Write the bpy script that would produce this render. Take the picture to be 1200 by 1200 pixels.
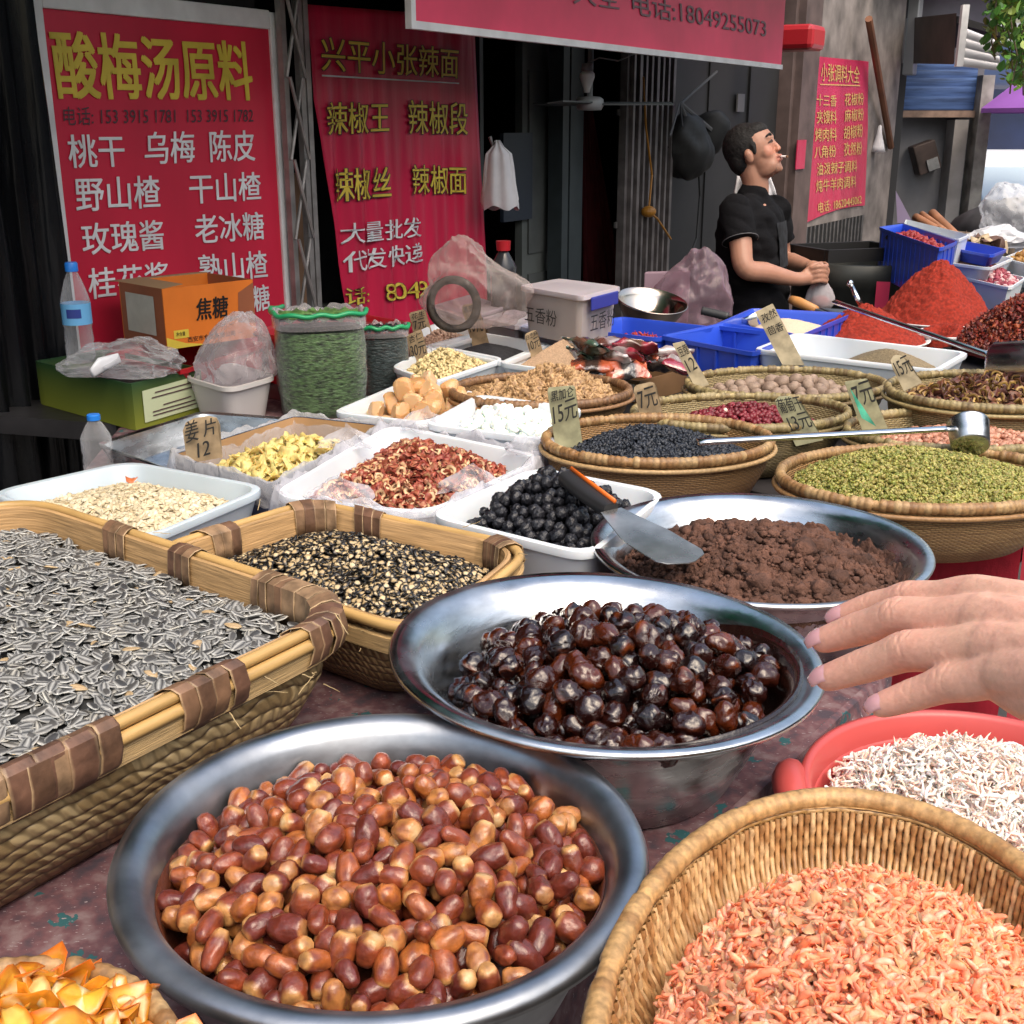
import bpy, bmesh, math, random
import numpy as np
from mathutils import Vector, Matrix, noise

SC = bpy.context.scene
for o in list(bpy.data.objects):
    bpy.data.objects.remove(o)
COL = SC.collection
R = random.Random(11)
RNG = np.random.default_rng(11)
PI = math.pi

# ------------------------------------------------------------------ camera, sky, sun, exposure
H = 1.66          # eye of the camera above the ground
F = 1400.0        # focal length in pixels of the 1200 px photograph
PITCH = math.radians(18.0)
SP, CP = math.sin(PITCH), math.cos(PITCH)
cam = bpy.data.objects.new('camera', bpy.data.cameras.new('camera'))
COL.objects.link(cam)
cam.location = (0, 0, H)
cam.rotation_euler = (PI / 2 - PITCH, 0, 0)
cam.data.sensor_width = 36
cam.data.lens = 36 * F / 1200
cam.data.clip_start = 0.02
cam.data.clip_end = 500
SC.camera = cam

SUN_EL, SUN_AZ = math.radians(58), math.radians(150)   # high, soft, from behind the camera and to the right
w = bpy.data.worlds.new('World')
SC.world = w
w.use_nodes = True
wn = w.node_tree.nodes
sky = wn.new('ShaderNodeTexSky')
sky.sky_type = 'NISHITA'
sky.sun_disc = False
sky.sun_elevation = SUN_EL
sky.sun_rotation = SUN_AZ
sky.air_density = 1.6
sky.dust_density = 6.0
sky.ozone_density = 0.6
w.node_tree.links.new(sky.outputs[0], wn['Background'].inputs[0])
wn['Background'].inputs[1].default_value = 0.15
sun = bpy.data.objects.new('sun', bpy.data.lights.new('sun', 'SUN'))
COL.objects.link(sun)
sun.data.energy = 0.75
sun.data.angle = math.radians(65)
sun.data.color = (1.0, 0.95, 0.88)
sdir = Vector((math.sin(SUN_AZ) * math.cos(SUN_EL), math.cos(SUN_AZ) * math.cos(SUN_EL), math.sin(SUN_EL)))
sun.rotation_euler = sdir.to_track_quat('Z', 'Y').to_euler()
SC.view_settings.view_transform = 'Standard'
SC.view_settings.look = 'None'
SC.view_settings.exposure = 0.88
SC.view_settings.gamma = 1
SC.cycles.max_bounces = 8
SC.cycles.transparent_max_bounces = 16
SC.cycles.caustics_reflective = False
SC.cycles.caustics_refractive = False

# ------------------------------------------------------------------ measuring the photograph
T = 0.975         # height of the stall's table top


def ray(px, py):
    u, v = (px - 600) / F, (py - 600) / F
    return Vector((u, CP - v * SP, -(SP + v * CP)))


CAM = Vector((0, 0, H))


def P(px, py, z):                     # the point at height z seen there
    d = ray(px, py)
    return CAM + d * ((z - H) / d.z)


def Q(px, py, d):                     # the point at that depth
    return CAM + ray(px, py) * d


def W(px, py, Y):                     # the point in the upright plane at that distance
    d = ray(px, py)
    return CAM + d * (Y / d.y)


def proj(p):
    x, y, z = p[0], p[1], p[2] - H
    d = y * CP - z * SP
    return 600 + F * x / d, 600 - F * (z * CP + y * SP) / d, d


E1 = Vector((0.5184, 0.8551, 0))      # along the shop fronts
EN = Vector((0.8551, -0.5184, 0))     # out of the shop fronts, to the street
FO = Vector((-1.03, 3.6, 0))


def S(px, py, wd=0.0):                # on the shop front plane, wd metres in front
    d = ray(px, py)
    p0 = FO + EN * wd
    t = (p0 - CAM).dot(EN) / d.dot(EN)
    return CAM + d * t


def FP(s, wd, z):
    return FO + E1 * s + EN * wd + Vector((0, 0, z))


def s_of(p):
    return (p - FO).dot(E1)


# ------------------------------------------------------------------ materials
MATS = {}


def _new(name):
    m = bpy.data.materials.new(name)
    m.use_nodes = True
    MATS[name] = m
    nt = m.node_tree
    return m, nt, nt.nodes['Principled BSDF']


def mat(name, col=(.5, .5, .5), rough=.5, metal=0, spec=.5, coat=0, var=0, vs=8, bump=0, bs=60, sss=0, trans=0,
        rvar=0, alpha=1, detail=4, stretch=None, ior=1.45):
    if name in MATS:
        return MATS[name]
    m, nt, b = _new(name)
    N, L = nt.nodes, nt.links
    b.inputs['Base Color'].default_value = (*col, 1)
    b.inputs['Roughness'].default_value = rough
    b.inputs['Metallic'].default_value = metal
    b.inputs['Specular IOR Level'].default_value = spec
    b.inputs['Coat Weight'].default_value = coat
    b.inputs['Coat Roughness'].default_value = .08
    b.inputs['Transmission Weight'].default_value = trans
    b.inputs['IOR'].default_value = ior
    b.inputs['Alpha'].default_value = alpha
    if sss:
        b.inputs['Subsurface Weight'].default_value = sss
        b.inputs['Subsurface Radius'].default_value = (1, .5, .3)
        b.inputs['Subsurface Scale'].default_value = .006
    if var or bump or rvar:
        tc = N.new('ShaderNodeTexCoord')
        vec = tc.outputs['Object']
        if stretch:
            mp = N.new('ShaderNodeMapping')
            mp.inputs['Scale'].default_value = stretch
            L.new(vec, mp.inputs[0])
            vec = mp.outputs[0]
    if var:
        n = N.new('ShaderNodeTexNoise')
        n.inputs['Scale'].default_value = vs
        n.inputs['Detail'].default_value = detail
        L.new(vec, n.inputs['Vector'])
        r = N.new('ShaderNodeValToRGB')
        r.color_ramp.elements[0].position = .3
        r.color_ramp.elements[1].position = .7
        r.color_ramp.elements[0].color = (*[max(0, c * (1 - var)) for c in col], 1)
        r.color_ramp.elements[1].color = (*[min(1, c * (1 + var)) for c in col], 1)
        L.new(n.outputs[0], r.inputs[0])
        L.new(r.outputs[0], b.inputs['Base Color'])
    if rvar:
        n2 = N.new('ShaderNodeTexNoise')
        n2.inputs['Scale'].default_value = vs * .7
        n2.inputs['Detail'].default_value = 6
        L.new(vec, n2.inputs['Vector'])
        mr = N.new('ShaderNodeMapRange')
        mr.inputs['From Min'].default_value = .3
        mr.inputs['From Max'].default_value = .7
        mr.inputs['To Min'].default_value = max(.02, rough - rvar)
        mr.inputs['To Max'].default_value = rough + rvar
        L.new(n2.outputs[0], mr.inputs[0])
        L.new(mr.outputs[0], b.inputs['Roughness'])
    if bump:
        n3 = N.new('ShaderNodeTexNoise')
        n3.inputs['Scale'].default_value = bs
        n3.inputs['Detail'].default_value = 5
        L.new(vec, n3.inputs['Vector'])
        bp = N.new('ShaderNodeBump')
        bp.inputs['Strength'].default_value = bump
        bp.inputs['Distance'].default_value = .004
        L.new(n3.outputs[0], bp.inputs['Height'])
        L.new(bp.outputs[0], b.inputs['Normal'])
    return m


def vmat(name, rough=.5, spec=.5, coat=0, sss=0, bump=0, bs=200, trans=0, sheen=0, bd=.002, var=0):
    """colour comes from each piece's own colouring"""
    if name in MATS:
        return MATS[name]
    m, nt, b = _new(name)
    N, L = nt.nodes, nt.links
    a = N.new('ShaderNodeAttribute')
    a.attribute_name = 'Col'
    out = a.outputs['Color']
    if var:
        g = N.new('ShaderNodeNewGeometry')
        n = N.new('ShaderNodeTexNoise')
        n.inputs['Scale'].default_value = bs * .5
        n.inputs['Detail'].default_value = 4
        L.new(g.outputs['Position'], n.inputs['Vector'])
        mr = N.new('ShaderNodeMapRange')
        mr.inputs['From Min'].default_value = .3
        mr.inputs['From Max'].default_value = .7
        mr.inputs['To Min'].default_value = 1 - var
        mr.inputs['To Max'].default_value = 1 + var
        L.new(n.outputs[0], mr.inputs[0])
        vm = N.new('ShaderNodeVectorMath')
        vm.operation = 'SCALE'
        L.new(out, vm.inputs[0])
        L.new(mr.outputs[0], vm.inputs['Scale'])
        out = vm.outputs[0]
    L.new(out, b.inputs['Base Color'])
    b.inputs['Roughness'].default_value = rough
    b.inputs['Specular IOR Level'].default_value = spec
    b.inputs['Coat Weight'].default_value = coat
    b.inputs['Coat Roughness'].default_value = .1
    b.inputs['Transmission Weight'].default_value = trans
    if sss:
        b.inputs['Subsurface Weight'].default_value = sss
        b.inputs['Subsurface Radius'].default_value = (1, .4, .2)
        b.inputs['Subsurface Scale'].default_value = .005
    if bump:
        g2 = N.new('ShaderNodeNewGeometry')
        n3 = N.new('ShaderNodeTexNoise')
        n3.inputs['Scale'].default_value = bs
        n3.inputs['Detail'].default_value = 3
        L.new(g2.outputs['Position'], n3.inputs['Vector'])
        bp = N.new('ShaderNodeBump')
        bp.inputs['Strength'].default_value = bump
        bp.inputs['Distance'].default_value = bd
        L.new(n3.outputs[0], bp.inputs['Height'])
        L.new(bp.outputs[0], b.inputs['Normal'])
    return m


def weave(name, su, sv, ca, cb, gap=(.05, .03, .015), twill=0.5, rough=.5, bd=.0022, flat=1.0, slant=0):
    """woven bamboo from the UV map laid out in metres"""
    if name in MATS:
        return MATS[name]
    m, nt, b = _new(name)
    N, L = nt.nodes, nt.links

    def mth(op, a, c=None, d=None):
        n = N.new('ShaderNodeMath')
        n.operation = op
        for i, x in enumerate((a, c, d)):
            if x is None:
                continue
            if isinstance(x, (int, float)):
                n.inputs[i].default_value = x
            else:
                L.new(x, n.inputs[i])
        return n.outputs[0]
    uv = N.new('ShaderNodeUVMap')
    nz = N.new('ShaderNodeTexNoise')
    nz.inputs['Scale'].default_value = 14
    nz.inputs['Detail'].default_value = 2
    L.new(uv.outputs[0], nz.inputs['Vector'])
    sx = N.new('ShaderNodeSeparateXYZ')
    L.new(uv.outputs[0], sx.inputs[0])
    wob = mth('MULTIPLY', mth('SUBTRACT', nz.outputs[0], .5), sv * 2.4)
    u = mth('DIVIDE', mth('ADD', mth('ADD', sx.outputs[0], mth('MULTIPLY', sx.outputs[1], slant)), wob), su)
    v = mth('DIVIDE', mth('ADD', sx.outputs[1], wob), sv)
    row = mth('FLOOR', v)
    fv = mth('FRACT', v)
    p = mth('SUBTRACT', 1.0, mth('POWER', mth('ABSOLUTE', mth('SUBTRACT', mth('MULTIPLY', fv, 2.0), 1.0)), 2.6))
    ph = mth('ADD', u, mth('MULTIPLY', row, twill))
    ov = mth('MULTIPLY_ADD', mth('COSINE', mth('MULTIPLY', ph, PI * 2 * .5)), .5, .5)
    h = mth('MULTIPLY', p, mth('MULTIPLY_ADD', ov, flat * .7, 1 - flat * .7))
    wn_ = N.new('ShaderNodeTexWhiteNoise')
    cx = N.new('ShaderNodeCombineXYZ')
    L.new(row, cx.inputs[0])
    L.new(mth('FLOOR', mth('MULTIPLY', u, .125)), cx.inputs[1])
    L.new(cx.outputs[0], wn_.inputs['Vector'])
    fib = N.new('ShaderNodeTexNoise')
    fib.inputs['Scale'].default_value = 1
    fib.inputs['Detail'].default_value = 3
    mp = N.new('ShaderNodeMapping')
    mp.inputs['Scale'].default_value = (60, 500, 1)
    L.new(uv.outputs[0], mp.inputs[0])
    L.new(mp.outputs[0], fib.inputs['Vector'])
    mx = N.new('ShaderNodeMix')
    mx.data_type = 'RGBA'
    L.new(mth('MULTIPLY_ADD', fib.outputs[0], .6, mth('MULTIPLY_ADD', wn_.outputs[0], 1.0, -.3)), mx.inputs[0])
    mx.inputs[6].default_value = (*ca, 1)
    mx.inputs[7].default_value = (*cb, 1)
    mg = N.new('ShaderNodeMix')
    mg.data_type = 'RGBA'
    mr = N.new('ShaderNodeMapRange')
    mr.inputs['From Min'].default_value = .08
    mr.inputs['From Max'].default_value = .4
    L.new(h, mr.inputs[0])
    L.new(mr.outputs[0], mg.inputs[0])
    mg.inputs[6].default_value = (*gap, 1)
    L.new(mx.outputs[2], mg.inputs[7])
    L.new(mg.outputs[2], b.inputs['Base Color'])
    bp = N.new('ShaderNodeBump')
    bp.inputs['Strength'].default_value = 1
    bp.inputs['Distance'].default_value = bd
    L.new(h, bp.inputs['Height'])
    L.new(bp.outputs[0], b.inputs['Normal'])
    b.inputs['Roughness'].default_value = rough
    return m


def film(name, tint=(.9, .9, .92), body=.18, rough=.12, milk=(.8, .8, .82), bump=.6, bs=25):
    """clear plastic film: mostly see-through, glossy and a little milky"""
    if name in MATS:
        return MATS[name]
    m, nt, b = _new(name)
    N, L = nt.nodes, nt.links
    b.inputs['Base Color'].default_value = (*milk, 1)
    b.inputs['Roughness'].default_value = rough
    b.inputs['Coat Weight'].default_value = .5
    tr = N.new('ShaderNodeBsdfTransparent')
    tr.inputs[0].default_value = (*tint, 1)
    lw = N.new('ShaderNodeLayerWeight')
    lw.inputs['Blend'].default_value = .35
    mr = N.new('ShaderNodeMapRange')
    mr.inputs['To Min'].default_value = body
    mr.inputs['To Max'].default_value = min(1, body + .55)
    L.new(lw.outputs['Facing'], mr.inputs[0])
    ms = N.new('ShaderNodeMixShader')
    L.new(mr.outputs[0], ms.inputs[0])
    L.new(tr.outputs[0], ms.inputs[1])
    L.new(b.outputs[0], ms.inputs[2])
    L.new(ms.outputs[0], N['Material Output'].inputs['Surface'])
    if bump:
        tc = N.new('ShaderNodeTexCoord')
        n3 = N.new('ShaderNodeTexNoise')
        n3.inputs['Scale'].default_value = bs
        n3.inputs['Detail'].default_value = 4
        n3.inputs['Distortion'].default_value = 1.5
        L.new(tc.outputs['Object'], n3.inputs['Vector'])
        bp = N.new('ShaderNodeBump')
        bp.inputs['Strength'].default_value = bump
        bp.inputs['Distance'].default_value = .01
        L.new(n3.outputs[0], bp.inputs['Height'])
        L.new(bp.outputs[0], b.inputs['Normal'])
    return m


# ------------------------------------------------------------------ mesh building
def tag(o, label=None, cat=None, group=None, kind=None):
    if label:
        o['label'] = label
    if cat:
        o['category'] = cat
    if group:
        o['group'] = group
    if kind:
        o['kind'] = kind
    return o


def thing(name, label, cat, loc=(0, 0, 0), rz=0, group=None):
    o = bpy.data.objects.new(name, None)
    COL.objects.link(o)
    o.empty_display_size = .05
    o.location = loc
    o.rotation_euler = (0, 0, rz)
    return tag(o, label, cat, group)


def place(m, empty):
    """mesh data given in world coordinates, moved to the empty's own frame"""
    mw = Matrix.Translation(empty.location) @ Matrix.Rotation(empty.rotation_euler.z, 4, 'Z')
    m.transform(mw.inverted())
    return m


def root_empty(o):
    while o.parent is not None:
        o = o.parent
    return o


class MB:
    """collects shapes given in world coordinates and links them as one mesh object"""

    def __init__(s):
        s.v, s.f, s.c, s.uv, s.mi = [], [], [], {}, []
        s.cur = (1, 1, 1)
        s.m = 0

    def vert(s, p, c=None):
        s.v.append((p[0], p[1], p[2]))
        s.c.append(c or s.cur)
        return len(s.v) - 1

    def face(s, ids, uv=None):
        if uv:
            s.uv[len(s.f)] = uv
        s.f.append(tuple(ids))
        s.mi.append(s.m)

    def poly(s, pts, c=None):
        s.face([s.vert(p, c) for p in pts])

    def box(s, a, b, rot=None, c=None, org=None):
        """a box from corner a to corner b (rot: a matrix about org)"""
        ps = []
        for k in range(8):
            p = Vector((b[0] if k & 1 else a[0], b[1] if k & 2 else a[1], b[2] if k & 4 else a[2]))
            if rot is not None:
                p = rot @ p
            if org is not None:
                p = p + Vector(org)
            ps.append(s.vert(p, c))
        for q in ((0, 2, 3, 1), (4, 5, 7, 6), (0, 1, 5, 4), (2, 6, 7, 3), (0, 4, 6, 2), (1, 3, 7, 5)):
            s.face([ps[i] for i in q])

    def obox(s, o, ex, ey, ez, c=None):
        """a box from corner o along three edge vectors"""
        o, ex, ey, ez = Vector(o), Vector(ex), Vector(ey), Vector(ez)
        ps = [s.vert(o + ex * (k & 1) + ey * ((k >> 1) & 1) + ez * ((k >> 2) & 1), c) for k in range(8)]
        for q in ((0, 2, 3, 1), (4, 5, 7, 6), (0, 1, 5, 4), (2, 6, 7, 3), (0, 4, 6, 2), (1, 3, 7, 5)):
            s.face([ps[i] for i in q])

    def rings(s, rings, closed=True, cap0=False, cap1=False, cols=None, uvs=None, loop=False):
        ids = []
        for i, r in enumerate(rings):
            ids.append([s.vert(p, cols[i][j] if cols and isinstance(cols[i], list) else (cols[i] if cols else None)) for j, p in enumerate(r)])
        n = len(rings[0])
        m = n if closed else n - 1
        rr = len(rings) if loop else len(rings) - 1
        for i in range(rr):
            i2 = (i + 1) % len(rings)
            for j in range(m):
                k = (j + 1) % n
                uv = None
                if uvs:
                    (us, vs) = uvs
                    uv = [(us[j], vs[i]), (us[j + 1], vs[i]), (us[j + 1], vs[i2]), (us[j], vs[i2])]
                s.face((ids[i][j], ids[i][k], ids[i2][k], ids[i2][j]), uv)
        if cap0:
            s.face(list(reversed(ids[0])))
        if cap1:
            s.face(ids[-1])

    def tube(s, path, r, seg=8, closed=False, cap=True, cols=None, flat=1.0, up=None):
        """round (or flattened) bar along a path; r a number or one per point"""
        path = [Vector(p) for p in path]
        n = len(path)
        rs = r if isinstance(r, (list, tuple)) else [r] * n
        prev = None
        out = []
        for i, p in enumerate(path):
            a = path[(i - 1) % n] if (closed or i > 0) else path[i]
            b = path[(i + 1) % n] if (closed or i < n - 1) else path[i]
            t = (b - a)
            t = t.normalized() if t.length > 1e-9 else Vector((0, 0, 1))
            if prev is None:
                q = Vector(up) if up is not None else (Vector((0, 0, 1)) if abs(t.z) < .9 else Vector((1, 0, 0)))
            else:
                q = prev
            nn = (q - t * q.dot(t))
            nn = nn.normalized() if nn.length > 1e-6 else t.orthogonal().normalized()
            prev = nn if up is None else Vector(up)
            bb = t.cross(nn)
            out.append([p + (nn * math.sin(2 * PI * k / seg) + bb * math.cos(2 * PI * k / seg) * flat) * rs[i] for k in range(seg)])
        s.rings(out, cap0=cap and not closed, cap1=cap and not closed, cols=cols, loop=closed)

    def lathe(s, c, prof, seg=48, sx=1, sy=1, rot=0, cap0=False, cap1=False, mat4=None, cols=None):
        c = Vector(c)
        rr = []
        for (r, z) in prof:
            ring = []
            for k in range(seg):
                a = 2 * PI * k / seg
                x, y = r * math.cos(a) * sx, r * math.sin(a) * sy
                p = Vector((x * math.cos(rot) - y * math.sin(rot), x * math.sin(rot) + y * math.cos(rot), z))
                if mat4 is not None:
                    p = mat4 @ p
                ring.append(c + p)
            rr.append(ring)
        s.rings(rr, cap0=cap0, cap1=cap1, cols=cols)

    def ball(s, c, r, seg=16, rows=10, rot=None, c_=None, fn=None):
        c = Vector(c)
        rx, ry, rz = r if isinstance(r, (tuple, list)) else (r, r, r)
        rr = []
        for i in range(rows + 1):
            t = PI * i / rows
            ring = []
            for k in range(seg):
                a = 2 * PI * k / seg
                st = max(math.sin(t), 1e-3)
                p = Vector((rx * st * math.cos(a), ry * st * math.sin(a), -rz * math.cos(t)))
                if fn:
                    p = fn(p)
                if rot is not None:
                    p = rot @ p
                ring.append(c + p)
            rr.append(ring)
        s.rings(rr, cap0=True, cap1=True, cols=[c_] * len(rr) if c_ else None)

    def build(s, name, m, parent=None, smooth=False, label=None, bevel=0, auto=None):
        me = bpy.data.meshes.new(name)
        me.from_pydata(s.v, [], s.f)
        ms = m if isinstance(m, (list, tuple)) else [m]
        for x in ms:
            me.materials.append(x)
        if len(ms) > 1:
            me.polygons.foreach_set('material_index', s.mi)
        a = me.color_attributes.new('Col', 'FLOAT_COLOR', 'POINT')
        a.data.foreach_set('color', [x for c in s.c for x in (c[0], c[1], c[2], 1.0)])
        if s.uv:
            ul = me.uv_layers.new(name='UVMap')
            for fi, uv in s.uv.items():
                pl = me.polygons[fi]
                for k, li in enumerate(pl.loop_indices):
                    ul.data[li].uv = uv[k]
        if smooth or auto:
            me.polygons.foreach_set('use_smooth', [True] * len(me.polygons))
            if auto:
                me.set_sharp_from_angle(angle=math.radians(auto))
        o = bpy.data.objects.new(name, me)
        COL.objects.link(o)
        if parent is not None:
            place(me, root_empty(parent)) if root_empty(parent).type == 'EMPTY' else None
            o.parent = parent
        if label:
            o['label'] = label
        if bevel:
            bv = o.modifiers.new('bevel', 'BEVEL')
            bv.width = bevel
            bv.segments = 2
            bv.limit_method = 'ANGLE'
        return o


# ------------------------------------------------------------------ outlines
def arc_resample(pts, n):
    pts = [Vector((p[0], p[1])) for p in pts]
    L = [0]
    m = len(pts)
    for i in range(m):
        L.append(L[-1] + (pts[(i + 1) % m] - pts[i]).length)
    out = []
    j = 0
    for k in range(n):
        t = L[-1] * k / n
        while L[j + 1] < t:
            j += 1
        f = (t - L[j]) / max(1e-9, L[j + 1] - L[j])
        out.append(pts[j].lerp(pts[(j + 1) % m], f))
    return out


def rounded(pts, rad, n=64):
    pts = [Vector((p[0], p[1])) for p in pts]
    out = []
    m = len(pts)
    for i in range(m):
        a, b, c = pts[i - 1], pts[i], pts[(i + 1) % m]
        r = rad[i] if isinstance(rad, (list, tuple)) else rad
        p0 = b + (a - b).normalized() * min(r, (a - b).length * .49)
        p1 = b + (c - b).normalized() * min(r, (c - b).length * .49)
        for k in range(9):
            t = k / 8
            out.append(p0 * (1 - t) ** 2 + b * 2 * t * (1 - t) + p1 * t * t)
    return arc_resample(out, n)


def quad_out(px, z, rad=.035, n=72):
    return rounded([P(x, y, z) for x, y in px], rad, n)


def circle_out(c, r, n=72, sy=1, rot=0):
    o = []
    for k in range(n):
        a = 2 * PI * k / n
        x, y = r * math.cos(a), r * sy * math.sin(a)
        o.append(Vector((c[0] + x * math.cos(rot) - y * math.sin(rot), c[1] + x * math.sin(rot) + y * math.cos(rot))))
    return o


def cen(o):
    return sum(o, Vector((0, 0))) / len(o)


def inset(o, d):
    """move an outline inward by about d metres"""
    n = len(o)
    c = cen(o)
    Rm = sum((p - c).length for p in o) / n
    return [c + (p - c) * (1 - d / Rm) for p in o]


def shift(o, dx, dy):
    return [p + Vector((dx, dy)) for p in o]


def scaled(o, s, sy=None):
    c = cen(o)
    return [Vector((c.x + (p.x - c.x) * s, c.y + (p.y - c.y) * (sy or s))) for p in o]


def oval_px(cx, cy, wpx, z, sy=1.0, rot=0, n=72):
    """round outline from its middle and width in the photograph, lying at height z"""
    c = P(cx, cy, z)
    d = proj(c)[2]
    r = wpx / 2 * d / F
    return circle_out(c, r, n, sy, rot), c, r


def circle_fit(pxs, z):
    A, B = [], []
    for x, y in pxs:
        p = P(x, y, z)
        A.append([2 * p.x, 2 * p.y, 1])
        B.append(p.x ** 2 + p.y ** 2)
    s = np.linalg.lstsq(np.array(A), np.array(B), rcond=None)[0]
    return Vector((s[0], s[1], z)), math.sqrt(s[2] + s[0] ** 2 + s[1] ** 2)


def loft(mb, o, prof, cap0=True, cap1=True, mat4=None, org=None):
    """profile of (inset, z): up the outside, over the rim, down the inside"""
    n = len(o)
    rings = []
    for (d, z) in prof:
        ring = [Vector((p.x, p.y, z)) for p in inset(o, d)]
        if mat4 is not None:
            ring = [org + mat4 @ (p - org) for p in ring]
        rings.append(ring)
    us = [0]
    for i in range(n):
        us.append(us[-1] + (o[(i + 1) % n] - o[i]).length)
    vs = [0]
    for i in range(1, len(prof)):
        vs.append(vs[-1] + math.hypot(prof[i][0] - prof[i - 1][0], prof[i][1] - prof[i - 1][1]))
    mb.rings(rings, uvs=(us, vs), cap0=cap0, cap1=cap1)
    return rings


# ------------------------------------------------------------------ heaps of small pieces
def sinnoise(seed, k=7):
    r = np.random.default_rng(seed)
    ks = r.normal(size=(k, 2)) * 1.0
    ph = r.uniform(0, 6.28, k)

    def f(x, y, sc):
        s = 0
        for i in range(k):
            s = s + np.sin((x * ks[i, 0] + y * ks[i, 1]) * sc + ph[i])
        return s / k
    return f


class Heap:
    def __init__(s, o, base, peak, k=2.0, amp=.0, sc=40, seed=1, off=(0, 0), fn=None, floor=None):
        s.o = o
        s.floor = floor
        s.c = cen(o)
        a = np.array([math.atan2(p.y - s.c.y, p.x - s.c.x) for p in o])
        r = np.array([(p - s.c).length for p in o])
        q = np.argsort(a)
        s.a, s.r = np.concatenate([a[q] - 2 * PI, a[q], a[q] + 2 * PI]), np.tile(r[q], 3)
        s.base, s.peak, s.k, s.amp, s.sc, s.off = base, peak, k, amp, sc, off
        s.nz = sinnoise(seed)
        s.fn = fn

    def rel(s, x, y):
        dx, dy = x - s.c.x, y - s.c.y
        return np.hypot(dx, dy) / np.interp(np.arctan2(dy, dx), s.a, s.r)

    def h(s, x, y):
        x, y = np.asarray(x, float), np.asarray(y, float)
        rr = s.rel(x, y)
        r2 = rr
        if s.off != (0, 0):
            r2 = np.minimum(1, np.abs(s.rel(x - s.off[0] * np.clip(1 - rr, 0, 1), y - s.off[1] * np.clip(1 - rr, 0, 1))))
        z = s.base + s.peak * (1 - np.clip(r2, 0, 1.2) ** s.k) + s.amp * s.nz(x, y, s.sc)
        if s.fn:
            z = z + s.fn(x, y, rr)
        return z

    def sample(s, n, lim=1.0):
        p = np.array([(q.x, q.y) for q in s.o])
        lo, hi = p.min(0), p.max(0)
        out = np.zeros((0, 2))
        while len(out) < n:
            c = RNG.uniform(lo, hi, (n * 2, 2))
            out = np.vstack([out, c[s.rel(c[:, 0], c[:, 1]) < lim]])
        return out[:n]

    def normal(s, x, y):
        e = .004
        gx = (s.h(x + e, y) - s.h(x - e, y)) / (2 * e)
        gy = (s.h(x, y + e) - s.h(x, y - e)) / (2 * e)
        n = np.stack([-gx, -gy, np.ones_like(gx)], -1)
        return n / np.linalg.norm(n, axis=-1, keepdims=True)

    def dome(s, drop, nr=26, nt=64, skirt=.008, rough=0, rs=90):
        """surface of the heap as triangles"""
        V = [(s.c.x, s.c.y, float(s.h(s.c.x, s.c.y)) - drop)]
        for i in range(1, nr + 1):
            t = i / nr
            for k in range(nt):
                a = -PI + 2 * PI * k / nt
                r = float(np.interp(a, s.a, s.r)) * t
                x, y = s.c.x + r * math.cos(a), s.c.y + r * math.sin(a)
                V.append((x, y, float(s.h(x, y)) - drop))
        if s.floor:
            V = [(x, y, max(z, s.floor(math.hypot(x - s.fc[0], y - s.fc[1])) + .002)) for x, y, z in V]
        if rough:
            V = [(x, y, z + rough * (noise.noise((x * rs, y * rs, z * rs)) + .6 * noise.noise((x * rs * 2.7, y * rs * 2.7, 3)) + .35 * noise.noise((x * rs * 6, y * rs * 6, 8)))) for x, y, z in V]
        Fc = [(0, 1 + k, 1 + (k + 1) % nt) for k in range(nt)]
        for i in range(nr - 1):
            b0, b1 = 1 + i * nt, 1 + (i + 1) * nt
            for k in range(nt):
                k2 = (k + 1) % nt
                Fc += [(b0 + k, b1 + k, b1 + k2), (b0 + k, b1 + k2, b0 + k2)]
        if skirt:
            b0 = 1 + (nr - 1) * nt
            b1 = len(V)
            for k in range(nt):
                x, y, z = V[b0 + k]
                V.append((x, y, z - skirt))
            for k in range(nt):
                k2 = (k + 1) % nt
                Fc += [(b0 + k, b1 + k, b1 + k2), (b0 + k, b1 + k2, b0 + k2)]
        return np.array(V), np.array(Fc)


def tri_mesh(name, V, Fa, C, m, smooth=True):
    me = bpy.data.meshes.new(name)
    nv, nf = len(V), len(Fa)
    me.vertices.add(nv)
    me.vertices.foreach_set('co', np.asarray(V, np.float32).ravel())
    me.loops.add(nf * 3)
    me.loops.foreach_set('vertex_index', np.asarray(Fa, np.int32).ravel())
    me.polygons.add(nf)
    me.polygons.foreach_set('loop_start', np.arange(0, nf * 3, 3, dtype=np.int32))
    me.polygons.foreach_set('use_smooth', np.full(nf, smooth, bool))
    a = me.color_attributes.new('Col', 'FLOAT_COLOR', 'POINT')
    C4 = np.ones((nv, 4), np.float32)
    C4[:, :3] = C
    a.data.foreach_set('color', C4.ravel())
    me.materials.append(m)
    me.update(calc_edges=True)
    me.validate()
    return me


def rotmats(n, nrm, tilt, yaw=None, roll=None):
    """random turn about the heap's normal, tipped by up to tilt"""
    yaw = RNG.uniform(0, 2 * PI, n) if yaw is None else yaw
    a = RNG.normal(0, tilt, n)
    b = RNG.normal(0, tilt, n) if roll is None else roll
    cz, sz = np.cos(yaw), np.sin(yaw)
    O, I = np.zeros(n), np.ones(n)
    Rz = np.stack([cz, -sz, O, sz, cz, O, O, O, I], -1).reshape(n, 3, 3)
    Ry = np.stack([np.cos(a), O, np.sin(a), O, I, O, -np.sin(a), O, np.cos(a)], -1).reshape(n, 3, 3)
    Rx = np.stack([I, O, O, O, np.cos(b), -np.sin(b), O, np.sin(b), np.cos(b)], -1).reshape(n, 3, 3)
    z = nrm
    x = np.cross(np.tile([0., 1, 0], (n, 1)), z)
    x /= np.linalg.norm(x, axis=1, keepdims=True)
    y = np.cross(z, x)
    B = np.stack([x, y, z], -1)
    return B @ Rz @ Ry @ Rx


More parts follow.
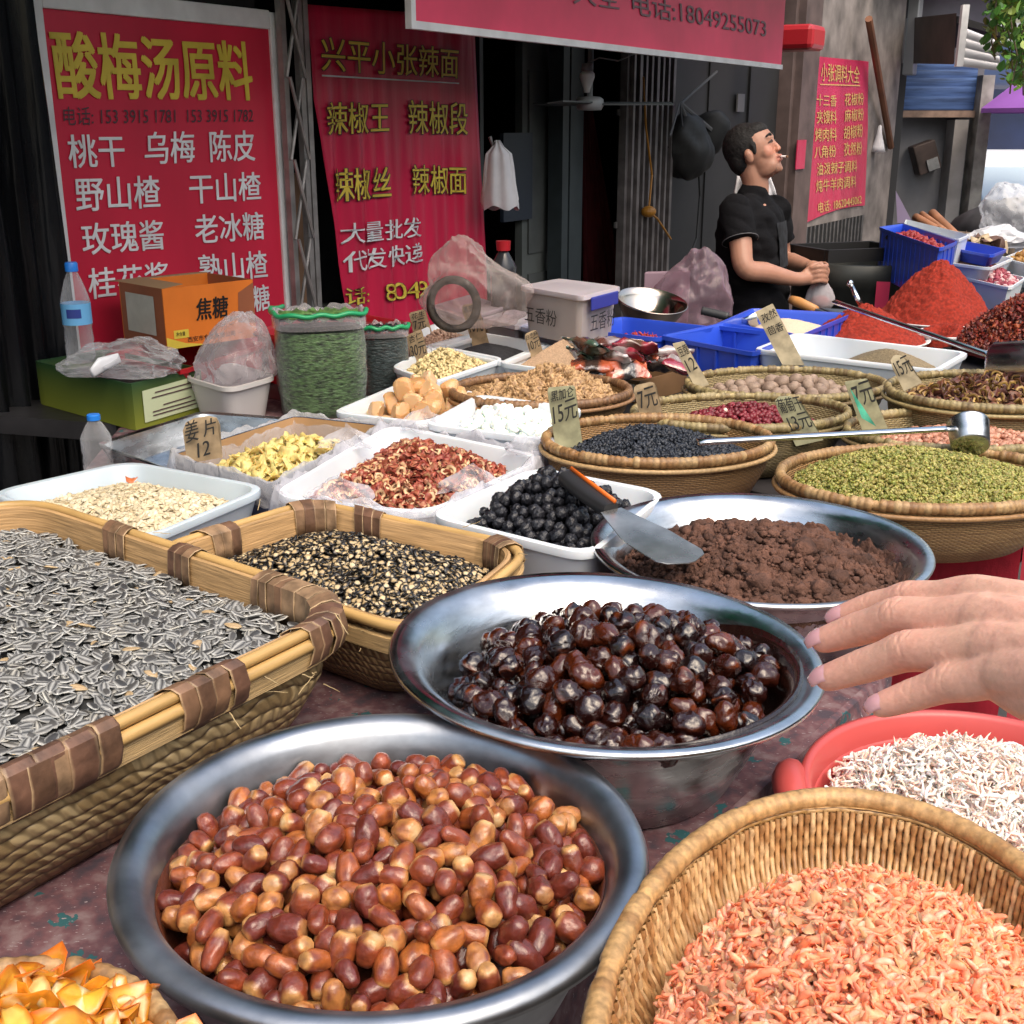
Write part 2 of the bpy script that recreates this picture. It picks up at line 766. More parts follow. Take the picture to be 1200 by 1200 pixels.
def pieces(name, stuffname, label, cat, group, protos, pos, rot, scl, m, n_ind, slabel, under=None, ucol=None, smooth=True, tint=.12, weights=None):
    """the n_ind pieces that show largest become things of their own, the rest one mass"""
    n = len(pos)
    kinds = RNG.choice(len(protos), n, p=weights)
    x, y, z = pos[:, 0], pos[:, 1], pos[:, 2] - H
    d = y * CP - z * SP
    px, py = 600 + F * x / d, 600 - F * (z * CP + y * SP) / d
    vis = (px > -10) & (px < 1210) & (py < 1210)
    score = d - 25 * (pos[:, 3] if pos.shape[1] > 3 else 0)
    score = np.where(vis, score, 1e6 + d)
    order = np.argsort(score)
    ind = set(order[:n_ind].tolist())
    meshes = [None] * len(protos)
    for i in order[:n_ind]:
        k = kinds[i]
        if meshes[k] is None:
            meshes[k] = tri_mesh(name, *protos[k], m, smooth)
        o = bpy.data.objects.new(name, meshes[k])
        M4 = np.eye(4)
        M4[:3, :3] = rot[i] * scl[i]
        M4[:3, 3] = pos[i, :3]
        o.matrix_world = Matrix(M4.tolist())
        COL.objects.link(o)
        tag(o, label, cat, group)
    rest = [i for i in range(n) if i not in ind]
    Vs, Fs, Cs = [], [], []
    off = 0
    if under is not None:
        Vs.append(under[0]); Fs.append(under[1]); Cs.append(np.tile(ucol, (len(under[0]), 1)))
        off = len(under[0])
    kk = kinds[rest] if rest else np.array([], int)
    rest = np.array(rest, int)
    for k in range(len(protos)):
        idx = rest[kk == k] if len(rest) else []
        if len(idx) == 0:
            continue
        V, Fp, Cp = protos[k]
        A = np.einsum('nij,vj->nvi', rot[idx] * scl[idx][:, None, None], V) + pos[idx][:, None, :3]
        Vs.append(A.reshape(-1, 3))
        Fs.append((Fp[None] + (np.arange(len(idx)) * len(V))[:, None, None] + off).reshape(-1, 3))
        tn = 1 + RNG.uniform(-tint, tint, (len(idx), 1, 1))
        Cs.append((Cp[None] * tn).reshape(-1, 3))
        off += len(idx) * len(V)
    if Vs:
        me = tri_mesh(stuffname, np.vstack(Vs), np.vstack(Fs), np.clip(np.vstack(Cs), 0, 1), m, smooth)
        o = bpy.data.objects.new(stuffname, me)
        COL.objects.link(o)
        tag(o, slabel, cat + ' heap', None, 'stuff')
        return o


def scatter(heap, n, thick, layers=2.0, lim=.985):
    """n pieces strewn over a heap"""
    p = heap.sample(n, lim)
    j = RNG.uniform(-layers * thick, thick * .6, n)
    z = heap.h(p[:, 0], p[:, 1]) + j
    return np.column_stack([p, z, j]), heap.normal(p[:, 0], p[:, 1])


def drop(heap, r, layers=1.6, tries=6000, squash=.86, lim=.97, over=.3):
    """pieces rolled onto the heap one by one until it is full"""
    pts = []
    grid = {}
    cell = 2 * r
    fails = 0
    t = 0
    cand = heap.sample(tries * 4, lim)
    hh = heap.h(cand[:, 0], cand[:, 1])
    D = 2 * r * squash
    i = 0
    while i + 4 <= len(cand) and fails < 500:
        best = None
        for q in range(4):
            x, y = cand[i + q]
            z = hh[i + q] - layers * 2 * r + r
            if heap.floor:
                qf = math.hypot(x - heap.fc[0], y - heap.fc[1])
                z = max(z, heap.floor(qf + r * .95) + r * .55, heap.floor(qf) + r)
            gx, gy = int(x // cell), int(y // cell)
            for ax in (-1, 0, 1):
                for ay in (-1, 0, 1):
                    for (a, b, c) in grid.get((gx + ax, gy + ay), ()):
                        d2 = (a - x) ** 2 + (b - y) ** 2
                        if d2 < D * D:
                            z = max(z, c + math.sqrt(D * D - d2) * .9)
            e = z - hh[i + q]
            if best is None or e < best[3]:
                best = (x, y, z, e)
        i += 4
        if best[3] > over * r:
            fails += 1
            continue
        fails = 0
        pts.append(best)
        grid.setdefault((int(best[0] // cell), int(best[1] // cell)), []).append(best[:3])
    a = np.array(pts)
    return a, heap.normal(a[:, 0], a[:, 1])


# single pieces: arrays of points, triangles and colours
def tubeP(nt, na, spine, rad, col):
    V, Fc, C = [], [], []

    def sp(t):
        return np.array(spine(t), float)
    V.append(sp(0)); C.append(col(0, 0))
    for i in range(1, nt):
        t = i / nt
        tg = sp(min(1, t + .02)) - sp(max(0, t - .02))
        tg /= np.linalg.norm(tg) + 1e-12
        b = np.array([0, 0, 1.]) - tg * tg[2]
        b /= np.linalg.norm(b) + 1e-12
        nn = np.cross(b, tg)
        for k in range(na):
            a = 2 * PI * k / na
            rn, rb = rad(t, a)
            V.append(sp(t) + nn * rn * math.cos(a) + b * rb * math.sin(a))
            C.append(col(t, a))
    V.append(sp(1)); C.append(col(1, 0))
    e = len(V) - 1
    for k in range(na):
        k2 = (k + 1) % na
        Fc.append((0, 1 + k2, 1 + k))
        b0 = 1 + (nt - 2) * na
        Fc.append((e, b0 + k, b0 + k2))
    for i in range(nt - 2):
        b0, b1 = 1 + i * na, 1 + (i + 1) * na
        for k in range(na):
            k2 = (k + 1) % na
            Fc += [(b0 + k, b0 + k2, b1 + k2), (b0 + k, b1 + k2, b1 + k)]
    return np.array(V), np.array(Fc), np.clip(np.array(C, float), 0, 1)


def flakeP(r, seed, wav=.3, n=11, col=None, rings=2, hole=0, asp=1.0, jag=.2):
    rr = random.Random(seed)
    V, Fc, C = [], [], []
    rj = [1 + rr.uniform(-jag, jag) for _ in range(n)]
    p1, p2 = rr.uniform(0, 6.3), rr.uniform(0, 6.3)
    for s in (1, -1):
        base = len(V)
        for i in range(rings + 1):
            t = hole + (1 - hole) * i / rings
            for k in range(n):
                a = 2 * PI * k / n
                q = r * t * rj[k]
                z = wav * r * (math.sin(2 * a + p1) * t * t + .5 * math.sin(3 * a + p2) * t) + s * r * .045 * (1 - .8 * (i == rings))
                V.append((q * math.cos(a), q * asp * math.sin(a), z))
                C.append(col(t, a))
        for i in range(rings):
            for k in range(n):
                k2 = (k + 1) % n
                a_, b_, c_, d_ = base + i * n + k, base + i * n + k2, base + (i + 1) * n + k2, base + (i + 1) * n + k
                Fc += [(a_, d_, c_), (a_, c_, b_)] if s > 0 else [(a_, c_, d_), (a_, b_, c_)]
    m = (rings + 1) * n
    for k in range(n):
        k2 = (k + 1) % n
        a_, b_ = rings * n + k, rings * n + k2
        Fc += [(a_, m + a_, m + b_), (a_, m + b_, b_)]
        if hole:
            Fc += [(k, k2, m + k2), (k, m + k2, m + k)]
    return np.array(V), np.array(Fc), np.clip(np.array(C, float), 0, 1)


def chunkP(r, seed, col, nplanes=9, asp=(1, 1, 1), sub=2):
    rr = np.random.default_rng(seed)
    bm = bmesh.new()
    bmesh.ops.create_icosphere(bm, subdivisions=sub + 1, radius=1)
    nrm = rr.normal(size=(nplanes, 3))
    nrm /= np.linalg.norm(nrm, axis=1, keepdims=True)
    dd = rr.uniform(.6, 1.0, nplanes)
    V = np.array([v.co[:] for v in bm.verts])
    Fc = np.array([[v.index for v in f.verts] for f in bm.faces])
    bm.free()
    dot = V @ nrm.T
    q = np.where(dot > .05, dd / np.maximum(dot, .05), 9).min(1)
    V = V * np.minimum(q, 1.15)[:, None] * r * np.array(asp)
    C = np.array([col(v) for v in V])
    return V, Fc, C


def lumpP(r, seed, col, fr=2.0, amp=.3, asp=(1, 1, 1), sub=2):
    bm = bmesh.new()
    bmesh.ops.create_icosphere(bm, subdivisions=sub + 1, radius=1)
    V, C = [], []
    for v in bm.verts:
        q = noise.noise(v.co * fr + Vector((seed * 3.1, seed * 1.7, 0))) + .5 * noise.noise(v.co * fr * 2.3 + Vector((seed, 5, 2)))
        p = v.co * (1 + amp * q)
        V.append((p.x * r * asp[0], p.y * r * asp[1], p.z * r * asp[2]))
        C.append(col(q))
    Fc = np.array([[v.index for v in f.verts] for f in bm.faces])
    bm.free()
    return np.array(V), Fc, np.clip(np.array(C, float), 0, 1)


def lerp3(a, b, t):
    t = max(0, min(1, t))
    return tuple(a[i] * (1 - t) + b[i] * t for i in range(3))


# ------------------------------------------------------------------ lettering
_TXT = {}


def text_tris(s):
    key = s
    if key in _TXT:
        return _TXT[key]
    cu = bpy.data.curves.new('lettering', 'FONT')
    cu.body = s
    cu.resolution_u = 3
    ob = bpy.data.objects.new('lettering', cu)
    COL.objects.link(ob)
    dg = bpy.context.evaluated_depsgraph_get()
    dg.update()
    me = bpy.data.meshes.new_from_object(ob.evaluated_get(dg))
    me.calc_loop_triangles()
    V = np.array([v.co[:] for v in me.vertices])
    Fc = [tuple(t.vertices) for t in me.loop_triangles]
    bpy.data.objects.remove(ob)
    bpy.data.curves.remove(cu)
    bpy.data.meshes.remove(me)
    lo, hi = V.min(0), V.max(0)
    V = (V[:, :2] - lo[:2]) / np.maximum(hi[:2] - lo[:2], 1e-6)
    _TXT[key] = (V, Fc)
    return _TXT[key]


def write(mb, s, bl, br, tl, out, c=None, bold=0.0):
    """letters filling the parallelogram bl-br-tl; bold strokes are thin layers set side by side"""
    V, Fc = text_tris(s)
    bl, br, tl, out = Vector(bl), Vector(br), Vector(tl), Vector(out)
    ex, ey = br - bl, tl - bl
    nn = ex.cross(ey).normalized()
    nn = nn if nn.y < 0 else -nn
    k = bold * ey.length
    offs = [(0, 0)] if not bold else [(-k, -k * .7), (k, -k * .7), (-k, k * .7), (k, k * .7), (0, 0)]
    exn, eyn = ex.normalized(), ey.normalized()
    for q, (dx, dy) in enumerate(offs):
        o = bl + exn * dx + eyn * dy + out + nn * (.0003 * q)
        ids = [mb.vert(o + ex * float(v[0]) + ey * float(v[1]), c) for v in V]
        for f in Fc:
            mb.face([ids[i] for i in f])
# ------------------------------------------------------------------ the ground
m_ground = mat('pavement', (.17, .165, .16), .8, var=.35, vs=3, bump=.4, bs=30)
mb = MB()
mb.poly([(-80, -80, 0), (120, -80, 0), (120, 160, 0), (-80, 160, 0)])
tag(mb.build('ground', m_ground), kind='structure')

# ------------------------------------------------------------------ the shop fronts behind the stall
m_dark = mat('dark_plaster', (.022, .021, .023), .85, var=.35, vs=4, bump=.3, bs=25)  # near-black plaster, mottled at random
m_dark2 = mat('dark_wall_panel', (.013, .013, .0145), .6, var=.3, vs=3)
m_conc = mat('stained_concrete', (.2, .175, .165), .85, var=.45, vs=5, bump=.6, bs=18, detail=8)
m_jamb = mat('brown_painted_jamb', (.1, .07, .065), .6, var=.3, vs=7)
m_grey = mat('grey_green_door_paint', (.1, .11, .105), .55, var=.25, vs=5)
m_teal = mat('dark_teal_post', (.035, .045, .05), .5, var=.2, vs=9)
m_iron = mat('dull_iron', (.16, .15, .15), .5, metal=.6, var=.4, vs=20)
m_black = mat('black_paint', (.007, .007, .0075), .6)
shop = thing('shop_building', 'dark row of old market shops with soot-stained walls behind the stall', 'building', FP(2, -1, 0))


def fbox(mb, s0, s1, w0, w1, z0, z1, c=None):
    mb.obox(FP(s0, w0, z0), E1 * (s1 - s0), EN * (w1 - w0), (0, 0, z1 - z0), c)


mb = MB()
fbox(mb, -4.0, .52, -.30, -.06, 0, 3.6)
mb.build('plaster_wall', m_dark, shop)
mb = MB()
fbox(mb, 5.98, 8.27, -.3, 0, 0, 4.2)
mb.build('concrete_pier', m_conc, shop)
mb = MB()
fbox(mb, .52, 5.98, -.3, -.03, 2.62, 4.2)
mb.build('lintel', m_dark, shop)
mb = MB()
fbox(mb, .52, 5.98, -2.1, -2.0, 0, 3)
mb.build('back_wall', m_dark, shop)
mb = MB()
fbox(mb, .40, .52, -2.1, -.31, 0, 3)
fbox(mb, 5.98, 6.1, -2.1, -.31, 0, 3)
mb.build('side_wall', m_dark, shop)
mb = MB()
fbox(mb, .52, 5.98, -2.0, -.31, 2.7, 2.8)
mb.build('ceiling', m_dark, shop)
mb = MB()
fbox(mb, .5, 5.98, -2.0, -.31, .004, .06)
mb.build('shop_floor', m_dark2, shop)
mb = MB()
fbox(mb, 5.64, 5.98, -.35, .03, 0, 2.62)
fbox(mb, 5.58, 5.64, -.3, -.02, 0, 2.62)
mb.build('door_jamb', m_jamb, shop)
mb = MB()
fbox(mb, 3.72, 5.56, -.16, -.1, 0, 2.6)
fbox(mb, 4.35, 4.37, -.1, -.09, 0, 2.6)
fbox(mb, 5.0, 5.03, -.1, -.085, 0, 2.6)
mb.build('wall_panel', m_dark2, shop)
# grey door leaves and posts in the doorway
mb = MB()
a, b = s_of(S(612, 190, -.3)), s_of(S(650, 190, -.3))
fbox(mb, a, b, -.34, -.3, 0, 2.05)
d = mb.build('door', m_grey, shop)
mb = MB()
fbox(mb, a + .05, b - .05, -.3, -.29, .2, .95)
fbox(mb, a + .05, b - .05, -.3, -.29, 1.05, 1.9)
mb.build('door_panel', mat('grey_door_inset', (.085, .092, .09), .5, var=.2), d)
mb = MB()
for x0, x1 in ((655, 662), (664, 679)):
    fbox(mb, s_of(S(x0, 190, -.2)), s_of(S(x1, 190, -.2)), -.26, -.18, 0, 2.62)
fbox(mb, s_of(S(562, 190, -.2)), s_of(S(679, 190, -.2)), -.24, -.2, 2.02, 2.12)
fbox(mb, s_of(S(563, 190, -.2)), s_of(S(567, 190, -.2)), -.26, -.2, 0, 2.1)
mb.build('door_frame', m_teal, shop)
mb = MB()
a = s_of(S(588, 170, -.28)); b = s_of(S(622, 170, -.28))
fbox(mb, a, b, -.29, -.27, 1.22, 1.62)
mb.build('notice_panel', mat('dark_blue_notice', (.02, .028, .045), .5), shop)
# upper floor slab over the far shops
mb = MB()
fbox(mb, 7.2, 12, -.2, .25, 2.75, 3.1)
mb.build('beam', m_dark, shop)
# bars under the poster; a flat black sheet stands in for shaded depth
mb = MB()
p0, p1 = S(942, 262), S(1012, 250)
ztop = S(1010, 252).z
fbox(mb, s_of(p0), s_of(p1), .001, .004, .3, ztop)
g = mb.build('grille_backing', m_black, shop)
mb = MB()
for i in range(16):
    s = s_of(p0) + (s_of(p1) - s_of(p0)) * (i + .5) / 16
    fbox(mb, s - .012, s + .012, .005, .011, .3, ztop)
mb.build('bars', m_iron, g)

# plastic strip curtain on the far left
m_strip = mat('smoky_plastic_strips', (.006, .0065, .008), .2, coat=0, spec=.3, var=.5, vs=3, bump=.6, bs=6, stretch=(6, 6, .8))
t = thing('strip_curtain', 'dark glossy plastic strip curtain hanging left of the big red board', 'curtain', FP(-.9, .15, 0))
mb = MB()
n = 90
rows = []
for z in (.1, .5, .9, 1.3, 1.7, 2.1, 2.5):
    rows.append([FP(-1.7 + 1.25 * i / n, .12 + .03 * math.sin(i * 1.15 + z) + .02 * math.sin(i * .43 + z * 1.3), z) for i in range(n + 1)])
mb.rings(rows, closed=False)
o = mb.build('strips', m_strip, t, smooth=True)
sd = o.modifiers.new('solid', 'SOLIDIFY'); sd.thickness = .003
mb = MB()
mb.tube([FP(-1.75, .13, 2.5), FP(-.4, .13, 2.5)], .02)
mb.build('rail', m_iron, t)

# ------------------------------------------------------------------ banners and signs
m_red = mat('red_banner_vinyl', (.56, .017, .05), .4, var=.22, vs=3, bump=.35, bs=5, stretch=(1, 1, .25))
m_red2 = mat('crumpled_red_banner', (.56, .017, .065), .34, var=.22, vs=3, bump=.9, bs=5, stretch=(3, 3, .4))
m_pink = mat('faded_red_signboard', (.78, .05, .13), .42, var=.25, vs=2.0, detail=8)
m_post = mat('faded_pink_red_poster', (.5, .03, .085), .4, var=.2, vs=2.5, bump=.5, bs=7, stretch=(2, 2, .6))
m_frame = mat('grubby_white_frame', (.7, .7, .71), .5, var=.15, vs=10)
m_yel = mat('yellow_lettering', (.66, .5, .06), .5, var=.2, vs=8)
m_wht = mat('white_lettering', (.74, .74, .76), .5, var=.15, vs=8)
m_ink = mat('dark_lettering', (.08, .035, .045), .5)
m_gryt = mat('grey_lettering', (.2, .1, .12), .5)


def panel(pxs, wd):
    return [S(x, y, wd) for x, y in pxs]


def writes(rows, wd, m, parent, name='lettering', bold=.012, out=.0):
    mb = MB()
    for s, bl, br, tl in rows:
        write(mb, s, S(*bl, wd), S(*br, wd), S(*tl, wd), EN * out, bold=bold)
    return mb.build(name, m, parent)


t = thing('menu_board', 'tall red board with white frame, yellow title and white ingredient names', 'sign', FP(.1, 0, 1.0))
s0, s1 = s_of(S(62, 190)), s_of(S(318, 190))
zt, zb = 1.94, .95
mb = MB()
fbox(mb, s0, s1, 0, .02, zb, zt)
mb.build('board', m_red, t)
mb = MB()
fbox(mb, s0 - .075, s0, -.01, .03, zb - .06, zt + .05)
fbox(mb, s1, s1 + .05, -.01, .03, zb - .06, zt + .05)
fbox(mb, s0, s1, -.01, .03, zt, zt + .055)
fbox(mb, s0, s1, -.01, .03, zb - .06, zb)
mb.build('frame', m_frame, t, bevel=.004)
writes([('酸梅汤原料', (69, 115), (297, 117), (58, 35))], .0235, m_yel, t, 'title', .02)
writes([('电话: 153 3915 1781  153 3915 1782', (75, 147), (297, 144), (74, 125))], .0235, m_ink, t, 'phone_line', .0)
writes([('桃干', (82, 197), (147, 195), (78, 158)), ('乌梅', (170, 193), (228, 190), (169, 155)), ('陈皮', (247, 190), (299, 188), (245, 153)),
        ('野山楂', (90, 248), (188, 243), (87, 208)), ('干山楂', (223, 239), (306, 234), (221, 204)),
        ('玫瑰酱', (98, 299), (193, 292), (94, 262)), ('老冰糖', (230, 286), (310, 280), (227, 252)),
        ('桂花酱', (105, 351), (198, 340), (102, 315)), ('熟山楂', (235, 333), (314, 325), (232, 299)),
        ('糖', (298, 366), (317, 362), (295, 336))], .0235, m_wht, t, 'item_names', .012)

# hanging banner
t = thing('chilli_banner', 'wrinkled red banner with black-edged yellow names, hung by the folding gate', 'banner', FP(1.2, .03, 1.0))
mb = MB()
L = [(358, 5), (364, 60), (367, 117), (378, 187), (393, 270), (407, 360), (409, 400)]
Rr = [(557, 20), (558, 60), (560, 120), (563, 190), (566, 260), (569, 330), (570, 380)]
rows = []
for (a, b) in zip(L, Rr):
    A, B = S(*a, .02), S(*b, .02)
    rows.append([A.lerp(B, k / 60) for k in range(61)])
rows = [rows[i].copy() if t_ == 0 else [p.lerp(q, t_ / 5) for p, q in zip(rows[i], rows[i + 1])] for i in range(len(rows) - 1) for t_ in range(5)] + [rows[-1]]
rows = rows[::-1]
mb.rings(rows, closed=False)
o = mb.build('sheet', m_red2, t, smooth=True)
o.modifiers.new('solid', 'SOLIDIFY').thickness = .002
rowsY = [('兴平小张辣面', (377, 83), (537, 92), (376, 42)), ('辣椒王', (383, 158), (456, 155), (382, 120)), ('辣椒段', (479, 157), (548, 158), (478, 117)),
         ('辣椒丝', (393, 237), (457, 232), (391, 198)), ('辣椒面', (483, 228), (546, 227), (482, 193)), ('话:', (408, 358), (433, 355), (407, 338)), ('8049', (452, 353), (502, 348), (450, 333))]
writes(rowsY, .03, m_ink, t, 'letter_edges', .035)
writes(rowsY, .032, m_yel, t, 'names', .005)
writes([('大量批发', (403, 287), (494, 277), (402, 262)), ('代发快递', (406, 320), (496, 307), (405, 295))], .03, m_wht, t, 'wholesale_lines', .008)
mb = MB()
mb.poly([S(377, 89.5, .03), S(538, 98.5, .03), S(538, 97, .03), S(377, 87.5, .03)])
mb.build('rule_line', m_wht, t)



def ripple(th, amp, wl, seed):
    """soft hanging folds run through a banner and its print alike"""
    for ob in th.children:
        for v in ob.data.vertices:
            p = v.co + th.location
            s = s_of(p)
            f = math.sin(s * 6.28 / wl + seed + 1.2 * math.sin(p.z * 2.2 + seed)) * (.6 + .4 * math.sin(s * 5 + p.z * 3)) + .5 * math.sin(s * 6.28 / (wl * .43) + p.z * 3.1)
            v.co += EN * amp * f * (.55 + .45 * math.sin(p.z * 4 + s * 2 + seed))


ripple(t, .011, .17, 1)
# overhead signboard
WS = .6
t = thing('overhead_signboard', 'long faded red signboard with grey phone number over the doorway', 'sign', FP(2.2, WS, 1.9))
a, b = S(485, 28, WS), S(915, 85, WS)
z0 = 1.94
mb = MB()
fbox(mb, s_of(a), s_of(b), WS - .012, WS, z0, 2.75)
mb.build('board', m_pink, t)
mb = MB()
fbox(mb, s_of(a) - .022, s_of(b), WS - .014, WS + .008, z0 - .022, z0)
fbox(mb, s_of(a) - .022, s_of(a), WS - .014, WS + .008, z0, 2.75)
mb.build('frame', m_frame, t)
writes([('电话:18049255073', (742, 17), (898, 45), (740, -13)), ('大全', (672, 4), (727, 12), (671, -26))], WS + .003, m_gryt, t, 'lettering', .008)

# poster on the concrete pier
t = thing('price_poster', 'faded pink-red poster of gold spice names on the concrete pier', 'poster', FP(6.8, 0, 1.2))
mb = MB()
lft, rgt = [(948, 65), (946, 130), (944, 180), (943, 225), (943, 262)], [(1018, 72), (1017, 120), (1017, 150), (1015, 200), (1013, 241)]
rows = [[S(*a, .012).lerp(S(*b, .012), k / 24) + Vector((0, 0, .03 * math.sin(k / 24 * 3.1) * (i == 4))) for k in range(25)] for i, (a, b) in enumerate(zip(lft, rgt))]
rows = [[p.lerp(q, u_ / 6) for p, q in zip(rows[i], rows[i + 1])] for i in range(4) for u_ in range(6)] + [rows[-1]]
mb.rings(rows[::-1], closed=False)
o = mb.build('sheet', m_post, t, smooth=True)
m_gold = mat('old_gold_lettering', (.62, .42, .14), .5)
rows = [('小张调料大全', (962, 95), (1007, 98), (962, 73)), ('十三香', (957, 124), (980, 125), (957, 110)), ('花椒粉', (990, 124), (1012, 123), (990, 109)),
        ('夹馍料', (957, 145), (980, 145), (957, 129)), ('麻椒粉', (990, 143), (1012, 141), (990, 128)), ('烤肉料', (955, 166), (980, 165), (955, 150)),
        ('胡椒粉', (989, 164), (1011, 160), (989, 148)), ('八角粉', (954, 186), (979, 184), (954, 171)), ('孜然粉', (989, 183), (1010, 181), (989, 167)),
        ('油泼辣子调料', (957, 206), (1004, 201), (957, 191)), ('炖牛羊肉调料', (956, 226), (1003, 219), (956, 211)), ('电话: 18620445062', (959, 250), (1010, 239), (959, 237))]
writes(rows, .017, m_gold, t, 'lettering', .004)
mb = MB()
mb.poly([S(961, 99.5, .017), S(1008, 101, .017), S(1008, 99.8, .017), S(961, 98.3, .017)])
mb.build('rule_line', m_gold, t)
ripple(t, .004, .5, 2)
mb = MB()
fbox(mb, s_of(S(933, 190, .04)), s_of(S(943, 190, .04)), .035, .042, S(938, 198, .04).z, S(938, 164, .04).z)
o = tag(mb.build('payment_card', m_post), 'small pink payment card stuck on the brown jamb beside the poster', 'card')

# ------------------------------------------------------------------ folding gates
m_gate = mat('galvanised_gate', (.3, .28, .27), .45, metal=.5, var=.3, vs=15)
t = thing('folding_gate', 'rusty scissor gate with crossing bars between the red board and the banner', 'gate', FP(.62, .05, 0))
mb = MB()
for x in (335, 354, 361):
    s = s_of(S(x, 190, .05))
    fbox(mb, s, s + .022, .04, .062, 0.05, 2.3)
mb.build('upright', m_gate, t)
mb = MB()
sa, sb = s_of(S(337, 190, .05)), s_of(S(355, 190, .05))
for i in range(8):
    z = .3 + i * .25
    mb.tube([FP(sa, .066, z), FP(sb, .066, z + .25)], .006, 6)
    mb.tube([FP(sa, .079, z + .25), FP(sb, .079, z)], .006, 6)
mb.build('lattice', m_gate, t)
tag_o = MB()
fbox(tag_o, s_of(S(346, 330, -.02)), s_of(S(372, 330, -.02)), -.1, -.07, 0, 1.5)
tag(tag_o.build('wooden_board', mat('old_brown_plank', (.16, .09, .05), .7, var=.4, vs=6)), 'old brown plank standing behind the scissor gate', 'plank')

t = thing('accordion_gate', 'closed accordion gate of narrow upright bars left of the vendor', 'gate', FP(3.4, -.05, 0))
mb = MB()
sa, sb = s_of(S(737, 190)), s_of(S(792, 190))
k = 17
for i in range(k):
    s = sa + (sb - sa) * i / k
    fbox(mb, s, s + (sb - sa) / k * (.62 if i % 3 else .85), -.06, -.02 + (.02 if i % 2 else 0), .05, 2.6)
mb.build('bars', mat('tarnished_gate_bars', (.13, .115, .115), .45, metal=.3, var=.35, vs=12), t)
mb = MB()
for z in (.6, 1.15, 1.7):
    fbox(mb, sa - .02, sb, -.055, -.066, z, z + .03)
mb.build('cross_rail', m_iron, t)

# things hanging in the doorway
m_cloth_w = mat('white_cotton', (.6, .59, .62), .85, var=.06, vs=20)
t = thing('hanging_shirt', 'white cloth hanging in folds from a hook at the banner edge', 'cloth', W(582, 185, 5.0))
mb = MB()
rows = []
for i, (y, hw) in enumerate(((164, 3), (172, 7), (180, 15), (195, 17), (215, 19), (236, 22), (244, 21))):
    rows.append([W(583 + hw * math.cos(q) * (1 + .06 * math.sin(q * 9 + i)) + i * .6, y + (3 * math.sin(q * 4) if i > 4 else 0), 4.92 + .0028 * hw * math.sin(q) + .006 * math.sin(q * 7)) for q in [2 * PI * j / 40 for j in range(40)]])
mb.rings(rows[::-1], cap1=True)
mb.build('cloth', m_cloth_w, t, smooth=True)
mb = MB()
mb.tube([W(574, 160, 4.92), W(577, 170, 4.92), W(583, 166, 4.92)], .008)
mb.build('hook', m_iron, t)

t = thing('red_curtain', 'dark red curtain falling in folds inside the doorway', 'curtain', FP(2.8, -.6, 0))
mb = MB()
rows = []
for i in range(8):
    y = 125 + 35 * i
    x1 = 690 + 6 * i
    A, B = S(681 + i * .4, y, -.5), S(x1, y, -.5)
    rows.append([A.lerp(B, j / 30) + EN * .02 * math.sin(j * 1.1) for j in range(31)])
mb.rings(rows[::-1], closed=False)
mb.build('drape', mat('wine_red_cloth', (.13, .008, .012), .8, var=.3, vs=6), t, smooth=True).modifiers.new('solid', 'SOLIDIFY').thickness = .004

# ceiling fan with a bulb
Yf = 5.3
t = thing('ceiling_fan', 'old white ceiling fan with long dark blades in the doorway', 'fan', W(693, 118, Yf))
mb = MB()
c = W(691, 121, Yf)
mb.lathe(c, [(.0, -.03), (.05, -.028), (.058, -.01), (.058, .015), (.045, .025), (.012, .028), (.012, .5)], 24, cap0=True, cap1=True)
mb.build('motor', mat('grey_enamel', (.3, .31, .32), .4), t, smooth=True)
for k, an in enumerate((.05, 2.2, 4.25)):
    mb = MB()
    dx = Vector((math.cos(an), math.sin(an), 0))
    dy = Vector((-dx.y, dx.x, .12)).normalized()
    mb.obox(c + dx * .05 - dy * .035 - Vector((0, 0, .004)), dx * .30, dy * .07, (0, 0, .006))
    mb.build('blade', mat('dusty_blade', (.06, .068, .072), .5), t)
t = thing('light_bulb', 'unlit white bulb in a holder above the ceiling fan', 'bulb', W(688, 95, Yf - .12))
c = W(688, 95, Yf - .12)
mb = MB()
mb.lathe(c, [(.0, .042), (.02, .04), (.03, .028), (.031, .015), (.024, -.005), (.015, -.03), (.012, -.045), (.0, -.046)], 24)
mb.build('glass', mat('milky_bulb', (.5, .5, .5), .25), t, smooth=True)
mb = MB()
mb.lathe(c, [(.0, .07), (.02, .068), (.024, .05), (.024, .038), (.0, .038)], 16)
mb.tube([c + Vector((0, 0, .068)), c + Vector((.05, .01, .09)), c + Vector((.13, .05, .08)), c + Vector((.2, .1, .11))], .0035, 6)
mb.build('holder', mat('dusty_holder', (.2, .2, .2), .5), t, smooth=True)

# black bags on a hook, yellow plug, light switch, cords
t = thing('hanging_bag', 'black shoulder bags hanging by their straps behind the vendor', 'bag', S(812, 170, .0))
mb = MB()
c = S(806, 172, .03)
mb.ball(c, (.17, .1, .17), 32, 20, rot=Matrix.Rotation(.53, 3, 'Z'), fn=lambda p: Vector((p.x * (1 - .9 * max(0, p.z)), p.y, p.z)) * (1 + .25 * noise.noise(p * 8) + .12 * noise.noise(p * 17)))
c2 = S(830, 158, .05)
mb.ball(c2, (.11, .07, .14), 16, 10, rot=Matrix.Rotation(.6, 3, 'Y'), fn=lambda p: p * (1 + .15 * noise.noise(p * 12)))
mb.build('pouch', m_black, t, smooth=True)
mb = MB()
hk = S(797, 120, .02)
for e in ((785, 160), (818, 172), (834, 152), (800, 150)):
    mb.tube([hk, S(*e, .09)], .012, 6, flat=.4)
mb.tube([S(797, 122, .02), S(840, 84, .02)], .008, 6)
mb.build('strap', mat('worn_grey_strap', (.09, .088, .09), .7), t)
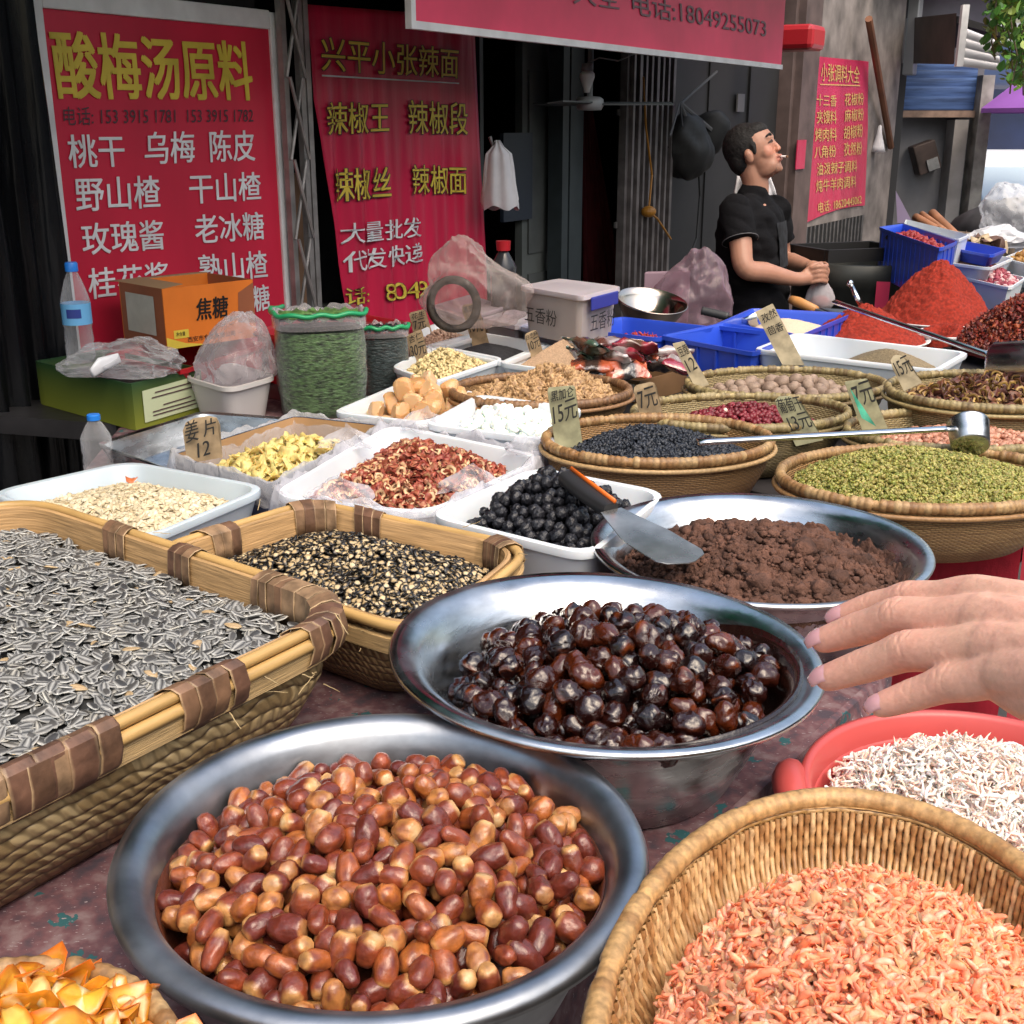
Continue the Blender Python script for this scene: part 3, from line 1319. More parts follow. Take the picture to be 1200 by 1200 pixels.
mb = MB()
c = S(760, 248, .03)
mb.ball(c, (.04, .03, .03), 14, 10)
mb.tube([c, S(770, 256, .03), S(778, 268, .03), S(786, 280, .02)], .006, 8)
mb.tube([c, S(764, 205, .02), S(757, 150, .02), S(754, 90, .02)], .006, 6)
tag(mb.build('hanging_plug', mat('amber_plastic', (.3, .13, .015), .4)), 'amber yellow plug hanging on its cord against the accordion gate', 'plug')
mb = MB()
fbox(mb, s_of(S(862, 120, -.09)), s_of(S(870, 120, -.09)), -.085, -.075, S(866, 131, -.09).z, S(866, 110, -.09).z)
tag(mb.build('light_switch', mat('grey_switch', (.12, .12, .125), .5)), 'pale grey switch plate on the dark wall above the vendor', 'switch')
mb = MB()
mb.tube([S(818, 178, .0), S(820, 230, .0), S(816, 280, .02), S(808, 300, .03), S(815, 312, .04), S(808, 330, .05), S(815, 350, .05)], .006, 6)
tag(mb.build('power_cord', m_black), 'thin black cord dangling under the hanging bags', 'cord')
mb = MB()
fbox(mb, s_of(S(913, 45, .2)), s_of(S(930, 45, .2)), .05, .4, S(920, 60, .2).z, S(920, 30, .2).z)
o = tag(mb.build('red_basin', mat('red_plastic', (.45, .02, .03), .35, coat=.3), bevel=.03), 'small red plastic basin hung on the wall past the signboard end', 'basin')

# pole, rag and channel on the pier
mb = MB()
mb.tube([S(1018, 22, .12), S(1044, 172, .03)], .028, 8)
tag(mb.build('wooden_pole', mat('brown_pole', (.17, .07, .035), .6, var=.3, vs=5)), 'thin brown wooden pole leaning on the concrete pier', 'pole')
mb = MB()
c = S(1030, 163, .04)
mb.lathe(c, [(.0, .11), (.014, .1), (.022, .04), (.05, -.06), (.062, -.1), (.03, -.085), (.0, -.08)], 11)
tag(mb.build('white_rag', m_cloth_w, smooth=True), 'small white rag tied to the pier beside the pole', 'rag')
mb = MB()
fbox(mb, 8.29, 8.42, .01, .1, 2.05, 4.2)
tag(mb.build('downpipe', mat('grey_zinc', (.3, .31, .33), .45, metal=.6), bevel=.01), 'grey metal downpipe at the corner of the concrete pier', 'pipe')

# ------------------------------------------------------------------ the shuttered shop beyond
YB = 11.0
t = thing('shuttered_shop', 'grey shop front with a half-raised blue roller shutter', 'building', W(1095, 280, YB))
xL, xR = W(1048, 200, YB).x, W(1146, 200, YB).x
zs = W(1095, 129, YB).z
mb = MB()
mb.box((xL, YB + .25, 0), (xR + .05, YB + .4, 4.5))
mb.build('wall', mat('sooty_grey_render', (.2, .2, .215), .85, var=.45, vs=1.5, detail=6), t)
mb = MB()
rows = []
n = 60
zt = W(1095, 72, YB).z
for i in range(n + 1):
    z = zs + (zt - zs) * i / n
    off = .006 * abs(math.sin(PI * (i / n) ** 1.3 * 5)) ** .35 + .01 * math.sin(i * .05)
    rows.append([(xL + .03, YB + .12 - off, z), (xR - .06, YB + .12 - off, z)])
mb.rings(rows, closed=False)
sh = mb.build('shutter', mat('blue_shutter_paint', (.06, .115, .27), .5, var=.5, vs=5, metal=.3, stretch=(.6, 1, 9)), t, smooth=True)
mb = MB()
mb.box((xL + .03, YB + .06, zs - .06), (xR - .06, YB + .13, zs - .004))
mb.build('bottom_rail', mat('rusty_rail', (.25, .17, .13), .6, var=.3, vs=12), sh)
mb = MB()
mb.box((xL - .05, YB, 0), (xL + .03, YB + .2, 4.5))
mb.build('left_post', mat('near_black_post', (.03, .03, .033), .6), t)
mb = MB()
xa, xb = W(1114, 200, YB).x, W(1130, 200, YB).x
mb.box((xa, YB + .02, 0), (xb, YB + .23, zs - .08))
mb.build('door_post', mat('grey_post', (.24, .23, .225), .8, var=.3, vs=4), t)
mb = MB()
mb.box((xR - .055, YB - .02, 0), (xR + .05, YB + .18, W(1140, 88, YB).z))
mb.build('right_post', mat('mottled_post', (.28, .27, .25), .8, var=.5, vs=7), t)
mb = MB()
mb.box((xL, YB - .3, W(1095, 30, YB).z + .4), (xR + .6, YB + .4, W(1095, 20, YB).z + .9))
mb.build('lintel', m_dark, t)
mb = MB()
c = W(1090, 185, YB)
rm = Matrix.Rotation(-.35, 3, 'Y')
mb.box((-.10, -.08, -.13), (.10, .08, .13), rot=rm, org=c + Vector((0, .15, 0)))
b0 = tag(mb.build('meter_box', mat('brown_box', (.045, .03, .027), .6, var=.5, vs=8), bevel=.01), 'tilted brown box hanging on the grey wall under the shutter', 'box')
mb = MB()
mb.box((-.02, -.1, -.12), (.08, -.083, -.02), rot=rm, org=c + Vector((0, .15, 0)))
mb.build('dial_plate', mat('pale_plate', (.2, .21, .22), .4, var=.3, vs=20), b0)

Yx = 9.6
t = thing('awning_box', 'projecting metal shutter box with pale corrugated end and brown side', 'box', W(1140, 60, Yx))
mb = MB()
A, B, C_, D = W(1119, 77, Yx), W(1172, 83, Yx), W(1170, 48, Yx), W(1124, 30, Yx)
n = 40
rows = []
for i in range(n + 1):
    f = i / n
    off = .012 * abs(math.sin(PI * f * 4)) ** .7
    rows.append([A.lerp(D, f) + Vector((0, -off, 0)), B.lerp(C_, f) + Vector((0, -off, 0))])
mb.rings(rows, closed=False)
mb.build('end_sheet', mat('pale_corrugated_sheet', (.55, .54, .57), .4, var=.1, metal=.2), t, smooth=True)
mb = MB()
E_, F_ = W(1058, 22, YB), W(1056, 74, YB)
Gt, Gb = W(1119, 13, Yx), W(1118, 75, Yx)
mb.obox(F_, E_ - F_, (0, .04, 0), Gb - F_)
for k in range(4):
    q = F_.lerp(E_, .2 + .18 * k)
    mb.obox(q + Vector((0, -.02, 0)), (0, 0, .05), (0, -.02, 0), (Gb - F_) * .9)
mb.build('side_sheet', mat('dark_brown_sheet', (.07, .045, .04), .6, var=.3, vs=5), t)
mb = MB()
mb.obox(Gb + Vector((0, -.06, -.02)), (.05, 0, 0), (0, .05, 0), (0, 0, Gt.z - Gb.z + .06))
mb.build('corner_bar', m_frame, t)
mb = MB()
mb.obox(D + Vector((0, .05, .02)), C_ - D + Vector((.1, 0, 0)), (0, 1.2, 0), (0, 0, .05))
mb.build('top_sheet', m_dark, t)

# ------------------------------------------------------------------ street at the right: van, parasol, creeper
Yv = 11.6
t = thing('parked_van', 'white van facing the market with sky in its windscreen', 'van', W(1230, 280, Yv))
xl = W(1139, 230, Yv).x
zr = W(1170, 186, Yv).z
wv = 1.75


def vsec(y, x0, x1, z0, z1, r=.1):
    return [(x0, y, z0), (x0, y, z1 - r), (x0 + r * .4, y, z1 - r * .3), (x0 + r, y, z1), (x1 - r, y, z1), (x1 - r * .4, y, z1 - r * .3), (x1, y, z1 - r), (x1, y, z0)]


zh = W(1170, 240, Yv).z
mb = MB()
mb.rings([vsec(Yv - .02, xl + .02, xl + wv - .02, .42, zh - .08), vsec(Yv, xl, xl + wv, .4, zh), vsec(Yv + .5, xl, xl + wv, .4, zr - .06), vsec(Yv + .62, xl, xl + wv, .38, zr + .02), vsec(Yv + 3.9, xl, xl + wv, .38, zr + .05), vsec(Yv + 4.0, xl + .05, xl + wv - .05, .45, zr - .1)], cap0=True, cap1=True)
body = mb.build('body', mat('white_van_paint', (.72, .74, .78), .3, coat=.5), t, auto=40)
mb = MB()
p0, p1 = Vector((xl + .1, Yv - .01, zh + .03)), Vector((xl + .16, Yv + .47, zr - .1))
mb.obox(p0 + Vector((0, .0, 0)), (wv - .2, 0, 0), (0, -.014, .014), p1 - p0 - Vector((.06, 0, 0)))
mb.build('windscreen', mat('windscreen_glass', (.45, .55, .62), .06, spec=.8, coat=1), t, bevel=.02)
for x in (xl + .28, xl + 1.0):
    mb = MB()
    mb.tube([Vector((x, Yv - .04, zh + .05)), Vector((x + .55, Yv - .02, zh + .08))], .014, 6)
    mb.build('wiper', m_black, t)
mb = MB()
mb.box((xl - .03, Yv - .12, .34), (xl + wv + .03, Yv - .025, .62))
mb.build('bumper', mat('black_bumper', (.02, .02, .022), .5), t, bevel=.03)
for x in (xl + .2, xl + wv - .2):
    mb = MB()
    mb.ball((x, Yv - .03, zh - .25), (.16, .05, .1), 16, 10)
    mb.build('headlight', mat('lamp_glass', (.6, .63, .66), .1, coat=1), t, smooth=True)
for x in (xl + .1, xl + wv - .1):
    for y in (Yv + .75, Yv + 3.1):
        mb = MB()
        mb.tube([(x - .1, y, .32), (x + .1, y, .32)], .32, 28)
        wq = mb.build('wheel', mat('tyre_rubber', (.02, .02, .02), .8), t)
        mb = MB()
        mb.tube([(x - .115, y, .32), (x + .115, y, .32)], .18, 20)
        mb.build('rim', m_iron, wq)

m_purp = mat('purple_canvas', (.32, .12, .5), .7, var=.12, vs=3)
Yp = 10.6
c = W(1290, 60, Yp)
rim = W(1150, 127, Yp)
zrim = rim.z
Rp = c.x - rim.x
t = thing('parasol', 'purple market parasol over the street by the van', 'parasol', (c.x, Yp, 0))
mb = MB()
rows = []
n = 8
for f, zz in ((1.0, zrim - .035), (1.0, zrim), (.7, zrim + .22), (.35, zrim + .43), (.02, zrim + .6)):
    rows.append([Vector((c.x + Rp * f * math.cos(2 * PI * k / n + .39 + PI / 8), Yp + Rp * f * math.sin(2 * PI * k / n + .39 + PI / 8), zz)) for k in range(n)])
mb.rings(rows)
mb.build('canopy', m_purp, t).modifiers.new('solid', 'SOLIDIFY').thickness = .004
mb = MB()
mb.tube([(c.x, Yp, 0), (c.x, Yp, zrim + .6)], .03)
mb.build('pole', m_iron, t)
for k in range(8):
    mb = MB()
    an = 2 * PI * k / 8 + .39 + PI / 8
    mb.tube([(c.x, Yp, zrim + .56), (c.x + Rp * .98 * math.cos(an), Yp + Rp * .98 * math.sin(an), zrim - .02)], .012, 6)
    mb.build('rib', m_iron, t)
mb = MB()
A, B = W(1146, 138, 14), W(1300, 130, 14)
mb.obox((A.x, 14, W(1150, 182, 14).z), (3, 0, 0), (0, 1.5, .5), (0, 0, .75))
tag(mb.build('blue_tarpaulin', mat('deep_blue_tarp', (.010, .018, .055), .5, var=.4, vs=2), bevel=.05), 'dark blue tarpaulin slung behind the purple parasol', 'tarpaulin')
mb = MB()
mb.box((6, 26, 0), (19, 34, 3.6))
bb = thing('distant_building', 'pale building far down the street behind the van', 'building', (12, 30, 0))
mb.build('wall', mat('pale_far_wall', (.4, .42, .45), .8, var=.15, vs=.5), bb)
mb = MB()
for i in range(6):
    mb.box((6.8 + i * 2.1, 25.93, 1.3), (7.9 + i * 2.1, 25.99, 2.7))
mb.build('windows', mat('far_glass', (.06, .07, .09), .15), bb)

# creeper hanging at the top right
t = thing('creeper_plant', 'leafy green creeper trailing down over the street corner', 'plant', W(1185, 50, 9.0))
leafc = [(.07, .2, .03), (.1, .26, .04), (.16, .3, .05), (.05, .14, .025), (.28, .36, .07)]
mb = MB()
ms = MB()
ms.cur = (.12, .09, .05)
for st in range(13):
    x = 1166 + st * 5.2
    bot = (70, 42, 60, 110, 95, 112, 100, 90, 112, 80, 95, 70, 60)[st]
    Y = 8.7 + R.random() * .5
    path = [W(x + R.uniform(-4, 4) * k / 3, -60 + (bot + 60) * k / 6, Y) for k in range(7)]
    ms.tube(path, .006, 5)
    for k in range(6):
        for q in range(13):
            p = path[k].lerp(path[k + 1], R.random()) + Vector((R.gauss(0, .035), R.gauss(0, .07), R.gauss(0, .03)))
            sz = R.uniform(.035, .07)
            rot = Matrix.Rotation(R.uniform(0, 6.3), 3, 'Z') @ Matrix.Rotation(R.uniform(.3, 1.5), 3, 'X') @ Matrix.Rotation(R.uniform(-.5, .5), 3, 'Y')
            cc = R.choice(leafc)
            sh = [(0, -.1, 0), (.5, .25, .1), (.42, .7, .06), (0, 1.15, -.08), (-.42, .7, .06), (-.5, .25, .1)]
            vs = [mb.vert(p + rot @ (Vector(v) * sz), cc) for v in sh]
            mid = mb.vert(p + rot @ (Vector((0, .5, -.03)) * sz), cc)
            for i in range(6):
                mb.face((vs[i], vs[(i + 1) % 6], mid))
mb.build('leaves', vmat('creeper_leaf', .45, sheen=0), t)
ms.build('stem', vmat('stem_bark', .7), t)

# canopies over the stall
t = thing('stall_awning', 'green canvas awning stretched from the shop fronts over the stall', 'awning', FP(1.5, .8, 0))
mb = MB()
rows = []
for k in range(13):
    f = k / 12
    rows.append([FP(-2.6 + 6.6 * f, .0, 2.95 + .03 * math.sin(k * 2)), FP(-2.6 + 6.6 * f, .8, 2.78 + .02 * math.sin(k * 2)), FP(-2.6 + 6.6 * f, 1.35, 2.62), FP(-2.6 + 6.6 * f, 1.36, 2.54)])
mb.rings(rows, closed=False)
o = mb.build('canvas', mat('green_canvas', (.03, .4, .22), .6), t, smooth=True)
o.modifiers.new('solid', 'SOLIDIFY').thickness = .003
mb = MB()
for s in (-2.5, .7, 3.9):
    mb.tube([FP(s, 0, 2.92), FP(s, 1.35, 2.59)], .018)
mb.tube([FP(-2.6, 1.34, 2.6), FP(4.0, 1.34, 2.6)], .018)
mb.build('frame', m_iron, t)

# unseen row of shops added behind the camera to block low sky light
t = thing('added_opposite_row', 'plain single-storey row of shops across the street behind the viewer', 'building', FP(2, 8, 0))
mb = MB()
fbox(mb, -14, 9, 8.5, 12, 0, 3.5)
mb.build('wall', mat('far_side_plaster', (.34, .33, .32), .85, var=.3, vs=1), t)
mb = MB()
fbox(mb, -13, 8.5, 7.2, 8.49, 2.7, 2.78)
mb.build('shop_awning', mat('faded_blue_awning', (.08, .12, .2), .7), t)
mb = MB()
for i in range(8):
    fbox(mb, -12.5 + i * 2.6, -10.6 + i * 2.6, 8.4, 8.48, .1, 2.4)
mb.build('black_panels', m_black, t)  # flat black slabs, the dark of shop doorways put into their colour
# ------------------------------------------------------------------ the stall tables
m_wood = mat('old_table_wood', (.12, .08, .05), .7, var=.4, vs=6)
m_oil = mat('dark_oilcloth', (.03, .028, .03), .4, var=.5, vs=6, bump=.3, bs=20)
m_redc = mat('red_felt_cloth', (.36, .012, .028), .85, var=.15, vs=30, bump=.25, bs=400)
LD = (Vector((.61, .79)))


def pattern_cloth():
    m, nt, b = _new('patterned_cloth')
    N, L = nt.nodes, nt.links
    tc = N.new('ShaderNodeTexCoord')
    mp = N.new('ShaderNodeMapping')
    mp.inputs['Rotation'].default_value = (0, 0, .91)
    L.new(tc.outputs['Object'], mp.inputs[0])
    n1 = N.new('ShaderNodeTexNoise')
    n1.inputs['Scale'].default_value = 42
    n1.inputs['Detail'].default_value = 5
    L.new(mp.outputs[0], n1.inputs['Vector'])
    r1 = N.new('ShaderNodeValToRGB')
    e = r1.color_ramp.elements
    e[0].position, e[0].color = .35, (.06, .042, .055, 1)
    e[1].position, e[1].color = .66, (.2, .135, .14, 1)
    x = e.new(.5); x.color = (.13, .058, .066, 1)
    L.new(n1.outputs[0], r1.inputs[0])
    v = N.new('ShaderNodeTexVoronoi')
    v.inputs['Scale'].default_value = 17
    v.inputs['Randomness'].default_value = .25
    n2 = N.new('ShaderNodeTexNoise')
    n2.inputs['Scale'].default_value = 90
    L.new(mp.outputs[0], n2.inputs['Vector'])
    ad = N.new('ShaderNodeMix'); ad.data_type = 'RGBA'
    ad.inputs[0].default_value = .02
    L.new(mp.outputs[0], ad.inputs[6]); L.new(n2.outputs[1], ad.inputs[7])
    L.new(ad.outputs[2], v.inputs['Vector'])
    lt = N.new('ShaderNodeMath'); lt.operation = 'LESS_THAN'; lt.inputs[1].default_value = .3
    L.new(v.outputs['Distance'], lt.inputs[0])
    m1 = N.new('ShaderNodeMix'); m1.data_type = 'RGBA'
    m1.inputs[7].default_value = (.02, .09, .1, 1)
    ml = N.new('ShaderNodeMath'); ml.operation = 'MULTIPLY'
    g2 = N.new('ShaderNodeMath'); g2.operation = 'GREATER_THAN'; g2.inputs[1].default_value = .5
    L.new(n2.outputs[0], g2.inputs[0])
    L.new(lt.outputs[0], ml.inputs[0]); L.new(g2.outputs[0], ml.inputs[1])
    L.new(ml.outputs[0], m1.inputs[0])
    L.new(r1.outputs[0], m1.inputs[6])
    # pale flecks woven diagonally
    wv = N.new('ShaderNodeTexNoise'); wv.inputs['Scale'].default_value = 1
    mp2 = N.new('ShaderNodeMapping'); mp2.inputs['Scale'].default_value = (170, 420, 170); mp2.inputs['Rotation'].default_value = (0, 0, .4)
    L.new(tc.outputs['Object'], mp2.inputs[0]); L.new(mp2.outputs[0], wv.inputs['Vector'])
    g3 = N.new('ShaderNodeMath'); g3.operation = 'GREATER_THAN'; g3.inputs[1].default_value = .69
    L.new(wv.outputs[0], g3.inputs[0])
    m2 = N.new('ShaderNodeMix'); m2.data_type = 'RGBA'; m2.inputs[7].default_value = (.3, .25, .26, 1)
    L.new(g3.outputs[0], m2.inputs[0]); L.new(m1.outputs[2], m2.inputs[6])
    L.new(m2.outputs[2], b.inputs['Base Color'])
    b.inputs['Roughness'].default_value = .75
    bp = N.new('ShaderNodeBump'); bp.inputs['Strength'].default_value = .3; bp.inputs['Distance'].default_value = .002
    L.new(wv.outputs[0], bp.inputs['Height']); L.new(bp.outputs[0], b.inputs['Normal'])
    return m


def slab(mb, pts, z0, z1):
    n = len(pts)
    mb.rings([[(p[0], p[1], z0) for p in pts], [(p[0], p[1], z1) for p in pts]], cap0=True, cap1=True)


l1, l2 = P(95, 556, T), P(-160, 650, T)
FT = [(-.25, .47), (.50, 1.44), (.585, 2.13), (-.70, 3.12), (-.93, 2.75), (l1.x, l1.y), (l2.x, l2.y), (-1.75, 1.0), (-1.0, .3)]
t = thing('front_table', 'long front trestle table carrying the basins and seed baskets', 'table', (-.4, 1.5, 0))
mb = MB()
slab(mb, FT, T - .045, T - .006)
mb.build('tabletop', m_wood, t)
for x, y in ((-.3, .6), (.38, 1.42), (.45, 2.0), (-.75, 2.8), (-1.5, 1.2), (-1.2, 2.0)):
    mb = MB()
    mb.box((x - .025, y - .025, 0), (x + .025, y + .025, T - .045))
    mb.build('leg', m_wood, t)
mb = MB()
slab(mb, [(x * 1.0, y) for x, y in FT], T - .005, T)
A, B = Vector((*FT[0], T)), Vector((*FT[1], T))
rows = []
nrm = Vector((.79, -.61, 0))
for dz, off in ((.002, -.004), (.0, .004), (-.03, .012), (-.12, .02), (-.3, .02)):
    rows.append([A.lerp(B, k / 60) + nrm * (off + .008 * math.sin(k * .7) * (dz < -.02)) + Vector((0, 0, dz)) for k in range(61)])
mb.rings(rows[::-1], closed=False)
tag(mb.build('tablecloth', pattern_cloth(), smooth=False), 'faded mauve tablecloth with teal flowers under the basins', 'tablecloth')

RT = [(.62, 2.13), (.87, 1.935), (2.2, 3.66), (3.6, 5.47), (4.0, 7.4), (3.0, 7.4), (1.6, 4.75), (1.35, 4.33), (.5, 4.25), (-.2, 3.95), (-.95, 3.3), (-1.35, 3.25), (-1.35, 2.9), (-.95, 2.79), (-.715, 3.135)]
t = thing('rear_table', 'rear trestle table topped with dark oilcloth under the price-tagged trays', 'table', (.6, 3.3, 0))
mb = MB()
slab(mb, RT, T - .045, T)
mb.build('tabletop', m_oil, t)
for x, y in ((.85, 2.0), (2.1, 3.6), (3.5, 5.4), (3.9, 7.2), (1.3, 4.2), (-.8, 3.2), (.3, 4.1)):
    mb = MB()
    mb.box((x - .025, y - .025, 0), (x + .025, y + .025, T - .045))
    mb.build('leg', m_wood, t)
# red cloth on the end of the rear table
mb = MB()
A, B = Vector((.605, 2.128, T)), Vector((.872, 1.92, T))
dd = (B - A).normalized()
n2 = Vector((-dd.y, dd.x, 0)) * -1
n2 = n2 if n2.y < 0 else -n2
rows = []
for dz, off in ((.004, -.25), (.005, 0), (-.002, .006), (-.3, .01), (-.62, .012)):
    rows.append([A.lerp(B, k / 30) + n2 * (off + .004 * math.sin(k * .5) * (dz < -.1)) + Vector((0, 0, dz)) for k in range(31)])
mb.rings(rows[::-1], closed=False)
C_ = B + LD.to_3d() * 1.4
rows = []
for dz, off in ((.002, 0), (-.3, .012), (-.62, .014)):
    rows.append([B.lerp(C_, k / 20) + Vector((.79, -.61, 0)) * (off) + Vector((0, 0, dz)) for k in range(21)])
mb.rings(rows[::-1], closed=False)
tag(mb.build('red_cloth', m_redc), 'plain red cloth hanging over the end of the rear table', 'tablecloth')

# ------------------------------------------------------------------ containers
m_tray = mat('milky_white_plastic', (.66, .7, .74), .38, var=.05, vs=8, sss=.15)
m_tray2 = mat('bluish_clear_plastic', (.5, .58, .64), .3, var=.08, vs=8, sss=.15)
m_steel = mat('brushed_steel', (.55, .56, .57), .27, metal=1, rvar=.13, vs=16, var=.3, stretch=(1, 1, 3), bump=.22, bs=13, detail=9)
m_steel2 = mat('dull_steel', (.33, .35, .38), .4, metal=1, rvar=.14, vs=15, var=.32, bump=.22, bs=13, detail=9)
m_rimw = vmat('bamboo_wrap', .5, bump=.35, bs=350, bd=.001, var=.3)
BAMB = [(.3, .17, .07), (.36, .22, .1), (.26, .14, .055), (.4, .26, .12), (.22, .11, .04)]
BAMG = [(.25, .2, .09), (.3, .23, .1), (.2, .15, .06), (.33, .26, .13), (.16, .11, .05)]


def tray(name, label, px, h, rad=.035, m=None, ins=.03, lip=.012, cat='tray', zb=None, tilt=None):
    zb = T if zb is None else zb
    o = quad_out(px, zb + h, rad)
    mb = MB()
    th = .0035
    prof = [(ins, zb + .001), (.006, zb + h - .014), (.005, zb + h - .012), (.0, zb + h - .012), (-.001, zb + h - .006), (0, zb + h), (.003, zb + h + .0015), (lip, zb + h), (lip + .003, zb + h - .006), (ins + .004, zb + .012), (ins + .02, zb + .005)]
    loft(mb, o, prof)
    ob = mb.build(name, m or m_tray, auto=50)
    tag(ob, label, cat)
    return o, zb + h


def wrapped_rim(mb, ring, r, pitch=.011, pal=BAMB, gap=.1, seed=1, squash=1.15, wav=1):
    """a rim bound with strips: one bulge and one colour per turn of the strip"""
    rr = random.Random(seed)
    n = len(ring)
    L = sum((ring[(i + 1) % n] - ring[i]).length for i in range(n))
    k = max(8, int(L / pitch))
    dense = []
    per = 4
    m = k * per
    acc, j = 0, 0
    seg = (ring[1] - ring[0]).length
    for i in range(m):
        tt = L * i / m
        while acc + seg < tt:
            acc += seg
            j += 1
            seg = (ring[(j + 1) % n] - ring[j % n]).length
        dense.append(ring[j % n].lerp(ring[(j + 1) % n], (tt - acc) / max(seg, 1e-9)))
    rad, cols = [], []
    for i in range(k):
        g = rr.random() < gap
        c = lerp3(rr.choice(pal), rr.choice(pal), rr.random())
        f = (.72 if wav == 1 else .85) if g else rr.uniform(1 - .07 * wav, 1 + .07 * wav)
        if g:
            c = tuple(min(1, x * 1.25) for x in c)
        for q, s in enumerate((.9, 1.0, 1.0, .93)):
            rad.append(r * f * (1 - (1 - s) * wav))
            cols.append(tuple(x * (.8 if q == 0 else 1) for x in c))
    mb.tube(dense, rad, 8, closed=True, cols=cols, flat=1 / squash, up=(0, 0, 1))


def round_basket(name, label, o, h, mwv, rimr=.010, pal=BAMB, ins=.05, seed=1, dip=0, zb=None, tilt=0, tdir=0, belly=.01):
    zb = T if zb is None else zb
    t = thing(name, label, 'basket', (cen(o).x, cen(o).y, zb))
    zr = zb + h
    mb = MB()
    pr = [(ins + .03, zb + .001), (ins, zb + .004), (ins * .62 - belly * .3, zb + h * .28), (ins * .25 - belly * .2, zb + h * .62), (.004, zr - .006), (.006, zr), (.010, zr - .004), (ins * .25 + .01, zb + h * .62), (ins * .62 + .01, zb + h * .28), (ins + .012, zb + .012), (ins + .05, zb + .008)]
    loft(mb, o, pr)
    mb.build('wall', mwv, t, auto=60)
    mb = MB()
    ring = [Vector((p.x, p.y, zr - .002)) for p in inset(o, .007)]
    wrapped_rim(mb, ring, rimr, pal=pal, seed=seed)
    ring = [Vector((p.x, p.y, zr - .017)) for p in inset(o, -.001)]
    mb.tube(ring, rimr * .45, 6, closed=True, cols=[R.choice(pal)] * len(ring))
    mb.build('rim', m_rimw, t, smooth=True)
    return zr


WV_T = weave('basket_weave_golden', .0065, .0036, (.26, .13, .04), (.44, .26, .1), (.07, .035, .012), twill=1)
WV_D = weave('basket_weave_brown', .0065, .0034, (.2, .105, .035), (.34, .195, .075), (.045, .024, .01), twill=1)
WV_G = weave('basket_weave_olive', .007, .004, (.18, .13, .055), (.32, .25, .12), (.05, .035, .015), twill=1)
WV_S = weave('seed_basket_twill', .009, .017, (.24, .16, .07), (.42, .31, .16), (.11, .075, .035), twill=.5, bd=.003, flat=1.1, slant=.75)
WV_M = weave('melon_basket_twill', .007, .013, (.2, .12, .05), (.36, .24, .12), (.1, .06, .03), twill=.5, bd=.003, flat=1.1, slant=.75)

# --- the big rectangular basket of sunflower seeds
HS = .165
zr = T + HS
B_ = P(432, 708, zr)
A_ = P(28, 578, zr)
d1 = (A_ - B_).normalized()
d2 = (P(24, 914, zr) - P(386, 737, zr)).normalized()
C_ = B_ + d2 * .78
D_ = A_ + d2 * .78
SO = rounded([A_, D_, C_, B_], [.1, .12, .12, .09], 120)
m_band = mat('flat_bamboo_band', (.42, .26, .12), .42, var=.32, vs=5, stretch=(3, 3, 60), bump=.3, bs=8, detail=6)
m_band2 = mat('pale_split_bamboo', (.5, .34, .16), .45, var=.35, vs=9, stretch=(2, 2, 90), bump=.6, bs=14, detail=6)
m_rod = mat('round_bamboo_rod', (.46, .29, .11), .38, var=.2, vs=6, stretch=(2, 2, 20))
m_wrap = vmat('brown_bark_wrap', .5, var=.45, bs=90, bump=.5, bd=.002)


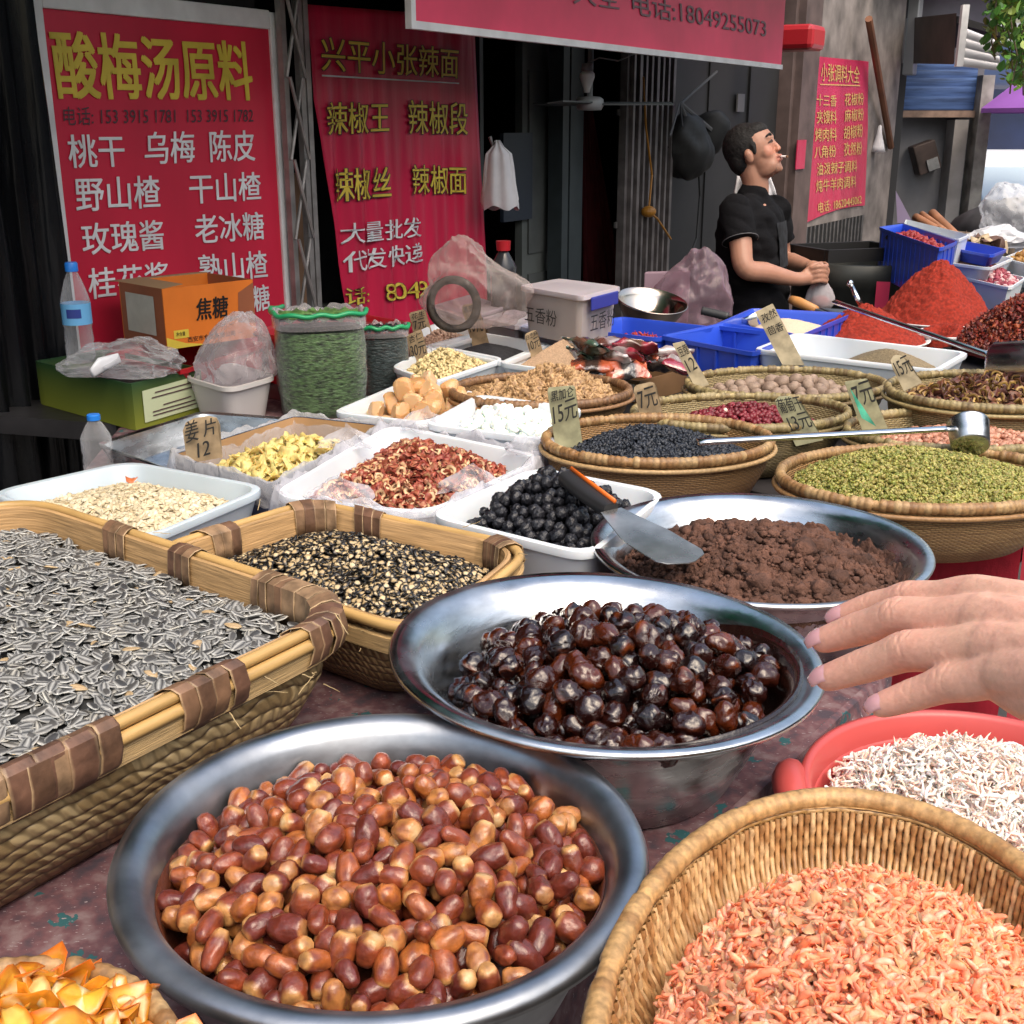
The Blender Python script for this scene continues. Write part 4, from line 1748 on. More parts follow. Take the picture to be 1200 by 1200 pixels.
def band_basket(name, label, o, zr, h, wv, wraps, bh=.046, ins=.07, seed=3, rods=True):
    t = thing(name, label, 'basket', (cen(o).x, cen(o).y, T))
    n = len(o)
    zb = T
    mb = MB()
    loft(mb, o, [(ins + .03, zb + .001), (ins, zb + .008), (ins * .66, zb + h * .25), (ins * .3, zb + h * .55), (.016, zr - .012), (.018, zr - .008), (.021, zr - .012), (ins * .3 + .012, zb + h * .55), (ins * .66 + .012, zb + h * .25), (ins + .012, zb + .016), (ins + .06, zb + .012)])
    mb.build('woven_wall', wv, t, auto=60)
    mb = MB()
    loft(mb, o, [(.018, zr - bh), (.0185, zr - .002), (.022, zr), (.0255, zr - .002), (.0285, zr - bh), (.023, zr - bh - .002)], cap0=False, cap1=False)
    mb.build('inner_band', m_band, t, auto=50)
    mb = MB()
    loft(mb, o, [(.0125, zr - bh + .004), (.004, zr - bh + .002), (.0015, zr - bh * .45), (.006, zr - bh * .43), (.0135, zr - bh * .45)], cap0=False, cap1=False)
    mb.build('outer_band', m_band2, t, auto=50)
    for k, (di, dz, r) in enumerate(((.009, -.003, .0068), (.0035, -.0165, .0072)) if rods else ((.008, -.004, .007),)):
        mb = MB()
        mb.tube([Vector((p.x, p.y, zr + dz)) for p in inset(o, di)], r, 8, closed=True)
        mb.build('rim_rod', m_rod, t, smooth=True)
    # strips of bark bound over the rim
    rr = random.Random(seed)
    L = [0]
    for i in range(n):
        L.append(L[-1] + (o[(i + 1) % n] - o[i]).length)

    def at(s_, d):
        s_ = s_ % L[-1]
        i = max(0, min(n - 1, int(np.searchsorted(L, s_) - 1)))
        f = (s_ - L[i]) / max(1e-9, L[i + 1] - L[i])
        q = inset(o, d)
        return q[i].lerp(q[(i + 1) % n], f)
    for (f0, w_, k_) in wraps:
        mb = MB()
        for j in range(k_):
            s0 = f0 * L[-1] + j * w_
            g = rr.uniform(-.001, .0012)
            lean = rr.uniform(-.009, .009)
            cb = rr.choice([(.16, .088, .05), (.12, .064, .038), (.2, .12, .068), (.26, .165, .095), (.13, .066, .042)])
            ce = lerp3(cb, (.5, .36, .2), rr.uniform(.1, .75))
            sec = [(.0105 + g, zr - bh - .002), (-.0005 + g, zr - bh * .8), (-.005 + g, zr - .02), (-.001 + g, zr + .001), (.008, zr + .0055 + g), (.019, zr + .004 + g), (.0285 + g, zr - .001), (.0305 + g, zr - bh * .5), (.0305 + g, zr - bh - .002)]
            rows = []
            for e in range(4):
                row = []
                for q_, (d_, z_) in enumerate(sec):
                    pp = at(s0 + w_ * .985 * (0, .12, .9, 1)[e] + lean * (q_ / 8 - .5) + rr.uniform(-.0008, .0008), d_ + .0004 * (e in (0, 3)) - .0006 * j % 2)
                    row.append(Vector((pp.x, pp.y, z_)))
                rows.append(row)
            mb.rings(rows, closed=False, cols=[ce, cb, cb, ce if rr.random() < .5 else cb])
        mb.build('binding', m_wrap, t, auto=30).modifiers.new('solid', 'SOLIDIFY').thickness = .0009
    # loose fibres sticking out of the weave and the bindings
    mb = MB()
    for k in range(46):
        s0 = rr.random() * L[-1]
        p = at(s0, rr.uniform(-.004, .012))
        z = zr + rr.choice((.004, -bh * .5, -bh, -bh - .02))
        nrm_ = (p - cen(o)).normalized()
        tg_ = Vector((-nrm_.y, nrm_.x))
        q = [Vector((p.x, p.y, z))]
        dx, dz, dt = rr.uniform(.001, .004), rr.uniform(-.004, .004), rr.uniform(-.006, .006)
        for i in range(1, 6):
            q.append(q[-1] + Vector((nrm_.x * dx + tg_.x * dt, nrm_.y * dx + tg_.y * dt, dz + rr.uniform(-.0015, .001))))
        mb.tube(q, [.0006, .0006, .0005, .0005, .0004, .0003], 5)
    o_ = mb.build('frayed_fibres', mat('straw_fibre', (.5, .38, .2), .6), t)
    o_['kind'] = 'stuff'
    return t


LS = [0]
for i in range(120):
    LS.append(LS[-1] + (SO[(i + 1) % 120] - SO[i]).length)


def frac_at(px, py, o, z, Ls):
    p = P(px, py, z)
    k = min(range(len(o)), key=lambda i: (o[i] - p.to_2d()).length)
    return Ls[k] / Ls[-1]


fr = [frac_at(x, y, SO, zr, LS) for x, y in ((120, 622), (218, 648), (330, 676), (400, 730), (290, 795), (84, 893), (10, 935))]
band_basket('seed_basket', 'big rectangular bamboo basket bound with brown bark holding sunflower seeds', SO, zr, HS, WV_S,
            [(fr[0] - .012, .018, 3), (fr[1] - .006, .016, 3), (fr[2] - .012, .014, 4), (fr[3] - .014, .017, 4), (fr[4] - .02, .021, 4), (fr[5] - .012, .024, 4), (.78, .03, 4), (.5, .03, 4), (.62, .03, 4)])
SUN_O, SUN_Z = inset(SO, .03), zr

# --- melon seed basket: lies against the big one
HM = .125
zm = T + HM
nA = Vector((-d1.y, d1.x, 0))
nA = nA if nA.y > 0 else -nA
Bk, Rt = P(362, 584, zm), P(634, 640, zm)
Lf = P(176, 640, zm)
base = B_ + nA * .035
Fr = base - d1 * .06
t0 = (Lf - base).dot(d1)
Lf = base + d1 * t0
MO = rounded([Lf, Fr, Rt, Bk], [.05, .09, .08, .06], 110)
LM = [0]
for i in range(110):
    LM.append(LM[-1] + (MO[(i + 1) % 110] - MO[i]).length)
fr = [frac_at(x, y, MO, zm, LM) for x, y in ((250, 615), (372, 592), (590, 640), (470, 738), (440, 610))]
band_basket('melon_seed_basket', 'smaller rectangular bamboo basket with frayed corner holding black melon seeds', MO, zm, HM, WV_M,
            [(fr[0] - .01, .02, 3), (fr[1] - .015, .02, 4), (fr[2] - .01, .012, 4), (fr[4], .02, 3)], bh=.042, ins=.06, seed=8, rods=False)
MEL_O, MEL_Z = inset(MO, .03), zm

# --- trays
PUM_O, PUM_Z = tray('seed_tray', 'pale plastic tray of pumpkin seeds beside the water bottle', [(-18, 578), (172, 632), (317, 571), (150, 540)], .10, .05, m_tray2)
HAW_O, HAW_Z = tray('hawthorn_tray', 'white plastic tray lined with a clear bag under hawthorn rings', [(313, 581), (500, 603), (642, 535), (458, 497)], .10, .06)
BER_O, BER_Z = tray('berry_tray', 'deep white plastic tray holding shiny black dried berries', [(497, 604), (692, 652), (784, 577), (627, 547)], .125, .05)
WSU_O, WSU_Z = tray('sugar_tray', 'white plastic tray heaped with white rock sugar', [(496, 497), (645, 516), (684, 478), (560, 462)], .115, .035)
RSU_O, RSU_Z = tray('rock_sugar_tray', 'white plastic tray holding amber rock sugar chunks', [(388, 483), (497, 496), (577, 464), (481, 444)], .09, .035)
OAT_O, OAT_Z = tray('flake_tray', 'white plastic tray heaped with pale yellow flakes', [(458, 430), (508, 448), (592, 420), (510, 404)], .09, .035)
SES_O, SES_Z = tray('sesame_tray', 'white plastic tray with a dark mound of black sesame', [(497, 405), (592, 425), (647, 403), (560, 389)], .09, .03)
POW_O, POW_Z = tray('powder_tray', 'white plastic tray with a beige mound of coarse powder', [(584, 425), (690, 440), (727, 415), (635, 403)], .09, .03)
TAN_O, TAN_Z = tray('almond_tray', 'white plastic tray of pinkish nut pieces behind the yellow flakes', [(474, 396), (508, 410), (572, 391), (512, 378)], .09, .03)
LEN_O, LEN_Z = tray('cumin_tray', 'long deep white plastic tray with a low bank of cumin', [(882, 409), (1100, 434), (1136, 413), (932, 390)], .13, .03)

# ginger box lined with plastic
GZ = T + .10
GO = quad_out([(200, 533), (318, 567), (448, 498), (346, 487)], GZ, .012, 60)
t = thing('ginger_box', 'low dark blue cardboard box with clear liner holding ginger slices', 'box', (cen(GO).x, cen(GO).y, T))
mb = MB()
loft(mb, GO, [(.0, T + .001), (0, GZ), (.004, GZ)], cap1=False)
mb.build('outer_wall', mat('navy_cardboard', (.05, .065, .12), .6, var=.2), t, auto=40)
mb = MB()
loft(mb, GO, [(.0045, GZ - .001), (.005, T + .008), (.05, T + .006)], cap0=False)
mb.build('inner_wall', mat('bare_cardboard', (.42, .25, .12), .8, var=.12), t, auto=40)
m_film = film('clear_liner')
mb = MB()
n = len(GO)


def liner(mb, o, zr, drop_, over, seed, amp=.012):
    rr = random.Random(seed)
    rows = []
    prof = [(.012, -drop_), (.006, -drop_ * .4), (.0, .006), (-.006, .006), (-.012, -over * .5), (-.014, -over)]
    ph = [rr.uniform(0, 6.3) for _ in range(4)]
    o2 = arc_resample(o, 140)
    for i, (d, z) in enumerate(prof):
        row = []
        q = inset(o2, d)
        for k, p in enumerate(q):
            w_ = amp * (.5 + i / 5) * (math.sin(k * .31 + ph[0]) * .5 + math.sin(k * .83 + ph[1] + i) * .35 + math.sin(k * 1.7 + ph[2]) * .2)
            c = cen(o2)
            dr = (p - c).normalized()
            row.append(Vector((p.x + dr.x * w_ * .4, p.y + dr.y * w_ * .4, zr + z + (w_ if i > 1 else w_ * .4))))
        rows.append(row)
    mb.rings(rows)


liner(mb, GO, GZ, .05, .035, 4, .008)
mb.build('liner', m_film, t, smooth=True)
mb = MB()
liner(mb, HAW_O, HAW_Z, .03, .05, 7, .016)
for k in range(5):        # loose flaps of the bag standing up
    p = (HAW_O[(8 + 13 * k) % 72]).to_3d() + Vector((0, 0, HAW_Z))
    rows = []
    for i in range(6):
        rows.append([p + Vector((R.uniform(-.006, .006) + (j - 4) * .014, .012 * math.sin(j * 1.3 + i) + .006 * i, .009 * i * (1 - abs(j - 4) / 5) + R.uniform(-.004, .004))) for j in range(9)])
    mb.rings(rows, closed=False)
tag(mb.build('plastic_liner', film('hawthorn_liner', body=.2, milk=(.8, .8, .86)), smooth=True), 'crumpled clear bag lining the tray of hawthorn rings', 'plastic bag')

# stainless tray behind the pumpkin seeds
zz = T + .06
o = quad_out([(116, 521), (205, 552), (345, 492), (236, 484)], zz, .02)
mb = MB()
loft(mb, o, [(.02, T + .001), (.0, zz - .01), (-.008, zz), (-.006, zz + .003), (.004, zz), (.02, T + .006), (.03, T + .005)])
tag(mb.build('steel_tray', m_steel, auto=50), 'shallow shiny steel tray behind the ginger box', 'tray')

# --- round baskets
DR_O, c_, r_ = oval_px(771, 513, 274, T + .13, sy=.80, rot=.1)
DR_Z = round_basket('raisin_basket', 'round woven basket of blue-black raisins beside the white sugar', DR_O, .13, WV_D, .0105, BAMB, .06, 1)
RP_O, c_, r_ = oval_px(868, 481, 262, T + .12, sy=.66, rot=.1)
RP_Z = round_basket('red_peanut_basket', 'round woven basket of dark red peanuts behind the blue-black raisins', RP_O, .12, WV_G, .010, BAMG, .06, 2)
NU_O, c_, r_ = oval_px(921, 448, 240, T + .11, sy=.72, rot=.1)
NU_Z = round_basket('nutmeg_basket', 'round woven basket of brown nutmegs in front of the cumin tray', NU_O, .11, WV_G, .010, BAMG, .06, 3)
WA_O, c_, r_ = oval_px(634, 456, 216, T + .11, sy=.8, rot=.1)
WA_Z = round_basket('walnut_basket', 'round brown basket heaped with walnut kernels', WA_O, .11, WV_D, .011, [(.19, .1, .05), (.24, .13, .06), (.15, .08, .04)], .06, 4)
GR_O, c_, r_ = oval_px(1085, 557, 352, T + .115, sy=.74, rot=.1)
GR_Z = round_basket('green_raisin_basket', 'large round golden basket heaped with green raisins', GR_O, .115, WV_T, .011, BAMB, .07, 5)
PE_O, c_, r_ = oval_px(1132, 502, 290, T + .12, sy=.66, rot=.1)
PE_Z = round_basket('peanut_basket', 'round woven basket of pink-skinned peanuts behind the green raisins', PE_O, .12, WV_G, .010, BAMG, .06, 6)
DS_O, c_, r_ = oval_px(1166, 456, 256, T + .15, sy=.8, rot=.1)
DS_Z = round_basket('dried_ring_basket', 'round woven basket of dried brown fruit rings at the right edge', DS_O, .15, WV_G, .010, BAMG, .06, 7)

# --- the shrimp basket close to the camera, with real stakes
zs_ = T + .125
sc_, sr_ = circle_fit([(940, 932), (788, 1006), (723, 1110), (1092, 950), (1200, 1008)], zs_)
sc_, sr_ = Vector((.2353, .6274, zs_)), .1854
SH_O = circle_out(sc_, sr_, 120, 1.643, -.259)
SH_O = arc_resample(SH_O, 120)
print('shrimp basket', sc_, sr_)
ZB = zs_ - .13
t = thing('shrimp_basket', 'large round cane basket of orange dried shrimp in the near corner', 'basket', (sc_.x, sc_.y, ZB))
WV_SH = weave('shrimp_basket_outer', .008, .0045, (.3, .16, .05), (.48, .29, .12), (.1, .05, .02), twill=1)
mb = MB()
loft(mb, SH_O, [(.12, ZB), (.09, ZB + .004), (.05, ZB + .04), (.018, ZB + .09), (.012, zs_ - .004), (.016, zs_ - .004), (.022, ZB + .09), (.055, ZB + .045), (.095, ZB + .012), (.13, ZB + .008)])
mb.build('wall', WV_SH, t, auto=60)
mb = MB()
rr = random.Random(5)
ns = int(sum((SH_O[i] - SH_O[i - 1]).length for i in range(120)) / .0062)
SHN = arc_resample(SH_O, ns)
pal = [(.46, .27, .11), (.52, .33, .15), (.38, .2, .075), (.57, .38, .19), (.31, .16, .06)]
for k in range(ns):
    an = 2 * PI * k / ns
    path, rad = [], []
    rows = 12
    cc = rr.choice(pal)
    cols = []
    for i in range(rows * 2 + 1):
        f = i / (rows * 2)
        z = zs_ - .006 - f * (.118)
        ins = (float(np.interp(z - ZB, [.012, .045, .09, .126], [.095, .055, .022, .016])) + .0018) * (SHN[k] - sc_.to_2d()).length / .242
        q = (k % 2) ^ ((i // 2) % 2)
        pc = SHN[k]
        dc = pc - sc_.to_2d()
        pc = sc_.to_2d() + dc * (1 - (ins - (.0012 if q else -.0008)) / dc.length)
        path.append(Vector((pc.x, pc.y, z)))
        rad.append(.0029 if i % 2 else .0022)
        if i % 2 == 0 and rr.random() < .35:
            cc = rr.choice(pal)
        cols.append(cc)
    mb.tube(path, rad, 6, cols=cols, cap=False, up=tuple((SHN[k] - sc_.to_2d()).normalized()) + (0,))
mb.build('stakes', vmat('cane_stakes', .45, var=.25, bump=.3, bs=300, bd=.001), t, smooth=True)
mb = MB()
ring = [Vector((p.x, p.y, zs_)) for p in inset(SH_O, .008)]
wrapped_rim(mb, ring, .0095, .0125, [(.38, .22, .085), (.45, .27, .11), (.31, .165, .06), (.42, .25, .1)], .07, 9, 1.0, wav=.35)
mb.build('rim', m_rimw, t, smooth=True)
SHR = (sc_, sr_, zs_, ZB)

# --- basket of orange slices at the lower left
ZO = T + .115
pt = P(55, 1121, ZO + .065)
or_ = .115
oc_ = Vector((pt.x, pt.y - or_, ZO + .065))
OS_O = circle_out(oc_, or_, 72)
OS_Z = round_basket('orange_slice_basket', 'shallow woven basket of dried orange slices in the lower left corner', OS_O, .065, WV_D, .008, BAMB, .03, 12, zb=ZO)
mb = MB()
mb.box((oc_.x - .16, oc_.y - .1, T + .002), (oc_.x + .035, oc_.y + .07, ZO - .001))
tag(mb.build('wooden_block', m_wood, bevel=.004), 'wooden block under the basket of orange slices', 'block')

# --- steel basins


def tilted(c, ax, ang):
    return Matrix.Rotation(ang, 4, ax)


def basin(name, label, c, Rr, h, prof, m, tilt=(0, 0), seg=96):
    t = thing(name, label, 'basin', (c.x, c.y, T))
    mb = MB()
    m4 = Matrix.Rotation(tilt[0], 4, 'X') @ Matrix.Rotation(tilt[1], 4, 'Y')
    mb.lathe(c, [(r * Rr, z - h) for r, z in prof], seg, mat4=m4, cap0=True, cap1=True)
    mb.build('bowl', m, t, smooth=True)
    return t, m4


# candied dates: flared bowl
hc = .135
cc_ = Vector((.1014, 1.1952, T + hc))
rc = .2342
basin('candied_date_basin', 'shiny flared steel basin of dark candied dates', cc_, rc, hc,
      [(.56, .001), (.63, .006), (.72, .05), (.80, .1), (.865, hc - .006), (.96, hc - .001), (1.0, hc - .001), (1.005, hc + .003), (.995, hc + .006), (.95, hc + .005), (.90, hc + .001), (.855, hc - .008), (.79, .095), (.71, .05), (.62, .012), (.55, .006)], m_steel, (-.004, .034))
CAN = (cc_, rc, hc, [(0, .006), (.55, .006), (.62, .012), (.71, .05), (.79, .095), (.855, hc - .008), (.9, hc)])
hb = .12
cb_ = Vector((-.1058, .8536, T + hb))
rb = .2175
basin('date_basin', 'wide dull steel basin of glossy brown dates', cb_, rb, hb,
      [(.66, .001), (.72, .006), (.80, .05), (.86, hb - .012), (.89, hb - .004), (.94, hb + .0), (.985, hb - .002), (1.0, hb - .007), (1.003, hb - .003), (.99, hb + .003), (.95, hb + .006), (.90, hb + .003), (.865, hb - .007), (.845, hb - .02), (.78, .05), (.70, .012), (.62, .006)], m_steel2, (.018, .017))
DAT = (cb_, rb, hb, [(0, .006), (.62, .006), (.70, .012), (.78, .05), (.845, hb - .02), (.865, hb - .007), (.9, hb)])
hg = .12
cg_ = Vector((.3472, 1.5855, T + hg))
rg = .2352
basin('brown_sugar_basin', 'shiny steel basin of crumbly brown sugar', cg_, rg, hg,
      [(.58, .001), (.66, .006), (.76, .05), (.84, .09), (.90, hg - .005), (.95, hg - .001), (1.0, hg - .001), (1.005, hg + .003), (.995, hg + .006), (.95, hg + .004), (.91, hg), (.885, hg - .008), (.83, .085), (.74, .05), (.64, .012), (.56, .006)], m_steel, (.0, .0))
SUG = (cg_, rg, hg, [(0, .006), (.56, .006), (.64, .012), (.74, .05), (.83, .085), (.885, hg - .008), (.91, hg)])
print('basins', cc_, rc, cb_, rb, cg_, rg)

# --- red tub of white shrimp on a stool beside the table
zt_ = T + .03
ct_ = P(1160, 934, zt_)
rt = 436 / 2 * proj(ct_)[2] / F
t = thing('red_tub', 'red plastic tub of white dried shrimp with a chunky handle', 'tub', (ct_.x, ct_.y, zt_ - .2))
mb = MB()
h_ = .2
mb.lathe(Vector((ct_.x, ct_.y, zt_)), [(.7 * rt, -h_), (.74 * rt, -h_ + .005), (.9 * rt, -.03), (.91 * rt, -.026), (.97 * rt, -.022), (rt, -.012), (rt, -.003), (.99 * rt, .002), (.955 * rt, .003), (.935 * rt, -.002), (.92 * rt, -.02), (.72 * rt, -h_ + .02), (.6 * rt, -h_ + .012)], 80, cap0=True, cap1=True)
m_tub = mat('red_tub_plastic', (.5, .075, .07), .4, coat=.1, var=.08, vs=6)
mb.build('bowl', m_tub, t, smooth=True)
mb = MB()
an = math.atan2(P(955, 915, zt_).y - ct_.y, P(955, 915, zt_).x - ct_.x)
pts = []
for k in range(9):
    a2 = an + (k - 4) * .055
    q = 1.035 + .02 * math.sin(PI * k / 8)
    pts.append(Vector((ct_.x + rt * q * math.cos(a2), ct_.y + rt * q * math.sin(a2), zt_ - .004 - .006 * abs(k - 4) / 4)))
mb.tube(pts, [.009, .014, .017, .018, .018, .018, .017, .014, .009], 10)
mb.build('handle', m_tub, t, smooth=True)
TUB = (ct_, rt, zt_)
# stands for the tub and the shrimp basket
for c, r, zt, lab in ((ct_, rt * .62, zt_ - .2, 'low wooden stool under the red shrimp tub'), (sc_, sr_ * .55, ZB, 'wooden stool under the orange shrimp basket')):
    t = thing('wooden_stool', lab, 'stool', (c.x, c.y, 0))
    mb = MB()
    mb.lathe(Vector((c.x, c.y, 0)), [(r, zt - .035), (r, zt - .001)], 32, cap0=True, cap1=True)
    mb.build('seat', m_wood, t)
    for k in range(4):
        mb = MB()
        a2 = PI / 4 + k * PI / 2
        mb.tube([(c.x + r * .7 * math.cos(a2), c.y + r * .7 * math.sin(a2), zt - .035), (c.x + r * .9 * math.cos(a2), c.y + r * .9 * math.sin(a2), 0)], .018, 8)
        mb.build('leg', m_wood, t)
# ------------------------------------------------------------------ what is for sale: heaps of single pieces
def jit(c, a, rr):
    f = 1 + rr.uniform(-a, a)
    return tuple(min(1, x * f * (1 + rr.uniform(-a, a) * .3)) for x in c)


# sunflower seeds
def sunflower(seed):
    rr = random.Random(seed)
    L_ = .0212 * rr.uniform(.9, 1.1)
    wd = .0060 * rr.uniform(.85, 1.15)
    dk = rr.choice([(.03, .03, .033), (.045, .045, .047), (.02, .02, .024), (.06, .058, .056)])
    wh = rr.choice([(.58, .58, .55), (.5, .5, .48), (.62, .6, .53)])
    if seed == 9:
        dk, wh = (.32, .22, .12), (.5, .38, .22)
    bend = rr.uniform(-.001, .001)
    stripe = seed % 4

    def col(t, a):
        x = abs(math.cos(a))
        if t < .04 or t > .97:
            return wh
        if x > .9:
            return wh
        if x > .8:
            return lerp3(dk, wh, .42)
        if x < .12 and stripe:
            return lerp3(dk, wh, .6)
        return dk
    return tubeP(6, 12, lambda t: (L_ * (t - .5), bend * math.sin(PI * t), 0),
                 lambda t, a: (wd * math.sin(PI * min(1, t * .94 + .03)) ** .75 * (1.15 - .5 * t), .0019 * math.sin(PI * t) ** .6 * (1.1 - .3 * t)), col)


HE = Heap(SUN_O, SUN_Z - .036, .034, 2.4, .006, 9, 3, off=(-.05, -.02))
m = vmat('sunflower_seed', .42, spec=.4, var=.15, bs=500)
pos, nr = scatter(HE, 7600, .0042, 1.6)
rot = rotmats(len(pos), nr, .26)
pieces('sunflower_seed', 'sunflower_seed_heap', 'grey-and-white striped sunflower seed lying in the big bamboo basket', 'seed', 'striped sunflower seeds in the basket',
       [sunflower(k) for k in range(10)], pos, rot, RNG.uniform(.85, 1.15, len(pos)), m, 300, 'dense heap of striped sunflower seeds filling the big bamboo basket',
       HE.dome(.010), (.03, .03, .03), weights=[.109] * 9 + [.019])


# black melon seeds with pale middles
def melon(seed):
    rr = random.Random(seed)
    L_ = .0148 * rr.uniform(.9, 1.1)
    pale = rr.choice([(.5, .37, .2), (.56, .44, .26), (.4, .28, .13), (.62, .53, .36)])
    f = rr.choice([.35, .5, .62, .7, .25])

    def col(t, a):
        q = math.hypot((t - .55) / .42, math.cos(a) * .9)
        return pale if q < f else ((.012, .011, .011) if q > f + .12 else (.1, .07, .04))
    return tubeP(8, 12, lambda t: (L_ * (t - .5), 0, 0),
                 lambda t, a: (.0048 * math.sin(PI * t ** .8) ** .7, .0018 * math.sin(PI * t) ** .5), col)


HE = Heap(MEL_O, MEL_Z - .045, .045, 1.7, .004, 12, 5, off=(.02, .05))
m = vmat('melon_seed', .28, spec=.5)
pos, nr = scatter(HE, 3900, .004, 1.6)
rot = rotmats(len(pos), nr, .33)
pieces('melon_seed', 'melon_seed_heap', 'flat black melon seed with a cream middle in the smaller bamboo basket', 'seed', 'black melon seeds in the basket',
       [melon(k) for k in range(8)], pos, rot, RNG.uniform(.85, 1.12, len(pos)), m, 300, 'heap of black and cream melon seeds in the smaller bamboo basket', HE.dome(.008), (.02, .018, .016))


# pumpkin seeds
def pumpkin(seed):
    rr = random.Random(seed)
    L_ = .0175 * rr.uniform(.9, 1.1)
    c = rr.choice([(.66, .56, .38), (.72, .63, .45), (.6, .49, .31), (.74, .67, .5)])
    e = tuple(x * .78 for x in c)
    return tubeP(7, 10, lambda t: (L_ * (t - .5), 0, .0008 * math.sin(PI * t)),
                 lambda t, a: (.0053 * math.sin(PI * t ** .75) ** .75, .0014 * math.sin(PI * t) ** .4), lambda t, a: e if abs(math.cos(a)) > .8 or t > .95 else c)


PH = scaled(PUM_O, .80, .82)
PH = shift(PH, .03, .0)
HE = Heap(inset(PUM_O, .035), PUM_Z - .032, .036, 1.6, .004, 14, 8, off=(.04, -.02))
m = vmat('pumpkin_seed', .45, var=.1)
pos, nr = scatter(HE, 4200, .004, 1.5)
rot = rotmats(len(pos), nr, .38)
pieces('pumpkin_seed', 'pumpkin_seed_heap', 'flat cream pumpkin seed lying in the pale plastic tray', 'seed', 'cream pumpkin seeds in the tray',
       [pumpkin(k) for k in range(7)], pos, rot, RNG.uniform(.85, 1.12, len(pos)), m, 300, 'heap of cream pumpkin seeds in the pale plastic tray', HE.dome(.008), (.35, .28, .17))
p = P(155, 561, PUM_Z - .012)
V, Fc, C = flakeP(.012, 4, .4, 9, lambda t, a: (.5, .14, .05))
me = tri_mesh('dry_leaf', V + np.array(p[:]), Fc, C, m)
o = bpy.data.objects.new('dry_leaf', me); COL.objects.link(o)
tag(o, 'single orange-brown dry leaf fragment on the pumpkin seeds', 'leaf')


# fresh dates
def date(seed):
    rr = random.Random(seed)
    L_ = .0300 * rr.uniform(.78, 1.18)
    r_ = .0094 * rr.uniform(.86, 1.14)
    base = rr.choice([(.24, .06, .016), (.17, .034, .012), (.32, .1, .024), (.11, .02, .011), (.27, .075, .02), (.2, .045, .018), (.37, .15, .045)])
    tip = rr.choice([(.5, .26, .09), (.42, .19, .06), (.56, .33, .14)])
    blush = (.14, .03, .026)
    ph = [rr.uniform(0, 6.3) for _ in range(6)]
    tl = rr.uniform(.08, .3)
    o_ = Vector((seed * 3.7, seed * 1.3, 0))

    def nz(t, a, f):
        return noise.noise(Vector((t * 2.2 * f, math.cos(a) * f, math.sin(a) * f)) + o_)

    def rad(t, a):
        e = math.sin(PI * min(max(t, .0), 1)) ** .31 * (1.0 - .16 * (t - .5))
        w_ = .13 * nz(t, a, 1.1) - .2 * abs(nz(t * .5, a, 1.7)) + .09 * nz(t * .6, a, 3.4) + .025 * math.cos(5 * a + ph[0] + 2 * t) + .04
        return r_ * e * (1 + w_), r_ * e * (1 + w_)

    def col(t, a):
        n_ = nz(t, a, 1.5)
        c = lerp3(base, blush, max(0, n_ * 1.4))
        c = lerp3(c, tuple(x * 1.5 for x in base), max(0, -n_ * 1.2))
        f = 1 - (t - 0) / tl
        if f > 0:
            c = lerp3(c, tip, min(1, f * 1.5 + .4 * n_))
        if t < .035:
            c = (.3, .15, .06) if rr.random() < .7 else (.6, .42, .22)
        return c
    def spine(t):
        if t == 0:
            return (L_ * -.455, 0, 0)      # the little dimple where the stalk was
        return (L_ * (t - .5), 0, 0)
    return tubeP(18, 20, spine, rad, col)


def basin_heap(B, fill, ztop, peak, k, off=(0, 0), amp=.004, sc=14, seed=1, lean=0):
    c, r, h = B[:3]
    o = circle_out((c.x + off[0], c.y + off[1]), r * fill, 72)
    he = Heap(o, c.z - ztop, peak, k, amp, sc, seed, fn=(lambda x, y, rr: lean * (y - c.y)))
    he.fc = (c.x, c.y)
    rs_, zs2 = zip(*B[3])
    he.floor = lambda q: float(np.interp(q / r, rs_, zs2)) + c.z - h
    return he


m = vmat('date_skin', .3, spec=.5, coat=.25, sss=.06, bump=.5, bs=210, bd=.0018, var=.25)
HE = basin_heap(DAT, .84, .030, .048, 1.9, (0, -.004), lean=.02)
pos, nr = drop(HE, .0103, 1.7, 17000, .9)
n = len(pos)
nr = np.tile([0., 0, 1], (n, 1))
rot = rotmats(n, nr, .75)
print('dates', n)
pieces('date', 'date_rest', 'glossy reddish-brown date with a pale stalk end in the dull steel basin', 'date', 'glossy brown dates heaped in the dull steel basin',
       [date(k) for k in range(18)], np.column_stack([pos[:, :3], pos[:, 3] * .0]), rot, RNG.uniform(.86, 1.1, n), m, 300, 'bottom layer of brown dates in the dull steel basin', HE.dome(.042), (.09, .025, .012))


# candied dates
def candied(seed):
    rr = random.Random(seed + 50)
    L_ = .0345 * rr.uniform(.8, 1.16)
    r_ = .0134 * rr.uniform(.86, 1.12)
    base = rr.choice([(.012, .003, .0025), (.018, .004, .003), (.009, .003, .003), (.03, .006, .003), (.06, .011, .003)])
    o_ = Vector((seed * 2.1, 7, seed))
    ph = rr.uniform(0, 6)

    def rad(t, a):
        e = math.sin(PI * t) ** .5
        p_ = Vector((t * 2.5, math.cos(a) * 1.1, math.sin(a) * 1.1)) + o_
        w_ = .28 * noise.noise(p_) - .42 * abs(noise.noise(p_ * 1.7)) - .14 * abs(noise.noise(p_ * 3.6)) + .14
        return r_ * e * (1.05 + w_), r_ * e * (1.0 + w_)

    def col(t, a):
        n_ = noise.noise(Vector((t * 3, math.cos(a), math.sin(a))) + o_)
        return lerp3(base, (.16, .035, .008), max(0, n_ - .25) * 1.6)
    return tubeP(18, 24, lambda t: (L_ * (t - .5), .003 * math.sin(PI * t), 0), rad, col)


